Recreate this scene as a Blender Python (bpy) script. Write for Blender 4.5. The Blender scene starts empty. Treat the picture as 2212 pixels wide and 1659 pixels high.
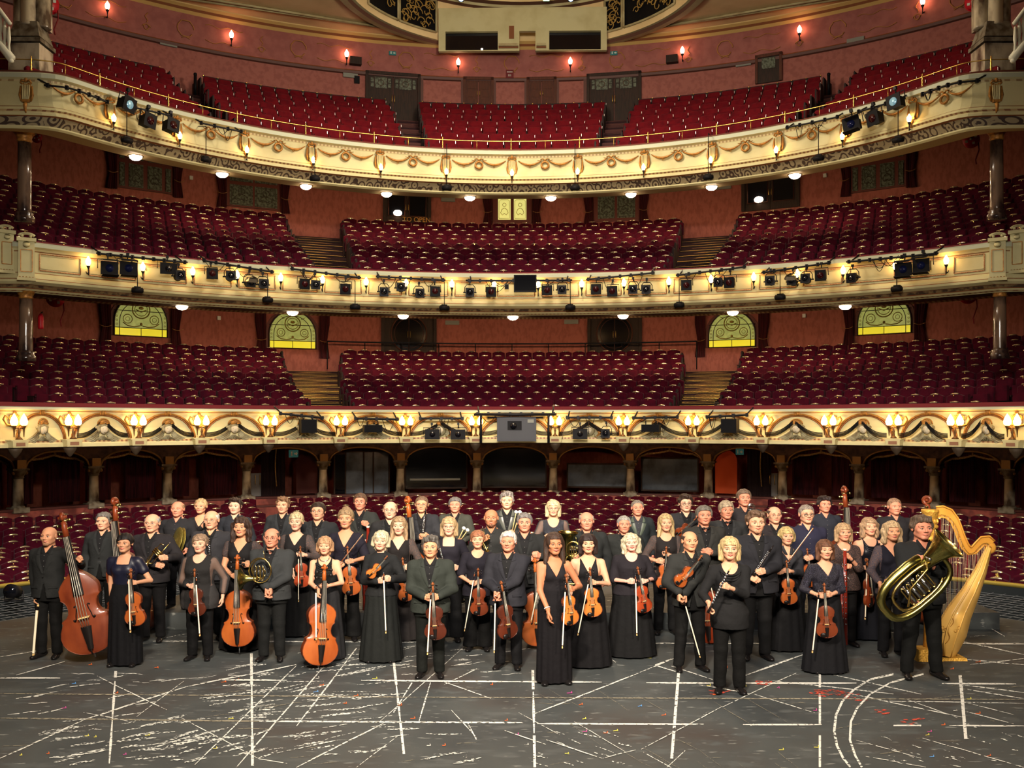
import bpy, math, random
import numpy as np
from mathutils import Vector, Matrix
random.seed(7)
rng = np.random.RandomState(11)
PI = math.pi
S = bpy.context.scene
C = S.collection
# ---------------------------------------------------------------- camera
F, HX, HY, CH = 2200.0, 1106.0, 915.0, 3.1       # focal length in pixels of a 2212 wide frame, horizon, eye height
cd = bpy.data.cameras.new('camera'); cam = bpy.data.objects.new('camera', cd); C.objects.link(cam)
cam.location = (0, 0, CH); cam.rotation_euler = (PI/2, 0, 0)
cd.sensor_width = 36; cd.lens = 36*F/2212; cd.shift_y = (HY-829.5)/2212; cd.clip_end = 300
S.camera = cam
# ---------------------------------------------------------------- world, exposure, lights
S.view_settings.view_transform = 'Standard'; S.view_settings.look = 'None'
S.view_settings.gamma = 1; S.view_settings.exposure = 0.0; S.view_settings.use_curve_mapping = False
S.cycles.max_bounces = 5; S.cycles.diffuse_bounces = 2; S.cycles.glossy_bounces = 2
S.cycles.transmission_bounces = 3; S.cycles.transparent_max_bounces = 6
S.cycles.caustics_reflective = False; S.cycles.caustics_refractive = False
S.cycles.sample_clamp_indirect = 4.0; S.cycles.use_light_tree = True
W = bpy.data.worlds.new('world'); S.world = W; W.use_nodes = True
W.node_tree.nodes['Background'].inputs[0].default_value = (0.55, 0.45, 0.40, 1)
W.node_tree.nodes['Background'].inputs[1].default_value = 0.02

def area(name, loc, target, size, power, col, sizey=None, spread=None):
    l = bpy.data.lights.new(name, 'AREA'); l.energy = power; l.color = col; l.size = size
    if sizey: l.shape = 'RECTANGLE'; l.size_y = sizey
    if spread: l.spread = spread
    o = bpy.data.objects.new(name, l); C.objects.link(o); o.location = loc
    d = Vector(target)-Vector(loc); o.rotation_euler = d.to_track_quat('-Z', 'Y').to_euler()
    return o
# lighting bars over the stage, in front of the players and above the camera
area('stage_light', (-1.5, 1.2, 8.0), (-1.5, 14.2, 1.0), 0.8, 900, (1.0, 0.85, 0.68), 0.35, math.radians(95))
area('stage_light', (4.2, 0.5, 6.6), (1.5, 14.2, 1.0), 0.8, 480, (1.0, 0.84, 0.66), 0.35, math.radians(95))
area('stage_light', (0, 9.0, 9.0), (0, 12.8, 0.0), 8.0, 150, (0.95, 0.95, 1.0), 1.0, math.radians(120))
# house lights in the ceiling
area('house_light', (0, 28.0, 18.0), (0, 33.5, 7), 7.0, 420, (1.0, 0.86, 0.70))
area('house_light', (0, 22.5, 15.5), (0, 33.5, 9), 5.0, 260, (1.0, 0.90, 0.80))

def point(name, loc, power, col=(1, .72, .42), r=.04):
    l = bpy.data.lights.new(name, 'POINT'); l.energy = power; l.color = col; l.shadow_soft_size = r
    o = bpy.data.objects.new(name, l); C.objects.link(o); o.location = loc
    return o
point('chandelier_light', (0, 25.5, 14.6), 2700, (1, .82, .62), .6)
for sx_ in (-9, 0, 9): area('stage_light', (sx_*.15, 3.0, 8.4), (sx_, 26.0, .2), .8, 150, (1.0, .84, .74), None, math.radians(26))
area('stage_light', (0, 3.0, 8.2), (0, 34.0, .6), 2.0, 700, (1.0, 0.88, 0.76), .5, math.radians(80))
# ---------------------------------------------------------------- materials
def s2l(c):
    return tuple(((v/255)/12.92 if v/255 <= .04045 else ((v/255+.055)/1.055)**2.4) for v in c)
MATS = {}
def mat(name, col, rough=.6, metal=0., noise=None, bump=None, emit=None, estr=1., alpha=1., sheen=0., spec=.22, coat=0., srgb=True):
    """noise=(scale, colour2, low, high[, stretch xyz])   bump=(scale, strength[, stretch])"""
    if name in MATS: return MATS[name]
    m = bpy.data.materials.new(name); m.use_nodes = True; MATS[name] = m
    N, L = m.node_tree.nodes, m.node_tree.links
    b = N['Principled BSDF']
    c = s2l(col) if srgb else col
    b.inputs['Base Color'].default_value = (*c, 1); b.inputs['Roughness'].default_value = rough
    b.inputs['Metallic'].default_value = metal; b.inputs['Alpha'].default_value = alpha
    b.inputs['Sheen Weight'].default_value = sheen; b.inputs['Coat Weight'].default_value = coat
    b.inputs['Specular IOR Level'].default_value = spec
    if emit: b.inputs['Emission Color'].default_value = (*s2l(emit), 1); b.inputs['Emission Strength'].default_value = estr
    if noise or bump: tc = N.new('ShaderNodeTexCoord')
    def ntex(sc, st=None, det=4):
        n = N.new('ShaderNodeTexNoise'); n.inputs['Scale'].default_value = sc; n.inputs['Detail'].default_value = det
        if st:
            mp = N.new('ShaderNodeMapping'); mp.inputs['Scale'].default_value = st
            L.new(tc.outputs['Object'], mp.inputs[0]); L.new(mp.outputs[0], n.inputs[0])
        else: L.new(tc.outputs['Object'], n.inputs[0])
        return n
    if noise:
        n = ntex(noise[0], noise[4] if len(noise) > 4 else None)
        r = N.new('ShaderNodeValToRGB'); r.color_ramp.elements[0].position = noise[2]; r.color_ramp.elements[1].position = noise[3]
        r.color_ramp.elements[0].color = (*c, 1); r.color_ramp.elements[1].color = (*s2l(noise[1]), 1)
        L.new(n.outputs['Fac'], r.inputs[0]); L.new(r.outputs[0], b.inputs['Base Color'])
    if bump:
        n = ntex(bump[0], bump[2] if len(bump) > 2 else None); bp = N.new('ShaderNodeBump')
        bp.inputs['Strength'].default_value = bump[1]; bp.inputs['Distance'].default_value = .02
        L.new(n.outputs['Fac'], bp.inputs['Height']); L.new(bp.outputs[0], b.inputs['Normal'])
    return m
# ---------------------------------------------------------------- mesh building
class MB:
    def __init__(s): s.v = []; s.f = []; s.mi = []; s.sm = []; s.n = 0
    def add(s, v, f, mi=0, sm=False):
        v = [tuple(map(float, p)) for p in v]
        o = s.n; s.v += v; s.n += len(v)
        s.f += [tuple(i+o for i in q) for q in f]; s.mi += [mi]*len(f); s.sm += [sm]*len(f)
        return s
    def box(s, c, d, mi=0, M=None, taper=1.):
        x, y, z = d[0]/2, d[1]/2, d[2]/2; t = taper
        v = [(-x, -y, -z), (x, -y, -z), (x, y, -z), (-x, y, -z), (-x*t, -y*t, z), (x*t, -y*t, z), (x*t, y*t, z), (-x*t, y*t, z)]
        if M is not None: v = [M @ Vector(p) for p in v]
        v = [(p[0]+c[0], p[1]+c[1], p[2]+c[2]) for p in v]
        return s.add(v, [(3, 2, 1, 0), (4, 5, 6, 7), (0, 1, 5, 4), (1, 2, 6, 5), (2, 3, 7, 6), (3, 0, 4, 7)], mi)
    def tube(s, pts, r, n=8, mi=0, cap=True, flat=None, up=None):
        """tube along pts; r scalar or list; flat=(a,b) squash of the section"""
        P = [Vector(p) for p in pts]; K = len(P)
        R = r if hasattr(r, '__len__') else [r]*K
        v = []; a = None
        for i in range(K):
            t = (P[min(i+1, K-1)]-P[max(i-1, 0)])
            if t.length < 1e-9: t = Vector((0, 0, 1))
            t.normalize()
            if a is None:
                a = Vector(up) if up else (Vector((0, 0, 1)) if abs(t.z) < .9 else Vector((0, 1, 0)))
            a = (a - t*a.dot(t))
            if a.length < 1e-6: a = t.orthogonal()
            a.normalize(); b = t.cross(a)
            fa, fb = flat or (1, 1)
            for j in range(n):
                an = 2*PI*j/n
                v.append(P[i]+a*(math.cos(an)*R[i]*fa)+b*(math.sin(an)*R[i]*fb))
        f = [(i*n+j, i*n+(j+1) % n, (i+1)*n+(j+1) % n, (i+1)*n+j) for i in range(K-1) for j in range(n)]
        if cap: f += [tuple(range(n-1, -1, -1)), tuple((K-1)*n+j for j in range(n))]
        return s.add(v, f, mi, True)
    def lathe(s, prof, n=16, mi=0, M=None, c=(0, 0, 0), cap=True):
        """prof = [(r,z)...] around z"""
        v = []
        for r, z in prof:
            for j in range(n):
                a = 2*PI*j/n; p = Vector((r*math.cos(a), r*math.sin(a), z))
                if M is not None: p = M @ p
                v.append((p[0]+c[0], p[1]+c[1], p[2]+c[2]))
        K = len(prof)
        f = [(i*n+j, i*n+(j+1) % n, (i+1)*n+(j+1) % n, (i+1)*n+j) for i in range(K-1) for j in range(n)]
        if cap: f += [tuple(range(n-1, -1, -1)), tuple((K-1)*n+j for j in range(n))]
        return s.add(v, f, mi, True)
    def ball(s, c, r, n=10, mi=0, M=None):
        r = r if hasattr(r, '__len__') else (r, r, r); v = []; m = max(4, n//2)
        for i in range(m+1):
            ph = PI*i/m
            for j in range(n):
                a = 2*PI*j/n
                p = Vector((r[0]*math.sin(ph)*math.cos(a), r[1]*math.sin(ph)*math.sin(a), -r[2]*math.cos(ph)))
                if M is not None: p = M @ p
                v.append((p[0]+c[0], p[1]+c[1], p[2]+c[2]))
        f = [(i*n+j, i*n+(j+1) % n, (i+1)*n+(j+1) % n, (i+1)*n+j) for i in range(m) for j in range(n)]
        return s.add(v, f, mi, True)
    def torus(s, c, R, r, n=20, k=6, mi=0, axis='y', sx=1., sz=1.):
        pts = []
        for i in range(n+1):
            a = 2*PI*i/n; x, y = R*math.cos(a)*sx, R*math.sin(a)*sz
            pts.append((c[0]+x, c[1], c[2]+y) if axis == 'y' else ((c[0]+x, c[1]+y, c[2]) if axis == 'z' else (c[0], c[1]+x, c[2]+y)))
        return s.tube(pts, r, k, mi, cap=False)
    def grid(s, rows, mi=0, sm=True, flip=False):
        n = len(rows[0]); v = [p for r in rows for p in r]
        f = [(i*n+j, i*n+j+1, (i+1)*n+j+1, (i+1)*n+j) for i in range(len(rows)-1) for j in range(n-1)]
        if flip: f = [q[::-1] for q in f]
        return s.add(v, f, mi, sm)
    def prism(s, poly, y0, y1, mi=0, M=None, c=(0, 0, 0)):
        """poly of (x,z) extruded from y0 (front) to y1"""
        n = len(poly); v = [(x, y0, z) for x, z in poly]+[(x, y1, z) for x, z in poly]
        if M is not None: v = [M @ Vector(p) for p in v]
        v = [(p[0]+c[0], p[1]+c[1], p[2]+c[2]) for p in v]
        f = [tuple(range(n)), tuple(range(2*n-1, n-1, -1))]+[(i, i+n, (i+1) % n+n, (i+1) % n) for i in range(n)]
        return s.add(v, f, mi)
    def mesh(s, name, mats):
        me = bpy.data.meshes.new(name); me.from_pydata(s.v, [], s.f); me.update()
        for m in (mats if isinstance(mats, (list, tuple)) else [mats]): me.materials.append(m)
        me.polygons.foreach_set('material_index', s.mi); me.polygons.foreach_set('use_smooth', s.sm)
        return me
def link(name, me, parent=None, M=None):
    o = bpy.data.objects.new(name, me); C.objects.link(o)
    if parent is not None: o.parent = parent
    if M is not None: o.matrix_basis = M
    return o
def obj(name, mb, mats, parent=None, M=None):
    return link(name, mb.mesh(name, mats), parent, M)
def tag(o, label=None, cat=None, group=None, kind=None):
    if label: o['label'] = label
    if cat: o['category'] = cat
    if group: o['group'] = group
    if kind: o['kind'] = kind
    return o
def empty(name, loc=(0, 0, 0), rz=0, label=None, cat=None, group=None, kind=None, M=None):
    o = bpy.data.objects.new(name, None); C.objects.link(o); o.empty_display_size = .1
    if M is not None: o.matrix_basis = M
    else: o.location = loc; o.rotation_euler = (0, 0, rz)
    return tag(o, label, cat, group, kind)
def copy_tree(o, kids, parent=None):
    c = o.copy(); C.objects.link(c); c.parent = parent
    for ch in kids.get(o.name, []): copy_tree(ch, kids, c)
    return c
def kids_of(o, d=None):
    d = {} if d is None else d
    d[o.name] = [c for c in o.children_recursive if c.parent == o]
    for c in d[o.name]: kids_of(c, d)
    return d
ORD = ['first', 'second', 'third', 'fourth', 'fifth', 'sixth', 'seventh', 'eighth', 'ninth', 'tenth', 'eleventh', 'twelfth', 'thirteenth',
       'fourteenth', 'fifteenth', 'sixteenth', 'seventeenth', 'eighteenth', 'nineteenth', 'twentieth', 'twenty-first', 'twenty-second',
       'twenty-third', 'twenty-fourth', 'twenty-fifth', 'twenty-sixth', 'twenty-seventh', 'twenty-eighth', 'twenty-ninth', 'thirtieth']
def nth(i):
    if i < len(ORD): return ORD[i]
    n = i+1
    return '%d%s' % (n, 'th' if 10 < n % 100 < 14 else {1: 'st', 2: 'nd', 3: 'rd'}.get(n % 10, 'th'))
def Rz(a): return Matrix.Rotation(a, 4, 'Z')
def Rx(a): return Matrix.Rotation(a, 4, 'X')
def Ry(a): return Matrix.Rotation(a, 4, 'Y')
def T(*p): return Matrix.Translation(Vector(p if len(p) == 3 else p[0]))
def on_floor(px, py, z=0.):
    """where the sight line of a spot of floor meets height z"""
    Y = (CH-z)*F/(py-HY); return Vector(((px-HX)/F*Y, Y, z))
# ---------------------------------------------------------------- implicit surfaces -> mesh (naive surface nets)
def surfnet(fn, lo, hi, s):
    ax = [np.arange(lo[i], hi[i]+s, s) for i in range(3)]
    X, Y, Z = np.meshgrid(*ax, indexing='ij')
    D = fn(X, Y, Z).astype(np.float32)
    n = D.shape; ins = D < 0
    cs = [(i, j, k) for i in (0, 1) for j in (0, 1) for k in (0, 1)]
    sl = lambda o, a: a[o[0]:n[0]-1+o[0], o[1]:n[1]-1+o[1], o[2]:n[2]-1+o[2]]
    cnt = sum(sl(c, ins).astype(np.int8) for c in cs)
    act = (cnt > 0) & (cnt < 8); I, J, K = np.nonzero(act)
    if len(I) == 0: return np.zeros((0, 3)), np.zeros((0, 4), int)
    acc = np.zeros((len(I), 3)); num = np.zeros(len(I))
    for a in cs:
        for d in range(3):
            if a[d]: continue
            b = list(a); b[d] = 1
            da = D[I+a[0], J+a[1], K+a[2]]; db = D[I+b[0], J+b[1], K+b[2]]
            m = (da < 0) != (db < 0)
            t = np.where(m, da/np.where(m, da-db, 1), 0)
            p = np.tile(np.array(a, float), (len(I), 1)); p[:, d] += t
            acc += p*m[:, None]; num += m
    V = (np.stack([I, J, K], 1)+acc/num[:, None])*s+np.array(lo)
    idx = -np.ones(act.shape, np.int64); idx[I, J, K] = np.arange(len(I))
    Q = []
    for d in range(3):
        e = [0, 0, 0]; e[d] = 1
        a = ins[:n[0]-e[0], :n[1]-e[1], :n[2]-e[2]]; b = ins[e[0]:, e[1]:, e[2]:]
        i, j, k = np.nonzero(a != b)
        u, w = [(1, 2), (2, 0), (0, 1)][d]
        pos = np.stack([i, j, k], 1)
        ok = (pos[:, u] > 0) & (pos[:, w] > 0) & (pos[:, u] < act.shape[u]) & (pos[:, w] < act.shape[w]) & (pos[:, d] < act.shape[d])
        pos = pos[ok]; sg = a[pos[:, 0], pos[:, 1], pos[:, 2]]
        def cell(du, dw):
            q = pos.copy(); q[:, u] -= du; q[:, w] -= dw; return idx[q[:, 0], q[:, 1], q[:, 2]]
        q = np.stack([cell(1, 1), cell(0, 1), cell(0, 0), cell(1, 0)], 1)
        q[~sg] = q[~sg][:, ::-1]; Q.append(q)
    return V, np.concatenate(Q)
def nmesh(name, V, Q, mats, mi=None, smooth=True):
    me = bpy.data.meshes.new(name)
    me.vertices.add(len(V)); me.vertices.foreach_set('co', np.asarray(V, np.float32).ravel())
    me.loops.add(4*len(Q)); me.loops.foreach_set('vertex_index', np.asarray(Q, np.int32).ravel())
    me.polygons.add(len(Q)); me.polygons.foreach_set('loop_start', np.arange(0, 4*len(Q), 4, dtype=np.int32))
    me.polygons.foreach_set('use_smooth', np.full(len(Q), smooth))
    for m in (mats if isinstance(mats, (list, tuple)) else [mats]): me.materials.append(m)
    if mi is not None: me.polygons.foreach_set('material_index', np.asarray(mi, np.int32))
    me.update(calc_edges=True); me.validate()
    return me
def cap(X, Y, Z, a, b, ra, rb=None):
    rb = ra if rb is None else rb
    ba = np.array(b, float)-np.array(a, float); L2 = max((ba*ba).sum(), 1e-9)
    px, py, pz = X-a[0], Y-a[1], Z-a[2]
    t = np.clip((px*ba[0]+py*ba[1]+pz*ba[2])/L2, 0, 1)
    return np.sqrt((px-t*ba[0])**2+(py-t*ba[1])**2+(pz-t*ba[2])**2)-(ra+(rb-ra)*t)
def ell(X, Y, Z, c, r):
    k = np.sqrt(((X-c[0])/r[0])**2+((Y-c[1])/r[1])**2+((Z-c[2])/r[2])**2)
    return (k-1)*min(r)
def smin(a, b, k):
    h = np.clip(.5+.5*(b-a)/k, 0, 1); return b*(1-h)+a*h-k*h*(1-h)
def smax(a, b, k): return -smin(-a, -b, k)
# ================================================================ THE AUDITORIUM
CX, CY = 0.0, 19.5                                   # centre of the horseshoe
def r_top(t): return (12.0**30+(4.9/max(math.cos(t), .05))**30)**(1/30.)
def r_mid(t): return max(-4.7*math.cos(t)+math.sqrt(262.4-22.1*math.sin(t)**2), 6.0/max(math.cos(t), .05))
def r_low(t): return -3.1*math.cos(t)+math.sqrt(185-9.6*math.sin(t)**2)
def r_wall(t): return 21.7
def r_arc(t): return 19.0
def pol(t, r, z=0.): return Vector((CX+r*math.sin(t), CY+r*math.cos(t), z))
def theta_at(px, rf, off=0.):
    """angle at which the sight line through column px meets the curve"""
    k = (px-HX)/F; a, b = 0.0, (1.35 if k > 0 else -1.35)
    g = lambda t: (lambda p: p[0]-k*p[1])(pol(t, rf(t)+off))
    if k > 0:
        if g(b) < 0: return b
    elif g(b) > 0: return b
    for _ in range(40):
        m = (a+b)/2
        if (g(m) > 0) == (k > 0): b = m
        else: a = m
    return (a+b)/2
def z_at(px, py, rf, off=0.):
    t = theta_at(px, rf, off); Y = pol(t, rf(t)+off)[1]
    return CH-(py-HY)/F*Y
def frame(t, r, z):
    """local x along the curve to the right, -y towards the stage"""
    p = pol(t, r, z); return T(p) @ Rz(-t)
def tang(rf, t, off, z):
    """frame following the actual tangent of the curve"""
    a, b = pol(t-.01, rf(t-.01)+off), pol(t+.01, rf(t+.01)+off); d = b-a
    return T(pol(t, rf(t)+off, z)) @ Rz(math.atan2(d.y, d.x))
def sweep(mb, rf, prof, t0, t1, n, flip=False):
    """prof: list of (r offset, z, material of the segment that starts here)"""
    ts = [t0+(t1-t0)*i/n for i in range(n+1)]
    for (o0, z0, m0), (o1, z1, _) in zip(prof[:-1], prof[1:]):
        mb.grid([[pol(t, rf(t)+o0, z0) for t in ts], [pol(t, rf(t)+o1, z1) for t in ts]], m0, False, flip)
    return mb

# ---- materials of the house
def theta_mat(name, c1, c2, freq, zf=0, rough=.5, duty=0.0, kind='dots'):
    """pattern that runs round the horseshoe; kind dots (bead row), scroll (carved scrolls)"""
    m = bpy.data.materials.new(name); m.use_nodes = True; N, L = m.node_tree.nodes, m.node_tree.links
    b = N['Principled BSDF']; b.inputs['Roughness'].default_value = rough
    g = N.new('ShaderNodeNewGeometry'); sp = N.new('ShaderNodeSeparateXYZ'); L.new(g.outputs['Position'], sp.inputs[0])
    def mth(op, a, bb=None):
        n = N.new('ShaderNodeMath'); n.operation = op
        for i, v in enumerate((a, bb)):
            if v is None: continue
            if isinstance(v, (int, float)): n.inputs[i].default_value = v
            else: L.new(v, n.inputs[i])
        return n.outputs[0]
    th = mth('ARCTAN2', sp.outputs[0], mth('SUBTRACT', sp.outputs[1], CY))
    r = N.new('ShaderNodeValToRGB'); r.color_ramp.elements[0].color = (*s2l(c1), 1); r.color_ramp.elements[1].color = (*s2l(c2), 1)
    if kind == 'dots':
        w = mth('SINE', mth('MULTIPLY', th, freq)); r.color_ramp.elements[0].position = .45+duty; r.color_ramp.elements[1].position = .6+duty
        L.new(mth('ADD', mth('MULTIPLY', w, .5), .5), r.inputs[0])
    else:
        cx = N.new('ShaderNodeCombineXYZ'); L.new(mth('MULTIPLY', th, freq), cx.inputs[0]); L.new(mth('MULTIPLY', sp.outputs[2], zf), cx.inputs[1])
        w = N.new('ShaderNodeTexWave'); w.wave_type = 'RINGS'; w.inputs['Scale'].default_value = 1.1; w.inputs['Distortion'].default_value = 5
        w.inputs['Detail'].default_value = 1; w.inputs['Detail Scale'].default_value = 1.2
        v = N.new('ShaderNodeTexVoronoi'); v.inputs['Scale'].default_value = 1.0; L.new(cx.outputs[0], v.inputs[0])
        k = mth('SINE', mth('MULTIPLY', v.outputs['Distance'], 16)); r.color_ramp.elements[0].position = .5+duty; r.color_ramp.elements[1].position = .65+duty
        L.new(mth('ADD', mth('MULTIPLY', k, .5), .5), r.inputs[0])
    L.new(r.outputs[0], b.inputs['Base Color']); return m
cream = mat('cream_plaster', (186, 180, 136), .6, noise=(1.3, (168, 158, 114), .45, .75))
cream2 = mat('cream_moulding', (172, 162, 120), .6, noise=(3, (146, 130, 92), .4, .7))
pale = mat('pale_ledge', (166, 172, 150), .5)
gold = mat('antique_gold', (160, 112, 50), .42, .25, noise=(14, (120, 82, 40), .4, .65), bump=(30, .3))
brass = mat('brass', (190, 156, 80), .3, .9)
brownline = mat('umber_line', (120, 72, 40), .6)
redvel = mat('crimson_velvet', (104, 10, 22), .8, sheen=.4, noise=(2.5, (78, 6, 20), .4, .7))
darkwood = mat('dark_wood', (36, 26, 20), .6, noise=(3, (52, 34, 24), .4, .7, (8, 8, 1)), spec=.2)
beads = theta_mat('bead_moulding', (168, 142, 96), (120, 78, 48), 640)
dent = theta_mat('dentil_moulding', (180, 166, 122), (140, 118, 78), 700)
scroll = theta_mat('carved_scrolls', (140, 128, 98), (56, 42, 34), 62, 5.0, duty=.02, kind='scroll')
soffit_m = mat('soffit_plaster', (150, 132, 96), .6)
wallred = mat('terracotta_damask', (152, 88, 74), .8, noise=(9, (136, 76, 64), .45, .6, (1, 1, .45)))
wallred2 = mat('terracotta_plain', (146, 90, 80), .8, noise=(6, (134, 80, 72), .45, .6))
wallpink = mat('dusky_frieze', (148, 92, 84), .8, noise=(3, (136, 82, 76), .4, .6))
woodbrown = mat('brown_wood', (82, 44, 28), .6, spec=.2, noise=(3, (62, 34, 24), .4, .7, (8, 8, 1)))
black = mat('matt_black', (12, 12, 15), .6, spec=.12)
blackg = mat('black_metal', (20, 20, 24), .5, .2, spec=.2)
steel = mat('steel', (150, 152, 155), .3, .9)
bulb = mat('lit_bulb', (255, 225, 170), .4, emit=(255, 196, 118), estr=42)
bulbpink = mat('lit_flame_glass', (255, 215, 190), .4, emit=(255, 176, 132), estr=30)
domelit = mat('lit_dome_glass', (255, 240, 215), .4, emit=(255, 226, 190), estr=30)
marble = mat('veined_marble', (178, 168, 144), .22, noise=(2.2, (70, 56, 46), .42, .62, (1, 1, .5)), coat=.3)
marbled = mat('dark_marble', (92, 74, 60), .2, noise=(2.6, (36, 26, 24), .4, .6, (1, 1, .5)), coat=.5)
stone = mat('grey_gilt_stone', (122, 116, 100), .6, noise=(5, (78, 66, 50), .4, .65))
carpet = mat('dark_carpet', (40, 20, 24), .9)

# ---- the outer shell
w = MB(); sweep(w, r_wall, [(0, -2.2, 0), (0, 11.2, 0), (0, 13.6, 0)], -1.9, 1.9, 120)
tag(obj('wall_back', w, [wallred]), kind='structure')
w = MB(); sweep(w, r_wall, [(0, 13.6, 0), (0, 16.95, 1), (0, 18.3, 1)], -1.9, 1.9, 120)
wb = tag(obj('wall_top', w, [wallred2, wallpink]), kind='structure')
w = MB(); sweep(w, r_wall, [(0, 18.22, 0), (-.14, 18.3, 1), (-.2, 18.38, 0), (-.34, 18.44, 0), (-.36, 18.5, 0)], -1.9, 1.9, 120)
tag(obj('trim_1', w, [mat('cornice_gold', (198, 170, 104), .5), brownline]), kind='structure')
w = MB(); sweep(w, r_wall, [(0, 16.9, 0), (-.09, 16.93, 0), (-.12, 17.02, 0), (-.03, 17.06, 1), (0, 17.1, 0)], -1.9, 1.9, 120)
tag(obj('trim_2', w, [mat('umber_rail', (86, 54, 46), .5), brownline]), kind='structure')
# side walls of the house and the ceiling with its round saucer
for sd, nm in ((-1, 'wall_left'), (1, 'wall_right')):
    w = MB(); x = sd*pol(1.9, 21.7)[0]; y = pol(1.9, 21.7)[1]
    w.add([(x, y, -2.2), (sd*20.4, 7.0, -2.2), (sd*20.4, 7.0, 24), (x, y, 24)], [(0, 1, 2, 3)])
    tag(obj(nm, w, wallred2), kind='structure')
ceil = mat('ochre_ceiling', (232, 208, 156), .6, noise=(.7, (214, 188, 136), .4, .65))
DC = Vector((0.35, 35.3, 0)); DR = 6.15
w = MB(); n = 96
ring_in = [(DC.x+DR*math.sin(2*PI*i/n), DC.y+DR*math.cos(2*PI*i/n), 18.45) for i in range(n+1)]
ring_out = []
for i in range(n+1):
    a = 2*PI*i/n; dx, dy = math.sin(a), math.cos(a); k = 60
    ex, ey = DC.x-CX, DC.y-CY; bq = ex*dx+ey*dy; cq = ex*ex+ey*ey-21.6**2
    k = -bq+math.sqrt(bq*bq-cq); ring_out.append((DC.x+dx*k, max(DC.y+dy*k, 8.0), 18.48))
w.grid([ring_in, ring_out], 0, False, True)
for a0, a1 in ((-1.1, -.86), (1.1, .86)):        # raised ribs of the pendentives
    for da in (0, .06):
        p = [pol(a0*.62+da*(1 if a0 > 0 else -1), 21.3, 18.4), (DC.x+(DR+.3)*math.sin(a1), DC.y+(DR+.3)*math.cos(a1), 18.4)]
        w.tube(p, .05, 5, 1)
tag(obj('ceiling', w, [ceil, cream2]), kind='structure')
w = MB()
def ringp(R, z, n=96): return [(DC.x+R*math.sin(2*PI*i/n), DC.y+R*math.cos(2*PI*i/n), z) for i in range(n+1)]
for (R0, z0), (R1, z1), mi in (((DR+.55, 18.44), (DR+.5, 18.3), 1), ((DR+.5, 18.3), (DR+.2, 18.26), 0), ((DR+.2, 18.26), (DR+.12, 18.36), 1), ((DR+.12, 18.36), (DR, 18.36), 0),
                              ((DR, 18.36), (DR, 19.9), 2), ((DR, 19.9), (DR-.16, 19.95), 1), ((DR-.16, 19.95), (DR-.18, 20.05), 0), ((DR-.18, 20.05), (DR-.4, 20.1), 1),
                              ((DR-.4, 20.1), (DR-.5, 20.5), 2), ((DR-.5, 20.5), (DR-2.2, 22.0), 2), ((DR-2.2, 22), (.05, 22.8), 2)):
    w.grid([ringp(R0, z0), ringp(R1, z1)], mi, False)
tag(obj('trim_3', w, [cream, mat('saucer_line', (96, 66, 52), .6), ceil]), kind='structure')
# two pierced grilles in the saucer, and the control room openings
lat = mat('grille_gold', (168, 136, 70), .5, .2)
for k, (p0, p1) in enumerate(((793, 858), (861, 941), (1308, 1345), (1349, 1460))):
    def dth(px):
        kk = (px-HX)/F; a, b = -1.5, 1.5
        for _ in range(40):
            mth_ = (a+b)/2; x = DC.x+DR*math.sin(mth_); y = DC.y+DR*math.cos(mth_)
            if x-kk*y > 0: b = mth_
            else: a = mth_
        return a
    t0, t1 = dth(p0), dth(p1); g = MB(); R = DR-.06
    up = lambda t, z, rr=R: (DC.x+rr*math.sin(t), DC.y+rr*math.cos(t), z)
    z0, z1 = 18.62, 19.86
    g.grid([[up(t0+(t1-t0)*i/8, z0, R+.05) for i in range(9)], [up(t0+(t1-t0)*i/8, z1, R+.05) for i in range(9)]], 1, False)
    for zz in (z0, z1): g.tube([up(t0+(t1-t0)*i/8, zz) for i in range(9)], .05, 5, 2)
    for tt in (t0, t1): g.tube([up(tt, z0), up(tt, z1)], .05, 5, 2)
    ri = random.Random(k)
    for _ in range(20 if k in (1, 3) else 12):
        tc, zc = t0+(t1-t0)*ri.uniform(.12, .88), ri.uniform(z0+.15, z1-.15); sg = ri.choice((-1, 1)); rr = ri.uniform(.14, .3)
        g.tube([up(tc+sg*math.cos(a*.5)*rr*(1-a/16)/DR, zc+math.sin(a*.5)*rr*(1-a/16), R-.01) for a in range(14)], .02, 4, 0)
    tag(obj('ceiling_grille', g, [lat, black, cream2]), ['pierced gilt scrollwork grille at the outer left of the ceiling saucer', 'wide pierced gilt scrollwork grille left of the dark control room opening',
        'pierced gilt scrollwork grille right of the dark control room opening', 'pierced gilt scrollwork grille at the outer right of the ceiling saucer'][k], 'grille', 'grilles in the ceiling saucer')
# projection room front: cream box with two dark openings, a small vent and a niche
def wallrect(p0, p1, y0, y1, rf=r_wall, off=-.02):
    t0, t1 = theta_at(p0, rf, off), theta_at(p1, rf, off); tm = (t0+t1)/2
    Ym = pol(tm, rf(tm)+off)[1]; zt = CH-(y0-HY)/F*Ym; zb = CH-(y1-HY)/F*Ym
    wd = (pol(t0, rf(t0)+off)-pol(t1, rf(t1)+off)).length
    return frame(tm, rf(tm)+off, zb), wd, zt-zb
M, wd, h = wallrect(946, 1312, 30, 118, r_wall, -1.1)
b = MB()
yy = 0.
def pane_grid(b, xs, zs, solid, y0, y1, mi):
    for i in range(len(xs)-1):
        for j in range(len(zs)-1):
            if solid(i, j): b.box(((xs[i]+xs[i+1])/2, (y0+y1)/2, (zs[j]+zs[j+1])/2), (xs[i+1]-xs[i], y1-y0, zs[j+1]-zs[j]), mi)
def lx(px): return (px-1129)/366*wd
zs = [h*(118-q)/88. for q in (109.5, 107.5, 67, 16)]
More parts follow.
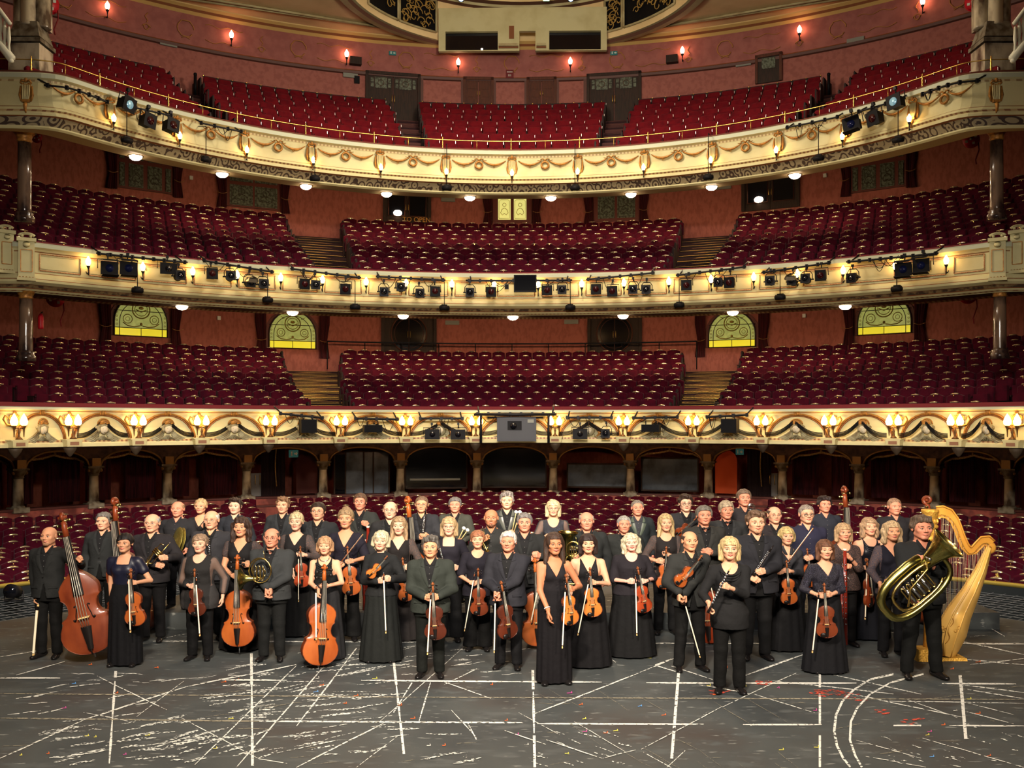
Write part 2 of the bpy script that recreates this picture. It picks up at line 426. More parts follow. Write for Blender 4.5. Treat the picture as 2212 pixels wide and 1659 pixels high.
xs = [lx(q) for q in (946, 961, 1075, 1122, 1157, 1187, 1299, 1312)]
pane_grid(b, xs, zs, lambda i, j: not (j == 1 and i in (1, 5)) and not (j < 2 and i == 3), yy, .2, 0)
b.box((lx(1105), yy-.01, h*(118-70)/88), (.2, .04, .5), 2)
for a_, c_ in ((1077, 1120), (1159, 1180)): b.box((lx((a_+c_)/2), yy-.05, h*(118-98)/88), (lx(c_)-lx(a_), .12, .1), 1); b.box((lx((a_+c_)/2), yy-.03, h*(118-103)/88), (lx(c_)-lx(a_), .08, .05), 3)
pr = tag(obj('projection_room_front', b, [cream, cream2, brownline, brownline], M=M), 'cream front of the control room with two dark openings under the ceiling saucer', 'wall panel', kind='structure')
dkglass = mat('dark_glass', (10, 12, 18), .08, spec=.8)
b = MB()
for q in (1018, 1243): b.box((lx(q), yy+.25, h*(118-87)/88), (lx(1075)-lx(961)+.02, .04, zs[2]-zs[1]+.02), 0)
obj('window_pane', b, dkglass, pr)
b = MB(); b.ball((lx(1040), yy+.22, h*.19), .04, 8); obj('lamp_bead', b, domelit, pr)

for px_, m_, nm in ((996, 'blue', 'left blue white'), (1180, 'green', 'central greenish'), (1233, 'blue', 'right blue white')):
    p = Vector(((px_-HX)/F*39.2, 39.2, CH+(HY-1)/F*39.2)); e = empty('ceiling_spotlight', p); tag(e, '%s lamp at the edge of the ceiling saucer' % nm, 'ceiling light', 'lamps at the edge of the ceiling saucer')
    b = MB(); b.box((0, .1, .12), (.18, .2, .18)); b.tube([(0, .1, .2), (0, .1, .9)], .015, 5); obj('housing', b, black, e)
    b = MB(); b.ball((0, 0, .03), (.09, .05, .07), 8) if m_ == 'blue' else b.box((0, 0, .05), (.24, .04, .14)); obj('lens', b, mat('lit_blue_lens', (190, 215, 255), .3, emit=(170, 205, 255), estr=6) if m_ == 'blue' else mat('lit_green_panel', (200, 255, 210), .3, emit=(190, 240, 190), estr=1.6), e)
# ---- balcony decks, rows of steps and seats
TIERS = {
 'top': dict(rf=r_top, n=8, d0=1.15, back=1.1, z0=11.95, rise=.534, hb=.92, name='top balcony', aisles=((.225, .2055), (.677, .607)), aw=.034, lim=1.24),
 'mid': dict(rf=r_mid, n=11, d0=1.0, back=.75, z0=7.93, rise=.315, hb=.92, name='middle balcony', aisles=((.425, .372),), aw=.06, lim=1.24),
 'low': dict(rf=r_low, n=11, d0=.95, back=.75, z0=3.66, rise=.232, hb=.92, name='lower balcony', aisles=((.462, .375),), aw=.062, lim=1.3),
}
def row_r(T_, k, t):
    a = T_['rf'](t)+T_['d0']; b_ = 21.7-T_['back']
    return a+(b_-a)*k/(T_['n']-1.)
def row_z(T_, k): return T_['z0']+T_['rise']*k
def zig(t, z=0): return z
nosing = mat('brass_nosing', (240, 196, 110), .3, .5)
for key, T_ in TIERS.items():
    b = MB(); N_ = 90; L_ = 1.45
    ts = [-L_+2*L_*i/N_ for i in range(N_+1)]
    rows = []
    z = T_['z0']-T_['hb']
    rows.append([pol(t, T_['rf'](t)+.3, z) for t in ts])
    for k in range(T_['n']):
        zk = z+T_['rise']*k
        f_ = (lambda t: row_r(T_, k, t)-.42) if k else (lambda t: T_['rf'](t)+.32)
        if k: rows.append([pol(t, f_(t), zk-T_['rise']) for t in ts]); rows.append([pol(t, f_(t), zk) for t in ts])
    rows.append([pol(t, 21.8, z+T_['rise']*(T_['n']-1)) for t in ts])
    for i in range(len(rows)-1): b.grid([rows[i], rows[i+1]], 0, False, False)
    fl = tag(obj('floor_%s' % {'top': 'upper', 'mid': 'middle', 'low': 'lower'}[key], b, carpet), kind='structure')
    # steps of the aisles
    b = MB()
    for (af, ab) in T_['aisles']:
        for sg in (-1, 1):
            for k in range(T_['n']):
                for hh in (0, 1):
                    kk = k+hh*.5; 
                    if kk > T_['n']-1: continue
                    u = kk/(T_['n']-1.); tm = sg*(af+(ab-af)*u); r_ = row_r(T_, kk, tm)-.42
                    zz = T_['z0']-T_['hb']+T_['rise']*kk
                    Mf = frame(tm, r_+.2, zz); wdt = 2*T_['aw']*r_-.06
                    v0 = [Mf @ Vector(p) for p in ((-wdt/2, -.2, -.14), (wdt/2, -.2, -.14), (wdt/2, .25, -.14), (-wdt/2, .25, -.14), (-wdt/2, -.2, .02), (wdt/2, -.2, .02), (wdt/2, .25, .02), (-wdt/2, .25, .02))]
                    b.add(v0, [(0, 1, 5, 4), (4, 5, 6, 7), (1, 2, 6, 5), (3, 0, 4, 7)], 0)
                    v1 = [Mf @ Vector(p) for p in ((-wdt/2, -.215, -.03), (wdt/2, -.215, -.03), (wdt/2, -.14, .03), (-wdt/2, -.14, .03))]
                    b.add(v1, [(0, 1, 2, 3)], 1)
    obj('aisle_steps', b, [mat('aisle_carpet', (70, 42, 40), .9) if key == 'top' else mat('aisle_dark', (26, 18, 20), .9), mat('worn_nosing', (120, 84, 74), .6) if key == 'top' else nosing], fl)
# ---------------------------------------------------------------- balcony fronts
def front(name, rf, prof, mats, lim, n=150):
    b = MB(); sweep(b, rf, prof, -lim, lim, n); o = obj(name, b, mats); return tag(o, kind='structure')
rail_velvet = mat('ledge_velvet', (92, 12, 20), .75, sheen=.3)
ledgewood = mat('ledge_wood', (84, 44, 32), .5)
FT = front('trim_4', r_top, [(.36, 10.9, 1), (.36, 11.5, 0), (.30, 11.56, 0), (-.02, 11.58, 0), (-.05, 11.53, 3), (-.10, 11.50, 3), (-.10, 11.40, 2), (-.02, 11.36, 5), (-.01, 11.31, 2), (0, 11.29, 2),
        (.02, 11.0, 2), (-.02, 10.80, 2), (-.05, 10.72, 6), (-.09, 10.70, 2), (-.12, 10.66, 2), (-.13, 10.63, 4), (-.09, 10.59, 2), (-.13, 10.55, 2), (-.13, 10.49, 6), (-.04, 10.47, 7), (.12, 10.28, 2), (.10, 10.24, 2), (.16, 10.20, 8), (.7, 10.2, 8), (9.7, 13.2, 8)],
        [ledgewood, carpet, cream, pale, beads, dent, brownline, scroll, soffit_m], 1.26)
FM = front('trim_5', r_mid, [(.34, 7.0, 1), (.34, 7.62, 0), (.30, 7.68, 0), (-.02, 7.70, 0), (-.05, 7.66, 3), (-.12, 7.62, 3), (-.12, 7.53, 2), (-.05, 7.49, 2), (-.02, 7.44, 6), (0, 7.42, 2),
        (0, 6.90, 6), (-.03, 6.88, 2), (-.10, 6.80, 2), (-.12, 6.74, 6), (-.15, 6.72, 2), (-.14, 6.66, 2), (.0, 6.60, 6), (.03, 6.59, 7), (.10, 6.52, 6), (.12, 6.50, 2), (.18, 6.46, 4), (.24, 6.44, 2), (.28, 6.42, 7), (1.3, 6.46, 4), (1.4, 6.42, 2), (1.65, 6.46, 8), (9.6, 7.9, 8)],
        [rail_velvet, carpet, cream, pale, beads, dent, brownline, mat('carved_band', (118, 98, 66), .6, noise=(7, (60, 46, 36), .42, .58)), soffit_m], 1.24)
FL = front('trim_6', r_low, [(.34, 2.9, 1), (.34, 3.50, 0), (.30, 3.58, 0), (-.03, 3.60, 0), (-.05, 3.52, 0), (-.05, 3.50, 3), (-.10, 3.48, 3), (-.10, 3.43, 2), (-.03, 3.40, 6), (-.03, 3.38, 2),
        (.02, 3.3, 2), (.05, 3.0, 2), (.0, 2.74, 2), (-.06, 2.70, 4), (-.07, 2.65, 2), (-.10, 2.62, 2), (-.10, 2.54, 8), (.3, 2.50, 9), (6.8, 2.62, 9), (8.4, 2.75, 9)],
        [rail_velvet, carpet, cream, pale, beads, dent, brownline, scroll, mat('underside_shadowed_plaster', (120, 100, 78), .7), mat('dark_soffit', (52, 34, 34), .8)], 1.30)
# carved garlands and brackets of the top front: one bay, then copies round the curve
pil = [58, 235, 380, 527, 672, 820, 963, 1106, 1249, 1393, 1540, 1683, 1828, 1975, 2150]
pt = [theta_at(p, r_top) for p in pil]
def swag(mb, x0, x1, zt, drop, r, y, mi=0, n=11):
    pts = [(x0+(x1-x0)*i/(n-1), y-.02*math.sin(PI*i/(n-1)), zt-drop*math.sin(PI*i/(n-1))**.9) for i in range(n)]
    mb.tube(pts, [r*(.35+.75*math.sin(PI*i/(n-1))) for i in range(n)], 6, mi)
Wb = 1.9
g = MB()
g.torus((0, -.03, -.12), .105, .034, 18, 6)                               # wreath
for sg in (-1, 1):
    g.tube([(0, -.03, .02), (sg*.06, -.04, .075), (sg*.14, -.03, .055), (sg*.10, -.03, .03), (sg*.17, -.03, .02), (sg*.23, -.03, .035)], [.02, .022, .018, .012, .012, .006], 5)
    swag(g, sg*.10, sg*.80, .03, .14, .032, -.02)
    g.torus((sg*.45, -.02, -.15), .026, .008, 10, 4)
g.ball((0, -.05, .02), .03, 8)
wreath = g.mesh('garland', gold)
g = MB()
for sg in (-1, 1):
    g.tube([(sg*.02, -.07, .02), (sg*.09, -.08, .05), (sg*.12, -.06, -.01), (sg*.08, -.06, -.04), (sg*.05, -.07, -.01)], [.02, .03, .028, .02, .012], 6, 1)
    g.tube([(sg*.13, -.03, -.08), (sg*.145, -.04, -.3), (sg*.12, -.05, -.45)], [.018, .034, .012], 6, 1)
g.ball((0, -.07, .05), (.05, .04, .06), 8, 1)
for i in range(5):
    x = -.075+.0375*i; g.tube([(x, -.07, -.06), (x, -.06, -.3), (x*.8, -.1, -.42)], [.015, .017, .014], 5, 0)
g.box((0, -.03, -.24), (.2, .05, .42), 1)
g.box((0, -.06, -.45), (.16, .1, .06), 1)
g.tube([(0, -.09, -.52), (0, -.12, -.56), (0, -.10, -.68), (0, -.04, -.74)], [.05, .045, .03, .01], 8, 1)
bracket = g.mesh('fluted_bracket', [cream, gold])
for i, t in enumerate(pt):
    link('fluted_bracket', bracket, FT, tang(r_top, t, 0, 11.27))
    if i < len(pt)-1:
        tm = (t+pt[i+1])/2; L_ = (pol(t, r_top(t))-pol(pt[i+1], r_top(pt[i+1]))).length
        link('garland', wreath, FT, tang(r_top, tm, -.02, 11.19) @ Matrix.Diagonal((L_/Wb*(.96), 1, 1, 1)))
# top front lamps: flame bulb in a dark cup on a stem
def stem_lamp(name, bulbmat, sc=1.):
    e = empty(name)
    b = MB(); b.lathe([(.012, -.05), (.045, -.0), (.062, .05), (.058, .1), (.03, .145), (.006, .19)], 10); obj('bulb', b, bulbmat, e, Matrix.Scale(sc, 4))
    b = MB(); b.lathe([(.008, -.26), (.016, -.24), (.01, -.18), (.018, -.1), (.045, -.05), (.04, -.03)], 8)
    b.tube([(0, 0, -.2), (0, .08, -.22), (0, .14, -.16)], .012, 5); obj('holder', b, blackg, e, Matrix.Scale(sc, 4))
    return e
protoT = stem_lamp('bracket_lamp', bulb, .95); kT = kids_of(protoT)
lampsT = [i for i in range(15) if i not in (0, 14)]
for q, i in enumerate(lampsT):
    o = protoT if q == 0 else copy_tree(protoT, kT)
    o.matrix_basis = tang(r_top, pt[i], -.2, 10.74)
    tag(o, 'glowing flame bulb in dark cup, %s from left on the top balcony front' % nth(q), 'lamp', 'bracket lamps along the top balcony front')
# middle front: panels with dotted borders, and lamps
lm = [182, 301, 410, 507, 602, 693, 788, 875, 975, 1067, 1163, 1258, 1350, 1448, 1540, 1633, 1728, 1828, 1942, 2053]
tm_ = [theta_at(p, r_mid) for p in lm]
dotred = mat('red_dotted_border', (150, 86, 60), .6, noise=(60, (190, 160, 110), .45, .55))
edges = [theta_at(75, r_mid)]+tm_+[theta_at(2137, r_mid)]
for i in range(len(edges)-1):
    a, c = edges[i], edges[i+1]; tmid = (a+c)/2; wd_ = (pol(a, r_mid(a))-pol(c, r_mid(c))).length-.22
    b = MB(); hh = .20
    n_ = 6 if wd_ > 1.6 else 1
    for s0, s1 in ((-1, 1),):
        rs = r_mid(tmid)
        def pp(u, z, o_=-.018):
            t = tmid+(c-a)/2*u*(wd_/(wd_+.22)); return pol(t, r_mid(t)+o_, z)
        for z in (7.39, 6.97): b.tube([pp(-1+2*k/6, z) for k in range(7)], .017, 4, 0)
        for u in (-1, 1): b.tube([pp(u, 6.97), pp(u, 7.39)], .017, 4, 0)
        for z in (7.345, 7.015): b.tube([pp((-1+2*k/6)*.94, z, -.01) for k in range(7)], .006, 4, 1)
    obj('panel_border', b, [dotred, cream2], FM)
protoM = stem_lamp('bracket_lamp', bulb, 1.1); kM = kids_of(protoM)
for q, t in enumerate(tm_):
    o = protoM if q == 0 else copy_tree(protoM, kM)
    o.matrix_basis = tang(r_mid, t, -.17, 7.24)
    tag(o, 'glowing flame bulb in dark cup, %s from left on the middle balcony front' % nth(q), 'lamp', 'bracket lamps along the middle balcony front')
# two scroll-topped pedestals at each end of the middle front
for sg, nm in ((-1, 'left'), (1, 'right')):
    for k, (pa, pb, yt, yb) in enumerate(((34, 66, 512, 606), (-8, 20, 495, 590))):
        px0, px1 = (pa, pb) if sg < 0 else (2212-pb, 2212-pa)
        b = MB(); t = theta_at((px0+px1)/2, r_mid); Y = pol(t, r_mid(t)-.15)[1]; ww = abs(pb-pa)/F*Y; zt, zb = CH-(yt-HY)/F*Y, CH-(yb-HY)/F*Y
        M = T(pol(t, r_mid(t)-.12, zb)) @ Rz(-.45*sg*(1+k*.5)); h = zt-zb
        b.box((0, .1, h*.5), (ww, .35, h*.9), 0); b.box((0, .1, h*.93), (ww*1.2, .5, h*.08), 0); b.box((0, .1, .03), (ww*1.15, .45, .08), 0)
        for z in (h*.2, h*.7): b.box((0, -.085, z), (ww*.7, .02, .02), 1)
        for x in (-ww*.35, ww*.35): b.box((x, -.085, h*.45), (.02, .02, h*.5), 1)
        b.tube([(0, -.1, h*.8), (0, -.14, h*.84)], ww*.22, 12, 0)
        for s2 in (-1, 1): b.tube([(s2*ww*.5*math.cos(a)*(1-a*.14), .0, h*1.03+math.sin(a)*.06) for a in [j*.6 for j in range(7)]], .035, 6, 0)
        for j in range(5): b.ball((-ww*.4+ww*.2*j, -.08, .06), .035, 6, 1)
        obj('scroll_pedestal', b, [cream, gold], FM, M)
# lower front: bays with arch moulding, mask with shell crest, drapery, and twin lamps on pedestals
ll = [28, 147, 290, 428, 578, 732, 875, 1027, 1200, 1348, 1500, 1650, 1798, 1940, 2075, 2200]
tl = [theta_at(p, r_low) for p in ll]
plaster = mat('worn_plaster_figure', (138, 134, 106), .7, noise=(8, (98, 88, 62), .4, .65))
skinpl = mat('painted_mask', (184, 176, 152), .5)
def bay_mesh(mask=True):
    g = MB()
    n = 14
    arch = [(.66*math.cos(PI-PI*i/n), -.02, -.62+.72*math.sin(PI*i/n)) for i in range(n+1)]
    g.tube(arch, .03, 6, 0); g.tube([(x*.93, y, -.62+(z+.62)*.93) for x, y, z in arch], .014, 5, 3)
    for i in range(4): g.tube([(-.05+.033*i, -.06, .05), (-.05+.033*i, -.06, .17)], .018, 6, 0)   # reeded clasp
    for sg in (-1, 1):                                                                   # drapery folds either side of the mask
        for q in range(4):
            g.tube([(sg*(.08+.01*q), -.05, -.36-.06*q), (sg*.22, -.055, -.50-.055*q), (sg*.42, -.04, -.62-.035*q), (sg*.66, -.02, -.68-.012*q)], [.03, .034, .026, .012], 5, 1)
    if mask:
        g.ball((0, -.10, -.33), (.085, .085, .125), 12, 2)                                  # face
        g.ball((0, -.17, -.345), (.016, .03, .04), 6, 2); g.ball((0, -.16, -.41), (.028, .02, .01), 6, 1)
        for sg in (-1, 1): g.ball((sg*.035, -.165, -.315), (.018, .012, .009), 6, 1); g.ball((sg*.095, -.08, -.33), (.05, .05, .10), 8, 1); g.ball((sg*.13, -.06, -.27), (.05, .04, .05), 8, 1)
        g.ball((0, -.08, -.235), (.115, .08, .07), 10, 1)
        for j in range(7):
            a = PI*(.12+.76*j/6); g.tube([(0, -.10, -.22), (math.cos(a)*.1, -.14, -.2+math.sin(a)*.13)], [.02, .026], 5, 0)
        g.tube([(math.cos(a)*.13, -.10, -.19+math.sin(a)*.15) for a in [PI*i/8 for i in range(9)]], .018, 5, 0)
        for q in range(4): g.tube([(-.16+.05*q, -.07, -.62), (-.03+.02*q, -.10, -.5), (.16-.05*q, -.07, -.62)], .02, 5, 1)
    else:
        g.ball((0, -.08, -.38), (.12, .05, .19), 10, 1); g.ball((0, -.12, -.38), (.06, .04, .1), 8, 2)
        for sg in (-1, 1): g.tube([(sg*.1, -.06, -.22), (sg*.2, -.07, -.34), (sg*.22, -.06, -.5), (sg*.12, -.05, -.62)], [.03, .05, .045, .02], 6, 0)
        g.ball((0, -.08, -.18), (.1, .05, .08), 8, 0)
    return g.mesh('arched_bay_relief', [gold, plaster, skinpl, brownline])
bays = [bay_mesh(True), bay_mesh(False)]
g = MB()   # gilded cartouche with scrolled ears behind each pair of lamps
g.ball((0, -.03, -.12), (.10, .035, .13), 12, 0); g.ball((0, -.06, -.12), (.06, .03, .085), 10, 0)
g.torus((0, -.04, -.12), .11, .022, 16, 5, 0, sz=1.25)
g.ball((0, -.05, .06), (.05, .04, .05), 8, 0)
for sg in (-1, 1):
    g.tube([(sg*.08, -.04, -.22), (sg*.2, -.05, -.2), (sg*.28, -.05, -.08), (sg*.24, -.05, -.0), (sg*.17, -.05, -.03), (sg*.19, -.05, -.08)], [.014, .024, .028, .024, .018, .012], 6, 0)
    g.tube([(sg*.04, -.03, .02), (sg*.12, -.04, .0), (sg*.13, -.04, -.08)], [.02, .024, .01], 5, 0)
cart = g.mesh('gilt_cartouche', gold)
g = MB(); g.box((0, -.12, 0), (.36, .3, .15), 0, taper=1.08); g.box((0, -.275, 0), (.22, .02, .08), 1); g.box((0, -.1, .09), (.44, .34, .03), 0)
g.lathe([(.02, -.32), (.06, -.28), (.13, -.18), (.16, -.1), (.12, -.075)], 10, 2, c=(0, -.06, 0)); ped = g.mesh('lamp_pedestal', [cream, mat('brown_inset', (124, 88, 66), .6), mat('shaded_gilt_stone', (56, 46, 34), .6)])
for i, t in enumerate(tl):
    link('gilt_cartouche', cart, FL, tang(r_low, t, -.02, 3.28)); link('lamp_pedestal', ped, FL, tang(r_low, t, -.02, 2.62))
    if i < len(tl)-1:
        tmm = (t+tl[i+1])/2; L_ = (pol(t, r_low(t))-pol(tl[i+1], r_low(tl[i+1]))).length
        link('arched_bay_relief', bays[0 if i not in (6, 8) else 1], FL, tang(r_low, tmm, .0, 3.26) @ Matrix.Diagonal((L_/2.0*1.35, 1, .92, 1)))
def twin_lamp():
    e = empty('twin_lamp')
    b = MB(); b.lathe([(.09, 0), (.07, .03), (.03, .06), (.018, .12), (.035, .17), (.02, .22), (.014, .3)], 10)
    b.tube([(-.12, 0, .24), (0, 0, .28), (.12, 0, .24)], .014, 6)
    for sg in (-1, 1): b.lathe([(.008, .06), (.014, .12), (.02, .24), (.05, .3), (.055, .33)], 8, c=(sg*.12, 0, 0))
    obj('stand', b, mat('bronze', (92, 66, 40), .4, .6), e)
    for sg in (-1, 1):
        b = MB(); b.lathe([(.04, .32), (.075, .36), (.085, .42), (.06, .5), (.02, .57), (.004, .6)], 10, c=(sg*.12, 0, 0)); obj('bulb', b, bulb, e)
    return e
protoL = twin_lamp(); kL = kids_of(protoL)
for i, t in enumerate(tl):
    o = protoL if i == 0 else copy_tree(protoL, kL)
    o.matrix_basis = tang(r_low, t, -.18, 2.73)
    tag(o, 'bronze stand with two flame bulbs, %s from the left on the lower balcony front' % nth(i), 'lamp', 'twin lamps along the lower balcony front')
# brass rail of the top front
b = MB(); nn = 120; tr = [-1.22+2.44*i/nn for i in range(nn+1)]
b.tube([pol(t, r_top(t)+.12, 11.86) for t in tr], .015, 6, 0)
rail = empty('brass_handrail', label='thin brass handrail on turned posts along the ledge of the top balcony', cat='railing')
obj('rail', b, brass, rail)
g = MB(); g.lathe([(.035, 0), (.03, .04), (.018, .07), (.03, .1), (.016, .15), (.028, .2), (.014, .25), (.03, .29), (.012, .33), (.018, .36), (.004, .38)], 8); major = g.mesh('turned_post', brass)
g = MB(); g.lathe([(.014, 0), (.011, .27)], 6); minor = g.mesh('plain_post', brass)
for i in range(-14, 15):
    t = theta_at(1104+73.5*i, r_top)
    if abs(t) > 1.2: continue
    link('turned_post' if i % 2 == 0 else 'plain_post', major if i % 2 == 0 else minor, rail, frame(t, r_top(t)+.12, 11.575))
# dome lights in the soffits
g = MB(); g.lathe([(.001, -.11), (.09, -.095), (.15, -.05), (.17, 0), (.19, .02)], 14); dm = g.mesh('glass_dome', domelit)
g = MB(); g.lathe([(.2, 0), (.21, .02), (.2, .05)], 14); rm = g.mesh('dome_rim', brass)
for nm, rf, zb, dz, pxs in (('top', r_top, 10.2, .30, (293, 480, 661, 835, 1015, 1190, 1363, 1537, 1717)), ('middle', r_mid, 6.44, .17, (393, 632, 871, 1108, 1346, 1583, 1826))):
    for q, p in enumerate(pxs):
        t = theta_at(p, rf, .75 if nm == 'middle' else .5); e = empty('dome_light'); e.matrix_basis = frame(t, rf(t)+(.75 if nm == 'middle' else .5), zb-.01)
        link('glass_dome', dm, e); link('dome_rim', rm, e)
        tag(e, 'lit white glass dome light under the %s balcony, %s from the left' % (nm, nth(q)), 'ceiling light', 'dome lights under the %s balcony' % nm)

# added fill lamps in dome shape, unseen, brightening the walls under two balconies
dm2 = dm.copy(); dm2.materials.clear(); dm2.materials.append(mat('fill_lamp_glow', (255, 240, 215), .4, emit=(255, 214, 166), estr=380))
for nm, r_, zb, nn in (('top', 16.6, 11.42, 8), ('middle', 16.4, 6.95, 8)):
    for q in range(nn):
        t = (q-(nn-1)/2)*.175; e = empty('dome_light'); e.matrix_basis = frame(t, r_, zb); link('glass_dome', dm2, e); link('dome_rim', rm, e)
        tag(e, 'added unseen fill lamp under the %s balcony, %s from the left' % (nm, nth(q)), 'ceiling light', 'added fill lamps under the %s balcony' % nm)

dm3 = dm.copy(); dm3.materials.clear(); dm3.materials.append(mat('arcade_fill_glow', (255, 235, 205), .4, emit=(255, 196, 140), estr=800))  # small domes added out of sight to light the arcade
for q in range(9):
    t = (q-4)*.21; e = empty('dome_light'); e.matrix_basis = frame(t, 14.6, 2.6) @ Matrix.Scale(.6, 4); link('glass_dome', dm3, e); link('dome_rim', rm, e)
    tag(e, 'added unseen fill lamp under the lower balcony, %s from the left' % nth(q), 'ceiling light', 'added fill lamps under the lower balcony')
# ---------------------------------------------------------------- doors, windows, sconces and fittings on the back wall
nwin = ndoor = 0
glassg = mat('etched_glass', (96, 104, 88), .25, noise=(12, (60, 62, 50), .42, .6))
lead = mat('lead_came', (52, 36, 30), .5)
redframe = mat('red_brown_joinery', (92, 40, 32), .45)
stained_top = mat('stained_glass_pale', (150, 160, 90), .3, emit=(176, 182, 96), estr=.42, noise=(5, (120, 128, 70), .4, .6))
stained_low = mat('stained_glass_yellow', (196, 186, 40), .3, emit=(222, 206, 40), estr=.75)
backlit = mat('backlit_glass', (210, 205, 120), .3, emit=(226, 222, 130), estr=.75)
amber = mat('stain_amber', (138, 112, 36), .5)
drape = mat('crimson_drape', (66, 12, 16), .8, noise=(3, (44, 8, 12), .4, .6, (6, 6, .6)))
DR_PROTO = {}
def curtain(M, x, w_, h, nm, sg):
    b = MB(); n = 16
    rows = []
    for j in range(7):
        z = h*j/6; pin = 1-.25*math.exp(-((z-h*.35)/(h*.2))**2)
        rows.append([(x+sg*(w_*(i/n)*pin), -.12-.05*math.sin(i*1.9)*(.6+.4*pin), z) for i in range(n+1)])
    b.grid(rows, 0, True, sg > 0)
    b.tube([(x+sg*w_*i/6, -.2, h*.35-.06*math.sin(PI*i/6)) for i in range(7)], .012, 5, 1)
    e = empty('window_curtain', M=M); obj('drape', b, [drape, gold], e)
    return tag(e, nm, 'curtain', 'tied back curtains beside the windows')
def arch_window(px0, px1, yt, yb, where):
    global nwin; nwin += 1
    M, w_, h = wallrect(px0, px1, yt, yb, r_wall, -.05)
    r = w_/2; hb = h-r; n = 14
    o = tag(empty('window_%d' % nwin, M=M), kind='structure')
    out = [(-r, 0)]+[(-r*math.cos(PI*i/n), hb+r*math.sin(PI*i/n)) for i in range(n+1)]+[(r, 0)]
    def arch(k, z0=0.): return [(-r*k, z0)]+[(-r*k*math.cos(PI*i/n), hb+r*k*math.sin(PI*i/n)) for i in range(n+1)]+[(r*k, z0)]
    b = MB(); b.prism(out, -.02, .02, 0); obj('frame', b, redframe, o, Matrix.Diagonal((1.16, 1, 1.06, 1)))
    b = MB(); b.prism(arch(.98, h*.2), -.045, -.03, 0); b.prism([(-r*.98, 0), (-r*.98, h*.2), (r*.98, h*.2), (r*.98, 0)], -.045, -.03, 1)
    obj('pane', b, [stained_top, stained_low], o)
    b = MB()
    b.tube([(x, -.06, z) for x, z in arch(1., 0)], .03, 5, 0); b.tube([(x, -.05, z) for x, z in arch(.8, 0)], .014, 5, 0)
    for z in (h*.2, h*.62, .01): b.tube([(-r, -.05, z), (r, -.05, z)], .014, 5, 0)
    b.tube([(0, -.05, 0), (0, -.05, h*.2)], .012, 5, 0)
    for sg in (-1, 1):
        b.torus((sg*r*.5, -.05, h*.42), r*.17, .014, 14, 4, 1); b.torus((sg*r*.5, -.05, h*.42), r*.08, .008, 10, 4, 1)
        b.tube([(sg*r*.05, -.05, h*.26), (sg*r*.25, -.05, h*.23), (sg*r*.5, -.05, h*.25), (sg*r*.68, -.05, h*.33)], .02, 5, 1)
        for j in range(5): a = PI*(.15+.17*j)/1; b.tube([(math.cos(a)*r*.42, -.05, h*.66+math.sin(a)*r*.42), (math.cos(a)*r*.62, -.05, h*.66+math.sin(a)*r*.62)], [.02, .004], 4, 1)
        for j in range(4): b.torus((sg*r*.9, -.05, h*(.28+.1*j)), .03, .008, 8, 4, 1)
    b.torus((0, -.05, h*.66), r*.33, .022, 18, 4, 1); b.torus((0, -.05, h*.66), r*.24, .012, 16, 4, 1)
    b.tube([(-r*.2, -.05, h*.66), (0, -.05, h*.6), (r*.2, -.05, h*.66)], .02, 5, 1); b.ball((0, -.05, h*.7), (r*.1, .02, r*.06), 8, 1); b.ball((0, -.05, h*.3), (.05, .02, .06), 8, 1)
    obj('leading', b, [lead, amber], o)
    hh = h+.5
    for sg in (-1, 1): curtain(M @ T(0, 0, -.35), sg*(r+.12), .42, hh, 'dark crimson curtain, %s side of the %s' % ('left' if sg < 0 else 'right', where), sg)
arch_window(246, 361, 640, 727, 'outer left arched stained glass window')
arch_window(581, 682, 672, 753, 'inner left arched stained glass window')
arch_window(1531, 1632, 672, 750, 'inner right arched stained glass window')
arch_window(1853, 1969, 637, 722, 'outer right arched stained glass window')
def rect_window(px0, px1, yt, yb, rows, cols, m, curt=None, style='ornate'):
    """joinery with etched panes; rows/cols are fractions of the panes"""
    global nwin; nwin += 1
    M, w_, h = wallrect(px0, px1, yt, yb, r_wall, -.05)
    o = tag(empty('window_%d' % nwin, M=M), kind='structure')
    b = MB(); b.box((0, 0, h/2), (w_, .1, h), 0); obj('frame', b, redframe, o)
    for (x0, x1) in cols:
        for (z0, z1) in rows:
            cx, cz, ww, hh = (x0+x1)/2*w_-w_/2, (z0+z1)/2*h, (x1-x0)*w_, (z1-z0)*h
            b = MB(); b.box((cx, -.06, cz), (ww, .03, hh), 0)
            b.tube([(cx-ww*.42, -.08, cz-hh*.44), (cx+ww*.42, -.08, cz-hh*.44), (cx+ww*.42, -.08, cz+hh*.36), (cx+ww*.3, -.08, cz+hh*.44), (cx-ww*.3, -.08, cz+hh*.44), (cx-ww*.42, -.08, cz+hh*.36), (cx-ww*.42, -.08, cz-hh*.44)], .008, 4, 1)
            if ww > .3 and hh > .3:
                for sg in (-1, 1): b.tube([(cx, -.08, cz+hh*.05), (cx+sg*ww*.2, -.08, cz-hh*.02), (cx+sg*ww*.3, -.08, cz-hh*.18), (cx+sg*ww*.15, -.08, cz-hh*.28), (cx, -.08, cz-hh*.2)], .011, 4, 1)
                b.torus((cx, -.08, cz+hh*.2), ww*.14, .01, 10, 4, 1)
            obj('pane', b, [m, amber if m is backlit else lead], o)
    if curt:
        for sg in (-1, 1): curtain(M @ T(0, 0, -.1), sg*(w_/2+.02), .38, h+.3, 'dark crimson curtain, %s side of the %s' % ('left' if sg < 0 else 'right', curt), sg)
c4 = ((.03, .13), (.2, .46), (.54, .80), (.87, .97)); r2 = ((.04, .62), (.72, .97))
rect_window(253, 372, 326, 412, r2, c4, glassg, 'outer left etched window on middle level')
rect_window(490, 604, 375, 450, r2, ((.05, .48), (.52, .95)), glassg, 'inner left etched window on middle level')
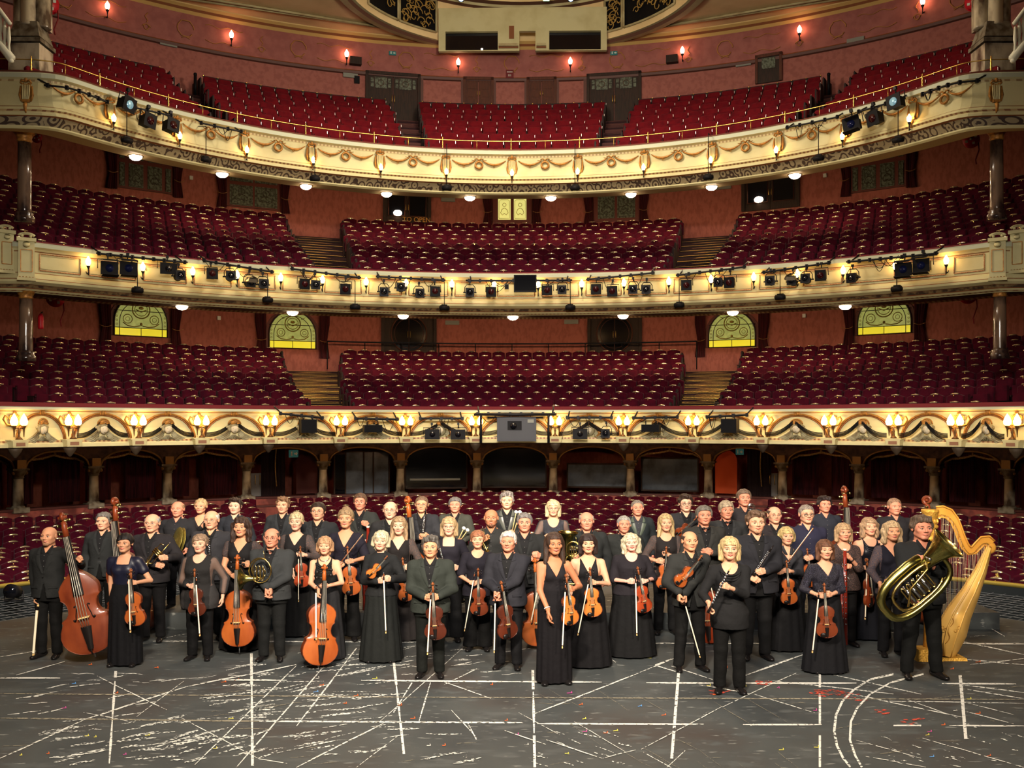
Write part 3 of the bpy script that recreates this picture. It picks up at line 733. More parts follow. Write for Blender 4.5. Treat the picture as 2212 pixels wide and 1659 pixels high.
rect_window(1064, 1149, 415, 482, ((.1, .78), (.88, .98)), ((.14, .46), (.54, .86)), backlit, 'central backlit window on middle level')
rect_window(1282, 1380, 415, 478, ((.1, .9),), ((.1, .47), (.53, .92)), glassg, 'inner right etched window on middle level')
rect_window(1839, 1957, 322, 410, r2, c4, glassg, 'outer right etched window on middle level')
def door_pair(px0, px1, yt, yb, kind):
    global ndoor; ndoor += 1
    M, w_, h = wallrect(px0, px1, yt, yb, r_wall, -.05)
    o = tag(empty('door_%d' % ndoor, M=M), kind='structure')
    jm = {'round': darkwood, 'brown': woodbrown}.get(kind, darkwood)
    b = MB()
    for sg in (-1, 1): b.box((sg*(w_/2-.05), -.03, h/2), (.12, .16, h), 0)
    b.box((0, -.03, h-.05), (w_, .16, .12), 0); obj('door_frame', b, jm, o)
    for sg in (-1, 1):
        lw = (w_-.24)/2-.01; cx = sg*(lw/2+.01)
        l = MB(); l.box((cx, 0, (h-.1)/2), (lw, .06, h-.1), 0)
        if kind in ('brown',):
            for k in range(3): l.box((cx, -.035, (h-.1)*(.18+.3*k)), (lw*.7, .02, (h-.1)*.22), 0)
        lf = obj('door_leaf', l, jm, o)
        g_ = MB()
        if kind == 'round':
            R = min(lw*1.0, h*.46)
            pts = [(sg*.03, h*.48-R)]+[(sg*(.03+R*.93*math.sin(a)), h*.48-R*math.cos(a)) for a in [PI*i/12 for i in range(1, 12)]]+[(sg*.03, h*.48+R)]
            g_.prism(pts if sg > 0 else pts[::-1], -.05, -.035, 0); g_.tube([(x, -.06, z) for x, z in pts], .03, 5, 1); g_.tube([(x*.8+sg*.01, -.055, h*.48+(z-h*.48)*.8) for x, z in pts], .012, 5, 1)
        elif kind == 'glazed':
            g_.box((cx, -.04, h*.52), (lw*.78, .03, h*.62), 0); g_.tube([(cx-lw*.4, -.06, h*.2), (cx+lw*.4, -.06, h*.2), (cx+lw*.4, -.06, h*.84), (cx-lw*.4, -.06, h*.84), (cx-lw*.4, -.06, h*.2)], .018, 4, 1)
        elif kind == 'small':
            g_.box((cx, -.04, h*.78), (lw*.5, .03, h*.22), 0)
            for s2 in (-1, 1):
                for q in (.73, .83): g_.box((cx+s2*lw*.36, -.04, h*q), (lw*.12, .03, h*.08), 0)
            g_.torus((cx, -.06, h*.78), h*.06, .01, 12, 4, 1)
        if g_.n: obj('pane', g_, [glassg if kind == 'small' else dkglass, woodbrown], lf)
        l = MB(); l.tube([(sg*.05, -.06, h*.38), (sg*.05, -.10, h*.4), (sg*.05, -.10, h*.52), (sg*.05, -.06, h*.54)], .014, 5); obj('door_handle', l, brass, lf)
    return M, w_, h
door_pair(790, 908, 158, 264, 'small'); door_pair(1268, 1385, 158, 264, 'small')
door_pair(1001, 1066, 168, 232, 'brown'); door_pair(1138, 1202, 168, 232, 'brown')
M, w_, h = door_pair(828, 930, 410, 482, 'glazed')
M2, w2, h2 = door_pair(1603, 1727, 372, 452, 'glazed')
door_pair(824, 942, 676, 762, 'round'); door_pair(1270, 1386, 676, 762, 'round')
# the lit lobby lamp seen through one leaf of each glazed pair
for MM, ww, hh, wh in ((M, w_, h, 'left'), (M2, w2, h2, 'right')):
    b = MB(); b.ball((-ww*.2, -.09, hh*.28), (.17, .05, .12), 12); 
    tag(obj('lobby_lamp', b, domelit, M=MM), 'glowing lobby lamp showing through the %s glazed doors on middle level' % wh, 'lamp', 'lobby lamps behind the glazed doors')
# single door, upper right
ndoor += 1
M, w_, h = wallrect(1632, 1690, 118, 178, r_wall, -.05)
o = tag(empty('door_%d' % ndoor, M=M), kind='structure')
b = MB(); b.box((0, 0, h/2), (w_*.8, .08, h), 0); b.box((-w_*.45, -.02, h/2), (w_*.1, .14, h), 1); b.box((w_*.45, -.02, h/2), (w_*.1, .14, h), 1); b.box((0, -.02, h*.97), (w_, .14, .12), 1); obj('door_leaf', b, [darkwood, woodbrown], o)
b = MB(); b.box((0, -.06, h*.68), (w_*.5, .03, h*.38), 0); obj('pane', b, glassg, o)
# flame sconces on the top wall
protoS = stem_lamp('wall_sconce', bulbpink, 1.35); kS = kids_of(protoS)
for q, (px, py) in enumerate(((232, 14), (500, 76), (749, 117), (990, 135), (1232, 133), (1474, 110), (1727, 65), (1993, 4))):
    o = protoS if q == 0 else copy_tree(protoS, kS)
    o.matrix_basis = frame(theta_at(px, r_wall, -.2), 21.5, z_at(px, py+4, r_wall, -.2))
    tag(o, 'pink glowing flame sconce, %s from the left on the frieze of the top wall' % nth(q), 'wall lamp', 'flame sconces on the top wall')
# faint gilt stencils on the frieze
b = MB(); ri = random.Random(5); ts = [-.98+i*.0653 for i in range(31)]
for i, t in enumerate(ts):
    def fp(x, z): return pol(t+x/21.6, 21.66, 17.66+z)
    if i % 3 == 0:
        b.tube([fp(.3*math.cos(a), .3*math.sin(a)+.02*math.sin(7*a)) for a in [2*PI*j/18 for j in range(17)]], .022, 4)
        b.tube([fp(-.15, -.36), fp(0, -.30), fp(.15, -.36)], .02, 4)
    elif i % 3 == 1:
        b.tube([fp(x, .28+.05*math.sin(x*9)) for x in [-.7+.14*j for j in range(11)]], .013, 4)
        b.tube([fp(x, -.30+.05*math.cos(x*8)) for x in [-.7+.14*j for j in range(11)]], .013, 4)
    else:
        for s2 in (-1, 1): b.tube([fp(s2*(.03+.12*(1-j/9))*math.cos(j*.7), -.26+.1*math.sin(j*.7)) for j in range(9)], .016, 4)
        b.tube([fp(.05*math.sin(j*1.3), -.1+.06*j) for j in range(7)], .016, 4)
obj('gilt_stencil', b, mat('stencil_gilt', (160, 112, 62), .6), wb)
# panelling posts on the wall between the top doors
b = MB()
for px in (911, 999, 1068, 1136, 1204, 1264):
    t = theta_at(px, r_wall); M = frame(t, 21.65, 15.0); 
    b.add([M @ Vector(p) for p in ((-.06, -.04, 0), (.06, -.04, 0), (.06, -.04, 1.95), (-.06, -.04, 1.95))], [(0, 1, 2, 3)])
obj('wall_panelling', b, mat('umber_rail', (86, 54, 46)), wb)
def wallthing(name, px, py, wpx, hpx, m, label, cat, extra=None, rf=r_wall, off=-.06, dep=.06, group=None):
    t = theta_at(px, rf, off); Y = pol(t, rf(t)+off)[1]; z = CH-(py-HY)/F*Y
    b = MB(); b.box((0, 0, 0), (wpx/F*Y/max(math.cos(t), .4), dep, hpx/F*Y), 0)
    o = obj(name, b, m, M=frame(t, rf(t)+off, z)); tag(o, label, cat, group)
    return o, wpx/F*Y/max(math.cos(t), .4), hpx/F*Y
signg = mat('exit_green', (40, 96, 92), .5, emit=(30, 92, 90), estr=.25); signw = mat('white_plastic', (200, 205, 195), .5); grey = mat('grey_fitting', (120, 122, 112), .5)
def exit_sign(px, py, wpx, hpx, label, rf=r_wall, off=-.06):
    o, w_, h_ = wallthing('exit_sign', px, py, wpx, hpx, signg, label, 'sign', rf=rf, off=off, group='green exit signs')
    b = MB(); b.box((-w_*.22, -.035, 0), (w_*.14, .01, h_*.6)); b.ball((-w_*.22, -.035, h_*.32), (w_*.06, .01, w_*.06), 8)
    b.add([(w_*.05, -.04, -h_*.1), (w_*.05, -.04, h_*.1), (w_*.25, -.04, h_*.1), (w_*.25, -.04, h_*.28), (w_*.42, -.04, 0), (w_*.25, -.04, -h_*.28), (w_*.25, -.04, -h_*.1)], [(6, 5, 4, 3, 2, 1, 0)])
    obj('running_figure', b, signw, o)
exit_sign(848, 115, 15, 8, 'small green exit sign on the frieze right of the third sconce')
exit_sign(1326, 115, 15, 8, 'small green exit sign on the frieze left of the sixth sconce')
for px, py, lb in ((364, 95, 'grey emergency light on the top wall above the outer left seat block'), (757, 163, 'grey emergency light on the top wall beside the left dark doors'), (1606, 138, 'grey emergency light left of the single upper door'),
                   (1848, 86, 'grey emergency light on the top wall above the outer right seat block'), (968, 431, 'grey emergency light on the middle wall right of the left glazed doors'), (1563, 404, 'grey emergency light on the middle wall left of the right glazed doors'),
                   (977, 697, 'grey emergency light on the lower wall right of the left round-glass doors'), (1234, 695, 'grey emergency light on the lower wall left of the right round-glass doors')):
    wallthing('emergency_light', px, py, 30, 9, grey, lb, 'light fitting', group='emergency lights on the back wall')
for px, py, lb in ((413, 384, 'left'), (1782, 379, 'right')): wallthing('switch_plate', px, py, 6, 8, signw, 'small white plate on the %s side of the middle level wall' % lb, 'switch', group='white wall plates')
for px, py, lb in ((473, 687, 'left'), (1737, 682, 'right')): wallthing('switch_plate', px, py, 6, 8, signw, 'small white plate between arched windows on the %s of the lower wall' % lb, 'switch', group='white wall plates')
o, w_, h_ = wallthing('notice_board', 1101, 160, 17, 18, mat('notice_red', (96, 22, 24), .5), 'small dark red notice in the middle of the top wall above the brown doors', 'sign')
b = MB()
for k in range(6): b.box((-w_*.3+w_*.12*k, -.035, h_*.22), (w_*.07, .01, h_*.12))
for k in range(3): b.box((-w_*.15+w_*.14*k, -.035, -h_*.18), (w_*.05, .01, h_*.25))
obj('lettering', b, signw, o)
for px, py, lb in ((768, 132, 'left'), (1452, 128, 'right')):
    o, w_, h_ = wallthing('wall_basket', px, py, 24, 16, darkwood, 'dark carved bracket box beside a sconce on the %s of the top wall' % lb, 'wall bracket', group='carved boxes on the top wall', off=-.15, dep=.25)
wallthing('wall_telephone', 771, 172, 11, 16, black, 'small black wall telephone by the left dark doors on the top level', 'telephone')
# lettering under the left glazed doors
cu = bpy.data.curves.new('lettering', 'FONT'); cu.body = 'TO OPEN'; cu.size = .26; cu.extrude = .008; cu.align_x = 'CENTER'; 
o = bpy.data.objects.new('door_lettering_curve', cu); C.objects.link(o); bpy.context.view_layer.update()
me = bpy.data.meshes.new_from_object(o.evaluated_get(bpy.context.evaluated_depsgraph_get())); bpy.data.objects.remove(o); me.materials.clear(); me.materials.append(mat('gilt_letters', (176, 128, 60), .4, .4)); o = link('door_lettering', me); t = theta_at(900, r_wall, -.2); o.matrix_basis = frame(t, 21.5, z_at(900, 479, r_wall, -.2)) @ Rx(PI/2)
tag(o, 'gilt TO OPEN lettering across the foot of the left glazed doors', 'lettering')
# fire hose reels
hose = mat('fire_red', (168, 22, 34), .4); hosed = mat('hose_rubber', (110, 20, 24), .6)
def hose_reel(px, py, rpx, label, rf, off):
    t = theta_at(px, rf, off); Y = pol(t, rf(t)+off)[1]; z = CH-(py-HY)/F*Y; R = rpx/F*Y
    e = empty('fire_hose_reel', M=T(pol(t, rf(t)+off, z)) @ Rz(-t*.5)); tag(e, label, 'hose reel', 'red fire hose reels')
    b = MB(); b.tube([(0, -.08, 0), (0, -.10, 0)], R, 24, 0); b.tube([(0, .06, 0), (0, .08, 0)], R, 24, 0); b.tube([(0, -.14, 0), (0, -.1, 0)], R*.2, 12, 1); obj('reel', b, [hose, steel], e)
    for k in range(4): b = MB(); b.box((R*.6*math.cos(k*PI/2+.5), -.105, R*.6*math.sin(k*PI/2+.5)), (R*.3, .02, R*.3), 0); obj('sticker', b, signw, e)
    b = MB(); b.tube([(0, 0, R*.9), (0, 0, -R*.9)], R*.1, 6); 
    for k in range(5): b.torus((0, -.05+.03*k, 0), R*.82, .014, 18, 5)
    b.tube([(R*.8, -.02, 0), (R*.9, -.02, -R*1.4), (R*.5, -.02, -R*2.6), (R*.6, -.02, -R*3.2)], .02, 5); obj('hose', b, hosed, e)
hose_reel(106, 10, 20, 'red hose reel beside the left pier at the top of the house', r_wall, -4.6)
hose_reel(2102, 6, 17, 'red hose reel beside the right pier at the top of the house', r_wall, -4.6)
hose_reel(2098, 302, 17, 'red hose reel beside the right column on middle level', r_wall, -5)
hose_reel(80, 298, 10, 'red hose reel half hidden behind the left column on middle level', r_wall, -5)
hose_reel(120, 644, 19, 'red hose reel beside the left column on the lower balcony', r_wall, -5)
hose_reel(2091, 636, 20, 'red hose reel beside the right column on the lower balcony', r_wall, -5)
# a pair of fire extinguishers by the left column
for px, py, lb in ((88, 692, 'red fire extinguisher on the wall under the left hose reel'),):
    t = theta_at(px, r_wall, -5); b = MB(); b.lathe([(.07, -.25), (.08, -.2), (.08, .1), (.05, .17), (.02, .2)], 12); b.tube([(0, 0, .2), (.06, 0, .25)], .015, 6, 1)
    o = obj('fire_extinguisher', b, [hose, black], M=frame(t, 16.7, z_at(px, py, r_wall, -5))); tag(o, lb, 'fire extinguisher')
# columns that carry the balconies at both ends, and the big piers above
def column(name, px, yt, yb, wpx, Y, m, label, capm=gold):
    X = (px-HX)/F*Y; z1 = CH-(yt-HY)/F*Y; z0 = CH-(yb-HY)/F*Y; r = wpx/2/F*Y; h = z1-z0
    e = empty(name, (X, Y, z0)); tag(e, label, 'column', kind='thing')
    b = MB(); b.lathe([(r*1.0, 0), (r, h*.1), (r*.98, h*.5), (r*.92, h*.9)], 20); obj('shaft', b, m, e)
    b = MB(); b.lathe([(r*.95, h*.88), (r*1.1, h*.9), (r*.98, h*.92), (r*1.25, h*.97), (r*1.5, h*.985), (r*1.5, h)], 16); obj('capital', b, capm, e)
    b = MB(); b.lathe([(r*1.45, -.12), (r*1.45, .0), (r*1.2, .05), (r*1.3, .09), (r*1.05, .14)], 16); obj('base', b, m, e)
    return e
column('marble_column', 53, 286, 470, 29, 25.3, marbled, 'dark polished column under the left end of the top balcony')
column('marble_column', 2153, 282, 465, 28, 25.3, marbled, 'dark polished column under the right end of the top balcony')
column('marble_column', 56, 629, 770, 28, 25.9, marbled, 'brown marble column under the left end of the middle balcony')
column('marble_column', 2160, 625, 765, 27, 25.9, marbled, 'brown marble column under the right end of the middle balcony')
for sg, nm in ((-1, 'left'), (1, 'right')):
    Y = 26.3; x = lambda p: ((p-HX)/F*Y if sg < 0 else -(p-HX)/F*Y)
    e = empty('stone_pier', (x(67), Y, 11.2)); tag(e, 'massive veined stone pier with clustered shafts at the %s end of the top balcony' % nm, 'pier', kind='thing')
    zz = lambda p: CH-(p-HY)/F*Y-11.2
    ww = 66/F*Y
    b = MB(); b.box((0, 0, zz(105)/2), (ww, ww, zz(105)), 0); b.box((0, 0, zz(98)), (ww*1.12, ww*1.12, .1), 1); b.box((0, 0, zz(72)), (ww*1.0, ww*1.0, zz(60)-zz(95)), 1, taper=.72); obj('pedestal', b, [marble, stone], e)
    b = MB(); r = .2
    for dx in (-.27, 0, .27): b.lathe([(r*.95, zz(62)), (r*1.1, zz(60)), (r, zz(56)), (r*.95, zz(-160))], 14, c=(dx, -.12 if dx == 0 else .05, 0))
    b.box((0, .25, (zz(60)+zz(-160))/2), (ww*.95, .3, zz(-160)-zz(60)), 0); obj('clustered_shaft', b, marble, e)
    # sloping balustrade of the box beside the pier
    e = empty('box_balustrade', (0, 0, 0)); tag(e, 'white balustrade of a box sloping down beside the %s pier' % nm, 'balustrade', kind='thing')
    b = MB(); Yb = 24.0; q = lambda px, py, dy=0.: Vector(((px-HX)/F*Yb*(1 if sg < 0 else -1), Yb+dy, CH-(py-HY)/F*Yb))
    for y0, y1, x1, r_ in ((18, 52, 22, .05), (95, 128, 26, .10), (100, 134, 26, .06)): b.tube([q(-60, y0-75), q(x1, y1)], r_, 6)
    for k in range(8): xx = -44+9*k; b.lathe([(.03, -.3), (.05, -.2), (.03, 0), (.05, .15), (.03, .42)], 8, c=q(xx, 70+xx*1.4))
    obj('balusters', b, mat('pale_plaster', (205, 205, 185), .5), e)
# floor-level side wall returns seen past the columns on the lower balcony
# ---------------------------------------------------------------- seats
plush = mat('burgundy_plush', (60, 5, 21), .85, sheen=.04, spec=.05, noise=(4, (42, 3, 17), .4, .7))
plush2 = mat('red_plush', (92, 12, 20), .85, sheen=.06, spec=.06, noise=(4, (72, 8, 17), .4, .7))
glint_m = mat('crest_glint', (190, 168, 132), .2, .75)  # pale lens-shaped crest stands in for the glint on each seat top
darkarm = mat('dark_arm', (30, 14, 14), .6, spec=.2)
badge_m = mat('brass_badge', (226, 190, 104), .2, .9)
chrome = mat('chrome', (150, 140, 135), .3, 1.)
def backrest_mb(kind, hi=True):
    b = MB(); n = 8 if hi else 4; hw = .235 if kind != 'arch' else .243
    if kind == 'arch': out = [(-hw, .40), (-hw, .845)]+[(-hw+2*hw*i/n, .845+.065*math.sin(PI*i/n)) for i in range(1, n)]+[(hw, .845), (hw, .40)]
    else: out = [(-hw, .40), (-hw, .84), (-hw+.05, .90), (hw-.05, .90), (hw, .84), (hw, .40)]
    out = out[::-1]
    lean = lambda z: .10*(z-.4)
    m = len(out); v = []
    for y, k in ((.045, 1.), (-.03, 1.), (-.055, .88)):
        for x, z in out: zz = .64+(z-.64)*(k if k < 1 else 1); v.append((x*k, y+lean(z), zz))
    f = [(i, (i+1) % m, m+(i+1) % m, m+i) for i in range(m)]+[(m+i, m+(i+1) % m, 2*m+(i+1) % m, 2*m+i) for i in range(m)]
    f += [tuple(range(m-1, -1, -1)), tuple(range(2*m, 3*m))]
    b.add(v, [q[::-1] for q in f]); return b
def pad_mb():
    b = MB(); b.box((0, -.16, .47), (.42, .10, .40), 0, M=None); return b
def glint_crest_mb(n=10):
    b = MB(); k = 7
    top = [(-.11+.22*i/k, .038*math.sin(PI*i/k)) for i in range(k+1)]
    z0 = .885
    b.grid([[(x, .0, z0+.0) for x, h in top], [(x, -.02-.25*h, z0+.02+h*.35) for x, h in top], [(x, .05, z0+.022+h*.75) for x, h in top], [(x, .11, z0+.0+h*.2) for x, h in top]], 0, True); return b
def badge_mb(n=8):
    b = MB(); b.tube([(0, -.035, .855), (0, -.05, .855)], .017, n); return b
def arm_mb():
    b = MB()
    b.box((-.2555, -.06, .60), (.020, .34, .04)); b.box((-.2555, -.02, .30), (.018, .24, .60)); return b
def tick_mb():
    b = MB(); b.box((.25, -.02, .80), (.010, .015, .08)); return b
seatA = {'backrest': (backrest_mb('arch').mesh('backrest', plush), ), 'crest': (glint_crest_mb().mesh('crest', glint_m),), 'number_badge': (badge_mb().mesh('number_badge', badge_m),),
         'seat_pad': (pad_mb().mesh('seat_pad', plush),), 'armrest': (arm_mb().mesh('armrest', darkarm),)}
KEEP = [('top', sg_*12.42, 26.3, .80) for sg_ in (-1, 1)]+[('mid', (q_-HX)/F*25.3, 25.3, .6) for q_ in (53, 2153)]+[('low', (q_-HX)/F*25.9, 25.9, .6) for q_ in (56, 2160)]
seatB = {'backrest': (backrest_mb('round').mesh('backrest', plush2),), 'seat_pad': (pad_mb().mesh('seat_pad', plush2),), 'armrest': seatA['armrest'], 'arm_standard': (tick_mb().mesh('arm_standard', chrome),)}
SEATS = []   # (tier, block, row, number in the row, pos, yaw)
def add_row(tier, row, z, rfun, blocks, pitch=.53, c=(CX, CY), inside=None):
    for nm, a0, a1 in blocks:
        t, pts = a0, []
        while t < a1:
            r_ = rfun(t); pts.append(t); t += pitch/r_
        if not pts: continue
        sh = (a1-pts[-1]-pitch/r_)/2
        q = 0
        for t in pts:
            t += sh+pitch/r_/2; r_ = rfun(t); p = Vector((c[0]+r_*math.sin(t), c[1]+r_*math.cos(t), z))
            px = HX+F*p[0]/p[1]; py = HY+F*(CH-p[2]-.9)/p[1]
            if px < -14 or px > 2226 or py > 1300 or (inside and not inside(p)): continue
            if any(abs(p[0]-x_) < w_ and abs(p[1]-y_) < w_ for t_, x_, y_, w_ in KEEP if t_ == tier): continue
            d = Vector((c[0], c[1]))
            SEATS.append((tier, nm, row, q, p, -t, px, py)); q += 1
for key, T_ in TIERS.items():
    for k in range(T_['n']):
        u = k/(T_['n']-1.); lims = []
        ed = [(a+(b_-a)*u, T_['aw']) for a, b_ in T_['aisles']]
        L_ = 1.12
        if key == 'top':
            (a1, w1), (a2, w2) = ed
            blocks = [('outer left', -L_, -a2-w2), ('inner left', -a2+w2, -a1-w1), ('centre', -a1+w1, a1-w1), ('inner right', a1+w1, a2-w2), ('outer right', a2+w2, L_)]
        else:
            (a1, w1), = ed
            blocks = [('left', -L_, -a1-w1), ('centre', -a1+w1, a1-w1), ('right', a1+w1, L_)]
        rf_ = lambda t, k=k: row_r(T_, k, t)
        add_row(key, k, row_z(T_, k)-T_['hb'], rf_, blocks, .53)
C2 = (0.0, 10.0)
def stall_top(r): return max(0.02, .645-.0865*(27.5-r))
def in_stalls(p): return (p[0]-CX)**2+(p[1]-CY)**2 < 18.1**2 if p[1] > CY-2 else abs(p[0]) < 17.5
NS = 15
for k in range(NS):
    r_ = 14.35+.94*k
    add_row('stalls', k, stall_top(r_)-.94, lambda t, r_=r_: r_, [('left', -1.15, -.345), ('centre', -.30, .30), ('right', .345, 1.15)], .56, C2, in_stalls)
# the 300 that show largest are objects of their own
def shows(s):
    tier, nm, row, q, p, yaw, px, py = s
    if not (6 < px < 2206): return False
    if tier == 'stalls':
        if 150 < px < 2060 and py > 1112: return False
        if px <= 150 and py > 1262: return False
        return py < 1262
    return py > 0
cand = sorted([s for s in SEATS if shows(s)], key=lambda s: s[4][1])
chosen = set(id(s) for s in cand[:300])
TN = {'top': 'top balcony', 'mid': 'middle balcony', 'low': 'lower balcony', 'stalls': 'stalls'}
num = {}
for s in sorted([s for s in SEATS if id(s) in chosen], key=lambda s: s[6]):
    tier, nm, row, q, p, yaw, px, py = s
    kk = (tier, nm, row); num[kk] = num.get(kk, -1)+1
    side = ' counting inward' if nm != 'centre' else ''
    e = empty('theatre_seat', p, yaw)
    tag(e, 'plush seat, %s from left, %s row, %s block of the %s' % (nth(num[kk]), nth(row), nm, TN[tier]), 'seat', 'plush theatre seats of the %s' % TN[tier])
    for pn, (me,) in (seatA if tier != 'top' else seatB).items(): link(pn, me, e)
def lowseat(kind):
    b = backrest_mb('arch' if kind != 'top' else 'round', kind == 'stalls'); b.mi = [0]*len(b.f)
    def join(o, mi): b.add(o.v, o.f, mi, o.sm[0] if o.sm else False)
    join(pad_mb(), 0)
    if kind == 'top': join(tick_mb(), 3)
    else: join(glint_crest_mb(), 1); join(badge_mb(4), 2)
    join(arm_mb(), 4); return b
V, Fc, MI, SMs = [], [], [], []; off = 0
protos = {k: lowseat(k) for k in ('top', 'mid', 'low', 'stalls')}
arr = {k: np.array(b.v) for k, b in protos.items()}
for s in SEATS:
    if id(s) in chosen: continue
    tier, nm, row, q, p, yaw, px, py = s
    b = protos[tier]; a = arr[tier]; c_, s_ = math.cos(yaw), math.sin(yaw)
    v = np.stack([a[:, 0]*c_-a[:, 1]*s_+p[0], a[:, 0]*s_+a[:, 1]*c_+p[1], a[:, 2]+p[2]], 1)
    V.append(v); Fc += [tuple(i+off for i in f) for f in b.f]; MI += [m if m != 0 or tier != 'top' else 5 for m in b.mi]; SMs += b.sm; off += len(v)
me = bpy.data.meshes.new('theatre_seats'); me.from_pydata(np.concatenate(V).tolist(), [], Fc)
for m in (plush, glint_m, badge_m, chrome, darkarm, plush2): me.materials.append(m)
me.polygons.foreach_set('material_index', MI); me.polygons.foreach_set('use_smooth', SMs); me.update()
o = link('theatre_seats', me); tag(o, 'rows of burgundy plush tip-up seats filling the three balconies and stalls', 'seat', kind='stuff')
print('seats', len(SEATS), 'individual', len(chosen))
# low partitions at the back of the upper blocks, and the ends of the rows by the aisles
part_m = mat('row_end_wood', (30, 18, 16), .65, spec=.2)
b = MB()
for key in ('top', 'mid', 'low'):
    T_ = TIERS[key]
    for (af, ab) in T_['aisles']:
        for sg in (-1, 1):
            for s2 in (-1, 1):
                for k in range(T_['n']):
                    u = k/(T_['n']-1.); t = sg*(af+(ab-af)*u)+s2*(T_['aw']-.007); r_ = row_r(T_, k, t)
                    M = frame(t, r_, row_z(T_, k)-T_['hb'])
                    b.prism([(-.03, 0), (.03, 0), (.03, .72), (0, .78), (-.03, .72)], -.22, .1, 0, M=M)
tag(obj('row_end_panel', b, part_m), 'dark wooden end panels and standards of the seat rows along the aisles', 'seat end panel', kind='stuff')
# back rail wall of the top balcony: capping with brass studs
for nm, a0, a1 in (('inner left', -.57, -.24), ('centre', -.17, .17), ('inner right', .24, .57), ('outer left', -1.0, -.645), ('outer right', .645, 1.0)):
    T_ = TIERS['top']; b = MB(); n = 24
    ts = [a0+(a1-a0)*i/n for i in range(n+1)]
    zt = row_z(T_, 7)+.02; r_ = lambda t: row_r(T_, 7, t)+.2
    b.grid([[pol(t, r_(t), zt-1.0) for t in ts], [pol(t, r_(t), zt+.04) for t in ts], [pol(t, r_(t)+.12, zt+.04) for t in ts]], 0, False)
    e = tag(obj('seat_back_screen', b, part_m), 'dark capped partition with brass studs behind the %s block of the top balcony' % nm, 'partition', 'partitions behind the top seats')
    b = MB(); L_ = 21*(a1-a0); m_ = int(L_/.53)
    for i in range(m_+1): t = a0+(a1-a0)*i/m_; b.ball(pol(t, r_(t)-.03, zt+.03), .028, 6)
    obj('brass_stud', b, badge_m, e)
# rail behind the last rows of the lower balcony
b = MB(); n = 30; ts = [-.345+.69*i/n for i in range(n+1)]; b.tube([pol(t, 21.1, 6.28) for t in ts], .03, 6)
for i in range(0, n+1, 3): b.tube([pol(ts[i], 21.1, 6.3), pol(ts[i], 21.1, 5.2)], .022, 6)
tag(obj('standing_rail', b, blackg), 'thin dark rail on posts behind the last centre row of the lower balcony', 'railing')
# newel posts by the top aisles
for sg, nm in ((-1, 'left'), (1, 'right')):
    b = MB(); b.tube([(0, 0, 0), (0, 0, .72)], .055, 10); b.ball((0, 0, .75), .07, 10); b.box((0, .12, .25), (.08, .22, .4))
    o = obj('aisle_newel', b, black, M=frame(sg*.585, 20.7, 14.95)); tag(o, 'black post with rounded top at the back of the %s outer aisle, top balcony' % nm, 'post')
# ---------------------------------------------------------------- stalls floor, pit, arcade
b = MB(); rs = [13.5+.94*k for k in range(17)]; ts = [-1.3+2.6*i/60 for i in range(61)]
b.grid([[(C2[0]+r_*math.sin(t), C2[1]+r_*math.cos(t), stall_top(r_)-.94) for t in ts] for r_ in rs], 0, False, True)
tag(obj('floor_stalls', b, carpet), kind='structure')
b = MB(); b.grid([[(13.4*math.sin(t), 10+13.4*math.cos(t), z) for t in ts] for z in (-2.6, -.02)], 0, False); b.grid([[(13.4*math.sin(t), 10+13.4*math.cos(t), -.02) for t in ts], [(13.55*math.sin(t), 10+13.55*math.cos(t), -.02) for t in ts], [(13.55*math.sin(t), 10+13.55*math.cos(t), -.9) for t in ts]], 0, False)
tag(obj('wall_pit', b, mat('pit_wall', (22, 28, 30), .6)), kind='structure')
b = MB(); b.tube([(13.42*math.sin(t), 10+13.42*math.cos(t), .02) for t in ts], .045, 8)
tag(obj('pit_rail', b, mat('pit_rail_brass', (168, 150, 70), .35, .7)), 'curved brass rail on the front wall of the stalls above the pit', 'railing')
b = MB(); b.add([(-14, 8, -2.6), (14, 8, -2.6), (14, 24, -2.6), (-14, 24, -2.6)], [(0, 1, 2, 3)]); tag(obj('floor_pit', b, mat('pit_floor', (14, 14, 18), .8)), kind='structure')
# net over the pit
b = MB(); ts2 = [-1.25+2.5*i/150 for i in range(151)]
for i in range(14): r_ = 10.1+.24*i; b.grid([[(r_*math.sin(t), 10+r_*math.cos(t), -.16) for t in ts2], [((r_+.02)*math.sin(t), 10+(r_+.02)*math.cos(t), -.155) for t in ts2]], 0, False, True)
for t in ts2: b.add([(10.05*math.sin(t-.0008), 10+10.05*math.cos(t-.0008), -.158), (10.05*math.sin(t+.0008), 10+10.05*math.cos(t+.0008), -.158), (13.4*math.sin(t+.0006), 10+13.4*math.cos(t+.0006), -.158), (13.4*math.sin(t-.0006), 10+13.4*math.cos(t-.0006), -.158)], [(0, 1, 2, 3)])
tag(obj('pit_net', b, mat('net_cord', (92, 98, 104), .7)), 'grey safety net stretched over the orchestra pit behind the players', 'net', kind='stuff')
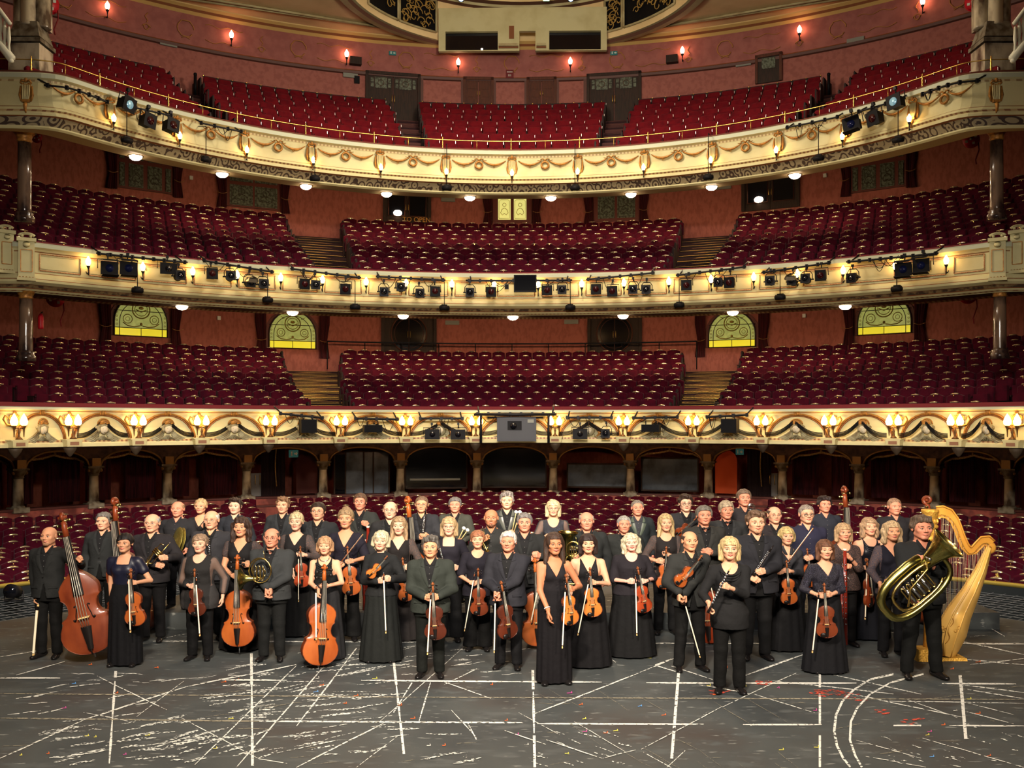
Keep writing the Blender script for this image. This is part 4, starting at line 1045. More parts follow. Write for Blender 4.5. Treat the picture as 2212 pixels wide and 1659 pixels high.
# arcade of short marble columns behind the stalls
acp = [40, 203, 362, 533, 698, 865, 1030, 1195, 1362, 1530, 1690, 1855, 2018, 2180]
act = [theta_at(p, r_arc) for p in acp]
arch_m = mat('arcade_brown', (84, 58, 44), .55, noise=(5, (42, 28, 24), .4, .65)); wains = mat('wainscot', (128, 66, 56), .6, noise=(4, (92, 44, 40), .4, .6))
b = MB(); sweep(b, lambda t: 18.9, [(0, -1., 0), (0, .12, 1), (-.04, .14, 1), (-.04, .2, 0), (0, .22, 0), (0, .42, 1), (-.08, .44, 1), (-.08, .5, 1), (.4, .5, 1), (.4, .0, 0), (2.9, .0, 0)], -1.5, 1.5, 110)
arcade = tag(obj('wall_arcade', b, [wains, mat('wainscot_rail', (74, 40, 36), .5)]), kind='structure')  # low wall of the arcade, wainscot below and arches above
full = [theta_at(-125, r_arc)]+act+[theta_at(2340, r_arc)]
for i in range(len(full)-1):
    a, c = full[i], full[i+1]; n = 14; R_ = 18.95
    zc = lambda u: 1.66+.54*math.sqrt(max(0, 1-(abs(u)/.86)**2.2)) if abs(u) < .86 else 1.66
    b = MB(); us = [-1+2*k/28 for k in range(29)]
    P_ = lambda u, z, o_=0: pol((a+c)/2+(c-a)/2*u, R_+o_, z)
    for o_, fl_ in ((0, False), (.35, True)): b.grid([[P_(u, zc(u), o_) for u in us], [P_(u, 2.62, o_) for u in us]], 0, False, fl_)
    b.grid([[P_(u, zc(u), 0) for u in us], [P_(u, zc(u), .35) for u in us]], 0, False, True)
    b.tube([P_(u, zc(u)+.03, -.02) for u in us if abs(u) < .9], .035, 5, 1)
    obj('arcade_arch', b, [arch_m, mat('dull_gilt', (142, 108, 62), .5, .2)], arcade)
fringe = mat('gold_fringe', (176, 140, 84), .6, noise=(60, (90, 66, 34), .4, .6))
dkdrape = mat('dark_plum_drape', (66, 18, 28), .85, noise=(3, (38, 10, 20), .4, .6, (6, 6, .5)))
shaftg = MB(); shaftg.lathe([(.16, .0), (.155, .4), (.145, .86)], 18); shaftg = shaftg.mesh('shaft', marble)
capg = MB(); capg.lathe([(.15, .86), (.17, .89), (.155, .92), (.22, 1.02), (.25, 1.06), (.25, 1.12)], 14, 0); capg.box((0, 0, 1.14), (.52, .42, .06), 0)
for sg in (-1, 1): capg.ball((sg*.2, -.1, 1.03), .055, 8, 1)
capg.box((0, -.05, 1.3), (.28, .36, .26), 1); capg = capg.mesh('capital', [stone, mat('dull_gilt', (142, 108, 62))])
baseg = MB(); baseg.box((0, 0, -.1), (.5, .46, .16), 0); baseg.lathe([(.22, -.03), (.2, .0), (.16, .04)], 14, 0); baseg = baseg.mesh('base', stone)
for i, t in enumerate(act):
    e = empty('arcade_column'); e.matrix_basis = frame(t, 19.02, .56); tag(e, 'short marble column with gilt capital, %s from left behind the stalls' % nth(i), 'column', 'columns of the arcade behind the stalls', kind='thing')
    link('shaft', shaftg, e); link('capital', capg, e); link('base', baseg, e)
# curtains with scalloped gold fringe in the outer bays
for i in range(len(full)-1):
    a, c = full[i], full[i+1]; mid_px = HX+F*pol((a+c)/2, 19)[0]/pol((a+c)/2, 19)[1]
    if 560 < mid_px < 1380 or 1600 < mid_px < 1650: continue
    P_ = lambda u, z, o_=.2: pol((a+c)/2+(c-a)/2*u, 19+o_, z)
    us = [-.86+1.72*k/24 for k in range(25)]
    sc = lambda u: 1.82+.3*(1-abs(u)**1.6)-.05*abs(math.sin(u*PI*1.75))
    b = MB(); b.grid([[P_(u, sc(u), .2+.02*math.sin(u*40)) for u in us], [P_(u, sc(u)+.26, .2) for u in us]], 0, True)
    b.grid([[P_(u, sc(u)-.05, .18) for u in us], [P_(u, sc(u)+.015, .18) for u in us]], 1, False)
    b.ball(P_(0, 2.16, .12), (.04, .04, .06), 6, 1)
    e = tag(obj('arcade_pelmet', b, [dkdrape, fringe]), 'scalloped plum pelmet with gold fringe, %s arcade bay from the left' % nth(i), 'pelmet', 'fringed pelmets in the arcade')
    if mid_px < 520 or mid_px > 1700:
        b = MB(); us2 = [-.9+1.8*k/40 for k in range(41)]
        gap = lambda u: True
        for (u0, u1) in ((-.92, -.25), (.1, .92)):
            uu = [u0+(u1-u0)*k/20 for k in range(21)]
            b.grid([[P_(u, .55, .9+.05*math.sin(u*45)) for u in uu], [P_(u, 2.3, .9+.05*math.sin(u*45+.4)) for u in uu]], 0, True)
        e2 = tag(obj('arcade_curtain', b, dkdrape), 'dark plum curtain hanging behind the %s arcade bay from the left' % nth(i), 'curtain', 'curtains behind the arcade')
# glazed booths behind the middle bays
def booth(px0, px1, yt, yb, m, name, label, cat='window', o_=-2.0, frame_m=None, bars=()):
    M, w_, h = wallrect(px0, px1, yt, yb, r_wall, o_)
    e = empty(name, M=M); tag(e, label, cat)
    b = MB(); b.box((0, 0, h/2), (w_, .04, h)); obj('pane', b, m, e)
    b = MB()
    for x in (-w_/2, w_/2)+tuple(w_*q for q in bars): b.box((x, -.03, h/2), (.05, .06, h+.06))
    for z in (0, h): b.box((0, -.03, z), (w_+.05, .06, .06))
    obj('glazing_frame', b, frame_m or darkwood, e); return e, w_, h
blg = mat('blue_grey_glass', (84, 98, 114), .2, noise=(1.3, (44, 54, 66), .4, .65), spec=.8)
booth(722, 746, 980, 1070, dkglass, 'booth_window', 'dark narrow window behind the left of the middle bays')
booth(746, 840, 975, 1067, blg, 'booth_window', 'blue grey glazed screen behind the bay left of the dark control desk', bars=(-.08, .14))
e, w_, h = booth(876, 1008, 968, 1054, dkglass, 'booth_window', 'wide black control window with a pale shelf, left of centre')
b = MB(); b.box((-.05, -.1, h*.22), (w_*.82, .12, .07)); obj('shelf', b, mat('pale_shelf', (150, 160, 158), .5), e)
booth(1042, 1180, 968, 1052, dkglass, 'booth_window', 'dark central control window under the projector')
booth(1226, 1356, 1002, 1052, blg, 'booth_window', 'low dark glazed booth window right of centre')
booth(1386, 1508, 990, 1060, blg, 'booth_window', 'grey glazed booth window under the fringed pelmet right of centre')
orange = mat('lit_doorway_wall', (168, 70, 30), .6, emit=(150, 42, 12), estr=.16)
M, w_, h = wallrect(1545, 1592, 972, 1066, r_wall, -1.6); b = MB()
n = 10; r = w_/2; pts = [(-r, 0)]+[(-r*math.cos(PI*i/n), h-r+r*math.sin(PI*i/n)) for i in range(n+1)]+[(r, 0)]; b.prism(pts, -.02, .02, 0)
tag(obj('lit_doorway', b, orange, M=M), 'arched doorway glowing orange red between arcade columns', 'doorway')
M, w_, h = wallrect(640, 686, 976, 1066, r_wall, -1.6); b = MB(); r = w_/2; pts = [(-r, 0)]+[(-r*math.cos(PI*i/n), h-r+r*math.sin(PI*i/n)) for i in range(n+1)]+[(r, 0)]; b.prism(pts, -.02, .02, 0)
tag(obj('arched_doorway', b, mat('maroon_door', (72, 30, 30), .6), M=M), 'arched maroon doorway beside the left exit sign', 'doorway')
exit_sign(634, 980, 18, 16, 'green exit sign hanging in the arcade by the left aisle', off=-3.0)
exit_sign(1598, 976, 15, 13, 'green exit sign hanging beside the orange lit doorway', off=-2.9)
for px0, px1, nm in ((540, 566, 'left'), (1655, 1680, 'right')):
    M, w_, h = wallrect(px0, px1, 1022, 1110, r_wall, -2.4); e = empty('lobby_door', M=M); tag(e, 'pale grey door standing open behind the %s arcade column by the aisle' % nm, 'door')
    b = MB(); b.box((0, 0, h/2), (w_, .06, h)); obj('leaf', b, mat('grey_door', (96, 98, 100), .5), e)
    for x in (-.05, .12): b = MB(); b.tube([(x, -.05, h*.72), (x, -.09, h*.75), (x, -.09, h*.93), (x, -.05, h*.96)], .014, 6); obj('door_handle', b, brass, e)
for px, nm in ((590, 'left'), (1640, 'right')):
    M, w_, h = wallrect(px-26, px+26, 968, 1100, r_wall, -2.5); b = MB()
    b.grid([[(-w_/2+w_*k/24, .06*math.sin(k*1.7), z) for k in range(25)] for z in (0, h)], 0, True)
    b.tube([(w_*.1+.03*math.sin(z*3), -.08, z) for z in [h*k/8 for k in range(3, 9)]], .02, 4, 1)
    tag(obj('aisle_curtain', b, [mat('black_drape', (24, 12, 16), .9), fringe], M=M), 'near black drape hanging across the %s aisle of the arcade' % nm, 'curtain')
# ---------------------------------------------------------------- stage lighting on the balcony fronts
blue_lens = mat('blue_lens', (20, 26, 60), .1, .2); red_lens = mat('dark_red_lens', (44, 10, 14), .1); clear_lens = mat('bright_lens', (150, 190, 200), .12, .6, emit=(120, 170, 190), estr=.5)
def spot_round(sc=1., lens=None):
    e = empty('stage_spotlight')
    b = MB(); b.tube([(0, .18, 0), (0, .1, 0), (0, -.12, 0), (0, -.15, 0)], [.07, .11, .11, .12], 14); 
    for k in range(4): b.box((0, .16-.05*k, .11), (.1, .02, .02))
    obj('lamp_body', b, black, e)
    b = MB(); b.box((0, -.16, 0), (.25, .015, .25)); b.torus((0, -.17, 0), .09, .012, 16, 5); obj('gel_frame', b, blackg, e)
    b = MB(); b.tube([(0, -.168, 0), (0, -.172, 0)], .085, 16); obj('lens', b, lens or dkglass, e)
    b = MB(); b.tube([(-.15, 0, 0), (-.15, 0, .14), (-.09, 0, .22), (.09, 0, .22), (.15, 0, .14), (.15, 0, 0)], .012, 5)
    for sg in (-1, 1): b.tube([(sg*.1, 0, 0), (sg*.19, 0, 0)], .02, 6)
    b.tube([(0, 0, .22), (0, 0, .30)], .016, 5); b.box((0, 0, .31), (.06, .06, .07)); obj('yoke', b, blackg, e)
    return e
def spot_square(wide=1., lens=None):
    e = empty('stage_spotlight')
    b = MB(); b.box((0, 0, 0), (.2*wide, .22, .2)); b.box((0, .05, .12), (.1, .08, .05)); obj('lamp_body', b, black, e)
    b = MB(); b.box((0, -.13, 0), (.29*wide, .02, .29)); obj('gel_frame', b, black, e)
    b = MB(); b.tube([(0, -.141, 0), (0, -.146, 0)], .085, 16); obj('lens', b, lens or red_lens, e)
    b = MB(); b.tube([(-.17*wide, 0, 0), (-.17*wide, 0, .2), (.17*wide, 0, .2), (.17*wide, 0, 0)], .012, 5); b.tube([(0, 0, .2), (0, 0, .3)], .016, 5); b.box((0, 0, .31), (.06, .06, .07)); obj('yoke', b, blackg, e)
    return e
def spot_barn():
    e = spot_square(1.25, blue_lens); e.name = 'stage_spotlight'
    for q, (c_, d_, ax) in enumerate((((0, -.2, .17), (.34, .14, .012), .3), ((0, -.2, -.17), (.34, .14, .012), -.3))):
        b = MB(); b.box(c_, d_, M=Rx(ax)); obj('barn_door', b, black, e)
    return e
def spot_hood():
    e = spot_round(1.1); b = MB(); b.grid([[(.14*math.cos(a), y, .14*math.sin(a)) for a in [PI*i/10 for i in range(11)]] for y in (-.16, -.36)], 0, True); b.box((0, -.22, .04), (.26, .02, .1)); obj('top_hat', b, mat('grey_hood', (120, 110, 92), .4, .5), e); return e
protoR, protoQ, protoB, protoH, protoW, protoX = spot_round(), spot_square(), spot_barn(), spot_hood(), spot_square(1.45, dkglass), spot_square(1.1, clear_lens)
PR = {'r': protoR, 'q': protoQ, 'b': protoB, 'h': protoH, 'w': protoW, 'x': protoX}
used = set()
def place_spot(kind, px, py, rf, off, label, group, sc=1., ry=0.):
    pr_ = PR[kind]
    o = pr_ if kind not in used else copy_tree(pr_, kids_of(pr_)); used.add(kind)
    t = theta_at(px, rf, off); z = z_at(px, py, rf, off)
    o.matrix_basis = tang(rf, t, off, z) @ Ry(ry) @ Rx(random.uniform(-.1, .18)) @ Rz(random.uniform(-.15, .15)) @ Matrix.Scale(sc, 4)
    tag(o, label, 'stage light', group)
KW = {'r': 'round black spotlight with a square frame', 'q': 'square faced black spotlight', 'b': 'black spotlight with barn doors', 'h': 'hooded black spotlight', 'w': 'wide black floodlight', 'x': 'spotlight with a bright blue white lens'}
mids = [(233, 581, 'b'), (275, 580, 'b'), (361, 581, 'w'), (386, 597, 'r'), (456, 593, 'q'), (497, 598, 'r'), (538, 611, 'h'), (568, 615, 'r'), (655, 614, 'q'), (680, 616, 'r'), (746, 624, 'q'), (829, 630, 'r'), (866, 622, 'r'),
        (905, 635, 'r'), (939, 631, 'q'), (1015, 632, 'r'), (1062, 631, 'q'), (1183, 629, 'q'), (1215, 626, 'r'), (1288, 626, 'q'), (1324, 630, 'q'), (1368, 625, 'r'), (1397, 627, 'r'), (1483, 617, 'q'), (1554, 610, 'r'), (1578, 610, 'q'),
        (1665, 608, 'r'), (1713, 608, 'h'), (1742, 604, 'r'), (1775, 595, 'q'), (1843, 600, 'r'), (1955, 582, 'b'), (1995, 574, 'b')]
for i, (px, py, k) in enumerate(mids):
    place_spot(k, px, py, r_mid, -.42, '%s, %s from left on the middle balcony front' % (KW[k], nth(i)), 'stage lights on the middle balcony front', 1.05 if k != 'b' else 1.2)
for i, (px, py, k) in enumerate(((270, 226, 'x'), (316, 262, 'q'), (366, 273, 'q'), (1844, 270, 'b'), (1893, 256, 'q'), (1938, 222, 'x'))):
    place_spot(k, px, py, r_top, -.45, '%s, %s from left on the top balcony front' % (KW[k], nth(i)), 'stage lights on the top balcony front', 1.25, (.15 if px < 1106 else -.15))
for i, (px, py, k) in enumerate(((933, 939, 'w'), (990, 939, 'w'), (1253, 938, 'w'), (1310, 937, 'r'))):
    place_spot(k, px, py, r_low, -.5, '%s, %s of four slung on the lower balcony front' % (KW[k], nth(i)), 'lamps below the lower balcony bars', 1.0)
def bar(px0, px1, y0, y1, rf, off, label, clamps=True, r_=.028, rise=None):
    t0, t1 = theta_at(px0, rf, off), theta_at(px1, rf, off); n = 12; z0, z1 = z_at(px0, y0, rf, off), z_at(px1, y1, rf, off)
    e = empty('lighting_bar'); tag(e, label, 'lighting bar', 'lighting bars on the balcony fronts')
    pts = [pol(t0+(t1-t0)*i/n, rf(t0+(t1-t0)*i/n)+off, z0+(z1-z0)*i/n) for i in range(n+1)]
    b = MB(); b.tube(pts, r_, 6); obj('tube', b, blackg, e)
    m = max(3, int((px1-px0)/24))
    for i in range(m+1):
        u = .03+.94*i/m; t = t0+(t1-t0)*u; p = pol(t, rf(t)+off, z0+(z1-z0)*u); b = MB(); b.box(p, (.07, .07, .10)); obj('clamp', b, blackg, e)
    for u in (.05, .95):
        b = MB(); t = t0+(t1-t0)*u; p = pol(t, rf(t)+off, z0+(z1-z0)*u); q = pol(t, rf(t)+.0, z0+(z1-z0)*u+.22); b.tube([p, q], .022, 5); obj('bar_arm', b, blackg, e)
    # loose cables dropping from the bar
    b = MB(); ri = random.Random(int(px0))
    for k in range(max(2, int((px1-px0)/45))):
        u0 = ri.uniform(.05, .7); u1 = u0+ri.uniform(.12, .3); d = ri.uniform(.15, .38)
        b.tube([pol(t0+(t1-t0)*(u0+(u1-u0)*j/8), rf(t0)+off+.05, z0+(z1-z0)*u0-d*math.sin(PI*j/8)) for j in range(9)], .009, 4)
    obj('cable', b, black, e)
for i, (a, c, y0, y1) in enumerate([(208, 405, 547, 567), (437, 592, 562, 588), (627, 780, 580, 600), (812, 962, 597, 605), (1006, 1236, 606, 605), (1266, 1414, 604, 589), (1460, 1612, 595, 576), (1645, 1795, 589, 567), (1828, 2027, 566, 547)]):
    bar(a, c, y0, y1, r_mid, -.42, 'black pipe bar with clamps and cables, %s from the left on the middle balcony front' % nth(i))
for i, (a, c, y0, y1) in enumerate([(95, 235, 184, 222), (290, 372, 232, 250), (432, 524, 265, 285), (1697, 1812, 276, 252), (1852, 1945, 242, 214), (1990, 2118, 205, 174)]):
    bar(a, c, y0, y1, r_top, -.42, 'black pipe bar, %s from the left on the top balcony front' % nth(i), r_=.025)
for i, (a, c, y0, y1) in enumerate([(603, 700, 893, 903), (765, 862, 904, 906), (905, 1002, 904, 904), (1026, 1202, 894, 894), (1222, 1324, 902, 902), (1365, 1466, 903, 901), (1524, 1616, 901, 896)]):
    bar(a, c, y0, y1, r_low, -.5, 'black pipe bar, %s from the left on the lower balcony front' % nth(i), r_=.03)
# speakers, monitor and projector
def boxthing(name, px0, px1, yt, yb, rf, off, dep, m, label, cat, front_m=None, group=None):
    t = theta_at((px0+px1)/2, rf, off); Y = pol(t, rf(t)+off)[1]; zt, zb = CH-(yt-HY)/F*Y, CH-(yb-HY)/F*Y; w_ = (px1-px0)/F*Y
    e = empty(name, M=tang(rf, t, off, zb)); tag(e, label, cat, group); h = zt-zb
    b = MB(); b.box((0, 0, h/2), (w_, dep, h)); obj('cabinet', b, m, e)
    b = MB(); b.box((0, -dep/2-.008, h/2), (w_*.9, .015, h*.88)); obj('front_panel', b, front_m or black, e)
    return e, w_, h
gre = mat('speaker_grille', (18, 19, 22), .8, spec=.1, bump=(200, .5))
for i, (a, c, y0, y1) in enumerate(((648, 682, 906, 935), (785, 824, 918, 934), (1387, 1426, 917, 933), (1560, 1594, 905, 935))):
    e, w_, h = boxthing('loudspeaker', a, c, y0, y1, r_low, -.5, .3, black, '%s loudspeaker hanging on the %s of the lower balcony front' % (('square black', 'wide flat black', 'wide flat black', 'square black')[i], ('outer left', 'inner left', 'inner right', 'outer right')[i]), 'speaker', gre, 'loudspeakers on the lower balcony front')
    b = MB()
    for x in (-w_*.3, w_*.3): b.tube([(x, 0, h), (x, 0, h+.1)], .015, 5)
    obj('bracket', b, blackg, e)
e, w_, h = boxthing('projector', 1074, 1158, 902, 953, r_low, -.62, .5, mat('projector_grey', (46, 49, 56), .5), 'large grey projector housing hung in the centre of the lower balcony front', 'projector', mat('projector_face', (38, 41, 48), .45))
b = MB(); b.box((-w_*.05, -.27, h*.66), (w_*.36, .03, h*.38), 0); b.tube([(-w_*.08, -.28, h*.66), (-w_*.08, -.38, h*.66)], h*.14, 14, 0); b.tube([(-w_*.08, -.385, h*.66), (-w_*.08, -.39, h*.66)], h*.11, 14, 1); obj('lens_mount', b, [black, dkglass], e)
b = MB(); b.box((w_*.36, -.27, h*.85), (w_*.16, .02, h*.14)); obj('vent_plate', b, grey, e)
b = MB(); 
for x in (-w_*.92, w_*.82): b.tube([(x, .0, -.05), (x, 0, h*1.12)], .04, 6)
b.tube([(-w_*1.1, 0, h*1.12), (w_*1.0, 0, h*1.12)], .035, 6); b.tube([(-w_*.75, 0, h*1.0), (w_*.68, 0, h*1.0)], .03, 6); obj('support_frame', b, blackg, e)
e, w_, h = boxthing('monitor_screen', 1110, 1159, 594, 631, r_mid, -.62, .09, black, 'flat black television monitor in the centre of the middle balcony front', 'screen', mat('screen_glass', (8, 9, 13), .06, spec=.3))
b = MB(); b.box((0, .15, h*.5), (.2, .25, .2)); b.box((0, -.05, .02), (w_*.96, .01, .02), 0); obj('wall_mount', b, blackg, e)
e, w_, h = boxthing('warning_beacon', 1090, 1099, 614, 625, r_mid, -.45, .08, grey, 'small round grey sounder hanging left of the black monitor', 'sounder', black)
# little black lanterns hanging on rods below the fronts
g = MB(); g.tube([(-.13, 0, 0), (.13, 0, 0)], .075, 12); g.tube([(-.15, 0, 0), (-.13, 0, 0)], .05, 10); g.tube([(.13, 0, 0), (.15, 0, 0)], .05, 10); g.box((0, .02, .08), (.16, .1, .04)); gm = g.mesh('housing', black)
def hang(px, py, ytop, rf, off, label, grp):
    t = theta_at(px, rf, off); e = empty('hanging_lantern'); z = z_at(px, py, rf, off); zt = z_at(px, ytop, rf, off); e.matrix_basis = tang(rf, t, off, z) @ Rz(random.uniform(-.3, .3)); tag(e, label, 'hanging light', grp)
    link('housing', gm, e); b = MB(); b.tube([(0, 0, .07), (0, 0, zt-z)], .012, 5); b.tube([(0, 0, zt-z), (0, .3, zt-z+.05)], .012, 5); obj('rod', b, blackg, e)
for i, (px, py) in enumerate(((274, 303), (445, 345), (680, 386), (965, 406), (1242, 406), (1530, 383), (1768, 342), (1940, 302))):
    hang(px, py, py-(72 if 3 > i > 0 or 5 < i < 8 else 95), r_top, -.3, 'small black lantern on a rod, %s from the left below the top balcony front' % nth(i), 'hanging lanterns of the top balcony')
for i, (px, py) in enumerate(((297, 627), (578, 648), (767, 663), (960, 665), (1232, 664), (1467, 659), (1685, 642), (1937, 624))):
    hang(px, py, py-56, r_mid, -.33, 'small black lantern on a rod, %s from the left below the middle balcony front' % nth(i), 'hanging lanterns of the middle balcony')
# looped cables on the lower front
b = MB(); ri = random.Random(3)
for i in range(len(tl)-1):
    for q in range(4):
        t0, t1 = tl[i]+.01, tl[i+1]-.01; za = 3.1+.12*ri.random(); d = .25+.15*ri.random()
        if i in (0, 15): continue
        tmx = (t0+t1)/2
        for (a, c, s_) in ((t0, tmx, 1), (tmx, t1, -1)):
            b.tube([pol(a+(c-a)*j/7, r_low(a)-.14, (2.85+.32*j/7 if s_ > 0 else 3.17-.32*j/7)-.10*math.sin(PI*j/7)-.03*q) for j in range(8)], .012, 4)
tag(obj('slung_cable', b, black), 'thin black cables looped along the lower balcony front', 'cable', kind='stuff')
# ---------------------------------------------------------------- the stage floor
fm = bpy.data.materials.new('scuffed_stage_floor'); fm.use_nodes = True; N, L = fm.node_tree.nodes, fm.node_tree.links; b_ = N['Principled BSDF']
tc = N.new('ShaderNodeTexCoord')
def nz(sc, st=(1, 1, 1), rot=0., det=5):
    mp = N.new('ShaderNodeMapping'); mp.inputs['Scale'].default_value = st; mp.inputs['Rotation'].default_value = (0, 0, rot); L.new(tc.outputs['Object'], mp.inputs[0])
    n = N.new('ShaderNodeTexNoise'); n.inputs['Scale'].default_value = sc; n.inputs['Detail'].default_value = det; L.new(mp.outputs[0], n.inputs[0]); return n
def ramp(src, stops):
    r = N.new('ShaderNodeValToRGB'); L.new(src, r.inputs[0])
    while len(r.color_ramp.elements) < len(stops): r.color_ramp.elements.new(.5)
    for e, (p, c) in zip(r.color_ramp.elements, stops): e.position = p; e.color = (*s2l(c), 1) if len(c) == 3 else c
    return r
def mix(a, b, f, mode='MIX'):
    m = N.new('ShaderNodeMix'); m.data_type = 'RGBA'; m.blend_type = mode
    for k, v in ((6, a), (7, b), (0, f)):
        if hasattr(v, 'links') or hasattr(v, 'is_linked'): L.new(v, m.inputs[k])
        else: m.inputs[k].default_value = v
    return m.outputs[2]
base = ramp(nz(.55).outputs['Fac'], [(.3, (46, 50, 52)), (.5, (62, 66, 66)), (.68, (58, 54, 52))]).outputs[0]
sc1 = ramp(nz(3.2, (.7, 1.5, 1), .25, 8).outputs['Fac'], [(.56, (0, 0, 0, 1)), (.66, (1, 1, 1, 1))]).outputs[0]
c1 = mix(base, (*s2l((70, 74, 74)), 1), sc1)
sc2 = ramp(nz(9, (.5, 2.0, 1), -.5, 8).outputs['Fac'], [(.64, (0, 0, 0, 1)), (.70, (1, 1, 1, 1))]).outputs[0]
c2 = mix(c1, (*s2l((120, 122, 118)), 1), sc2)
L.new(c2, b_.inputs['Base Color']); b_.inputs['Roughness'].default_value = .62; b_.inputs['Specular IOR Level'].default_value = .2
def edgeY(x): return 10+math.sqrt(max(0, 100-x*x)) if abs(x) < 8.6 else 10+math.sqrt(100-8.6**2)
b = MB(); xs = [-9.9+19.8*i/60 for i in range(61)]
b.grid([[(x, 1.5, 0) for x in xs], [(x, edgeY(x), 0) for x in xs]], 0, False)
b.grid([[(x, edgeY(x), -.0) for x in xs], [(x, edgeY(x)+.02, -.12) for x in xs], [(x, edgeY(x), -2.5) for x in xs]], 1, False, True)
stage = tag(obj('floor', b, [fm, mat('stage_edge', (54, 66, 80), .5)]), kind='structure')
# painted lines and scuffs: each is a thin coat lying on the boards
def worn(name, col, lo=.42, hi=.5, sc=22):
    m = bpy.data.materials.new(name); m.use_nodes = True; N, L = m.node_tree.nodes, m.node_tree.links; p = N['Principled BSDF']
    p.inputs['Base Color'].default_value = (*s2l(col), 1); p.inputs['Roughness'].default_value = .7
    t = N.new('ShaderNodeTexCoord'); n = N.new('ShaderNodeTexNoise'); n.inputs['Scale'].default_value = sc; n.inputs['Detail'].default_value = 5; L.new(t.outputs['Object'], n.inputs[0])
    r = N.new('ShaderNodeValToRGB'); r.color_ramp.elements[0].position = lo; r.color_ramp.elements[1].position = hi; L.new(n.outputs['Fac'], r.inputs[0]); L.new(r.outputs[0], p.inputs['Alpha']); return m
m_solid, m_worn, m_scuff, m_faint = worn('white_paint', (206, 205, 196), .34, .44), worn('chalky_paint', (205, 205, 196), .40, .48), worn('chalk_scuff', (196, 198, 190), .47, .54, 30), worn('faint_line', (128, 122, 104), .36, .52)
m_red, m_or, m_bl, m_ye, m_pk = worn('red_scuff', (176, 62, 44), .47, .55), mat('orange_tape', (204, 96, 44), .6), mat('blue_tape', (84, 140, 196), .6), mat('yellow_tape', (206, 198, 84), .6), mat('pink_tape', (184, 70, 140), .6)
marks = MB()
def ln(x0, y0, x1, y1, w_=2.2, mi=0, n=None, wob=0.):
    """a line given by where it starts and ends on the boards"""
    L_ = math.hypot(x1-x0, y1-y0); n = n or max(1, int(L_/40)); dx, dy = (x1-x0)/L_, (y1-y0)/L_
    k = (w_/2)*.9
    hx, hy = -dy*k, dx*k*.62+(0 if abs(dy) > .5 else .0)
    if abs(dx) > .8: hy = k*.8; hx = 0
    A, B = [], []; zz_ = .003+.00025*(ln.k % 24); ln.k += 1
    for i in range(n+1):
        u = i/n; x, y = x0+(x1-x0)*u, y0+(y1-y0)*u+random.uniform(-wob, wob)
        q = max(.25, 1-(.6 if i in (0, n) else 0)) if n > 1 else 1
        a, c = on_floor(x+hx*q, y+hy*q), on_floor(x-hx*q, y-hy*q); A.append((a.x, a.y, zz_)); B.append((c.x, c.y, zz_))
    marks.grid([A, B], mi, False, True)
    # lie face up
ln.k = 0
V_ = lambda x, ys, w_=6, mi=0, lean=0: [ln(x+lean*(y0-ys[0][0])/100., y0, x+lean*(y1-ys[0][0])/100., y1, w_, mi) for y0, y1 in ys]
V_(250, [(1450, 1464), (1472, 1560), (1560, 1650)], 6.5, 0, -7); V_(543, [(1412, 1480), (1480, 1590), (1590, 1655)], 6.5, 0, 1); V_(850, [(1425, 1480), (1480, 1560), (1560, 1630)], 6, 0, 11)
V_(1151, [(1448, 1490), (1495, 1585), (1590, 1659)], 6.5, 0, 2); V_(1467, [(1440, 1500), (1500, 1575), (1580, 1640)], 7, 0, -8); V_(1771, [(1453, 1486), (1500, 1565), (1590, 1659)], 5.5, 0, 0); V_(2074, [(1460, 1530), (1530, 1598)], 8, 0, 9)
for a in ((0, 1466, 130, 1466), (480, 1470, 620, 1471), (780, 1471, 1106, 1474), (1106, 1474, 1300, 1475), (1396, 1475, 1560, 1476), (1600, 1476, 1850, 1476), (2035, 1477, 2195, 1478), (1160, 1564, 1520, 1565), (1605, 1566, 1775, 1566), (1930, 1568, 1990, 1568), (2050, 1568, 2212, 1569)): ln(*a, 4.5, 0)
ln(0, 1552, 560, 1559, 4, 3); ln(560, 1559, 1130, 1562, 4.5, 1); ln(0, 1499, 900, 1507, 3, 3); ln(900, 1507, 2212, 1512, 3, 3); ln(500, 1386, 900, 1388, 3, 1); ln(1330, 1390, 1700, 1391, 3, 1); ln(2075, 1391, 2212, 1392, 4, 0); ln(0, 1420, 110, 1402, 2, 1); ln(330, 1386, 470, 1386, 3, 1)
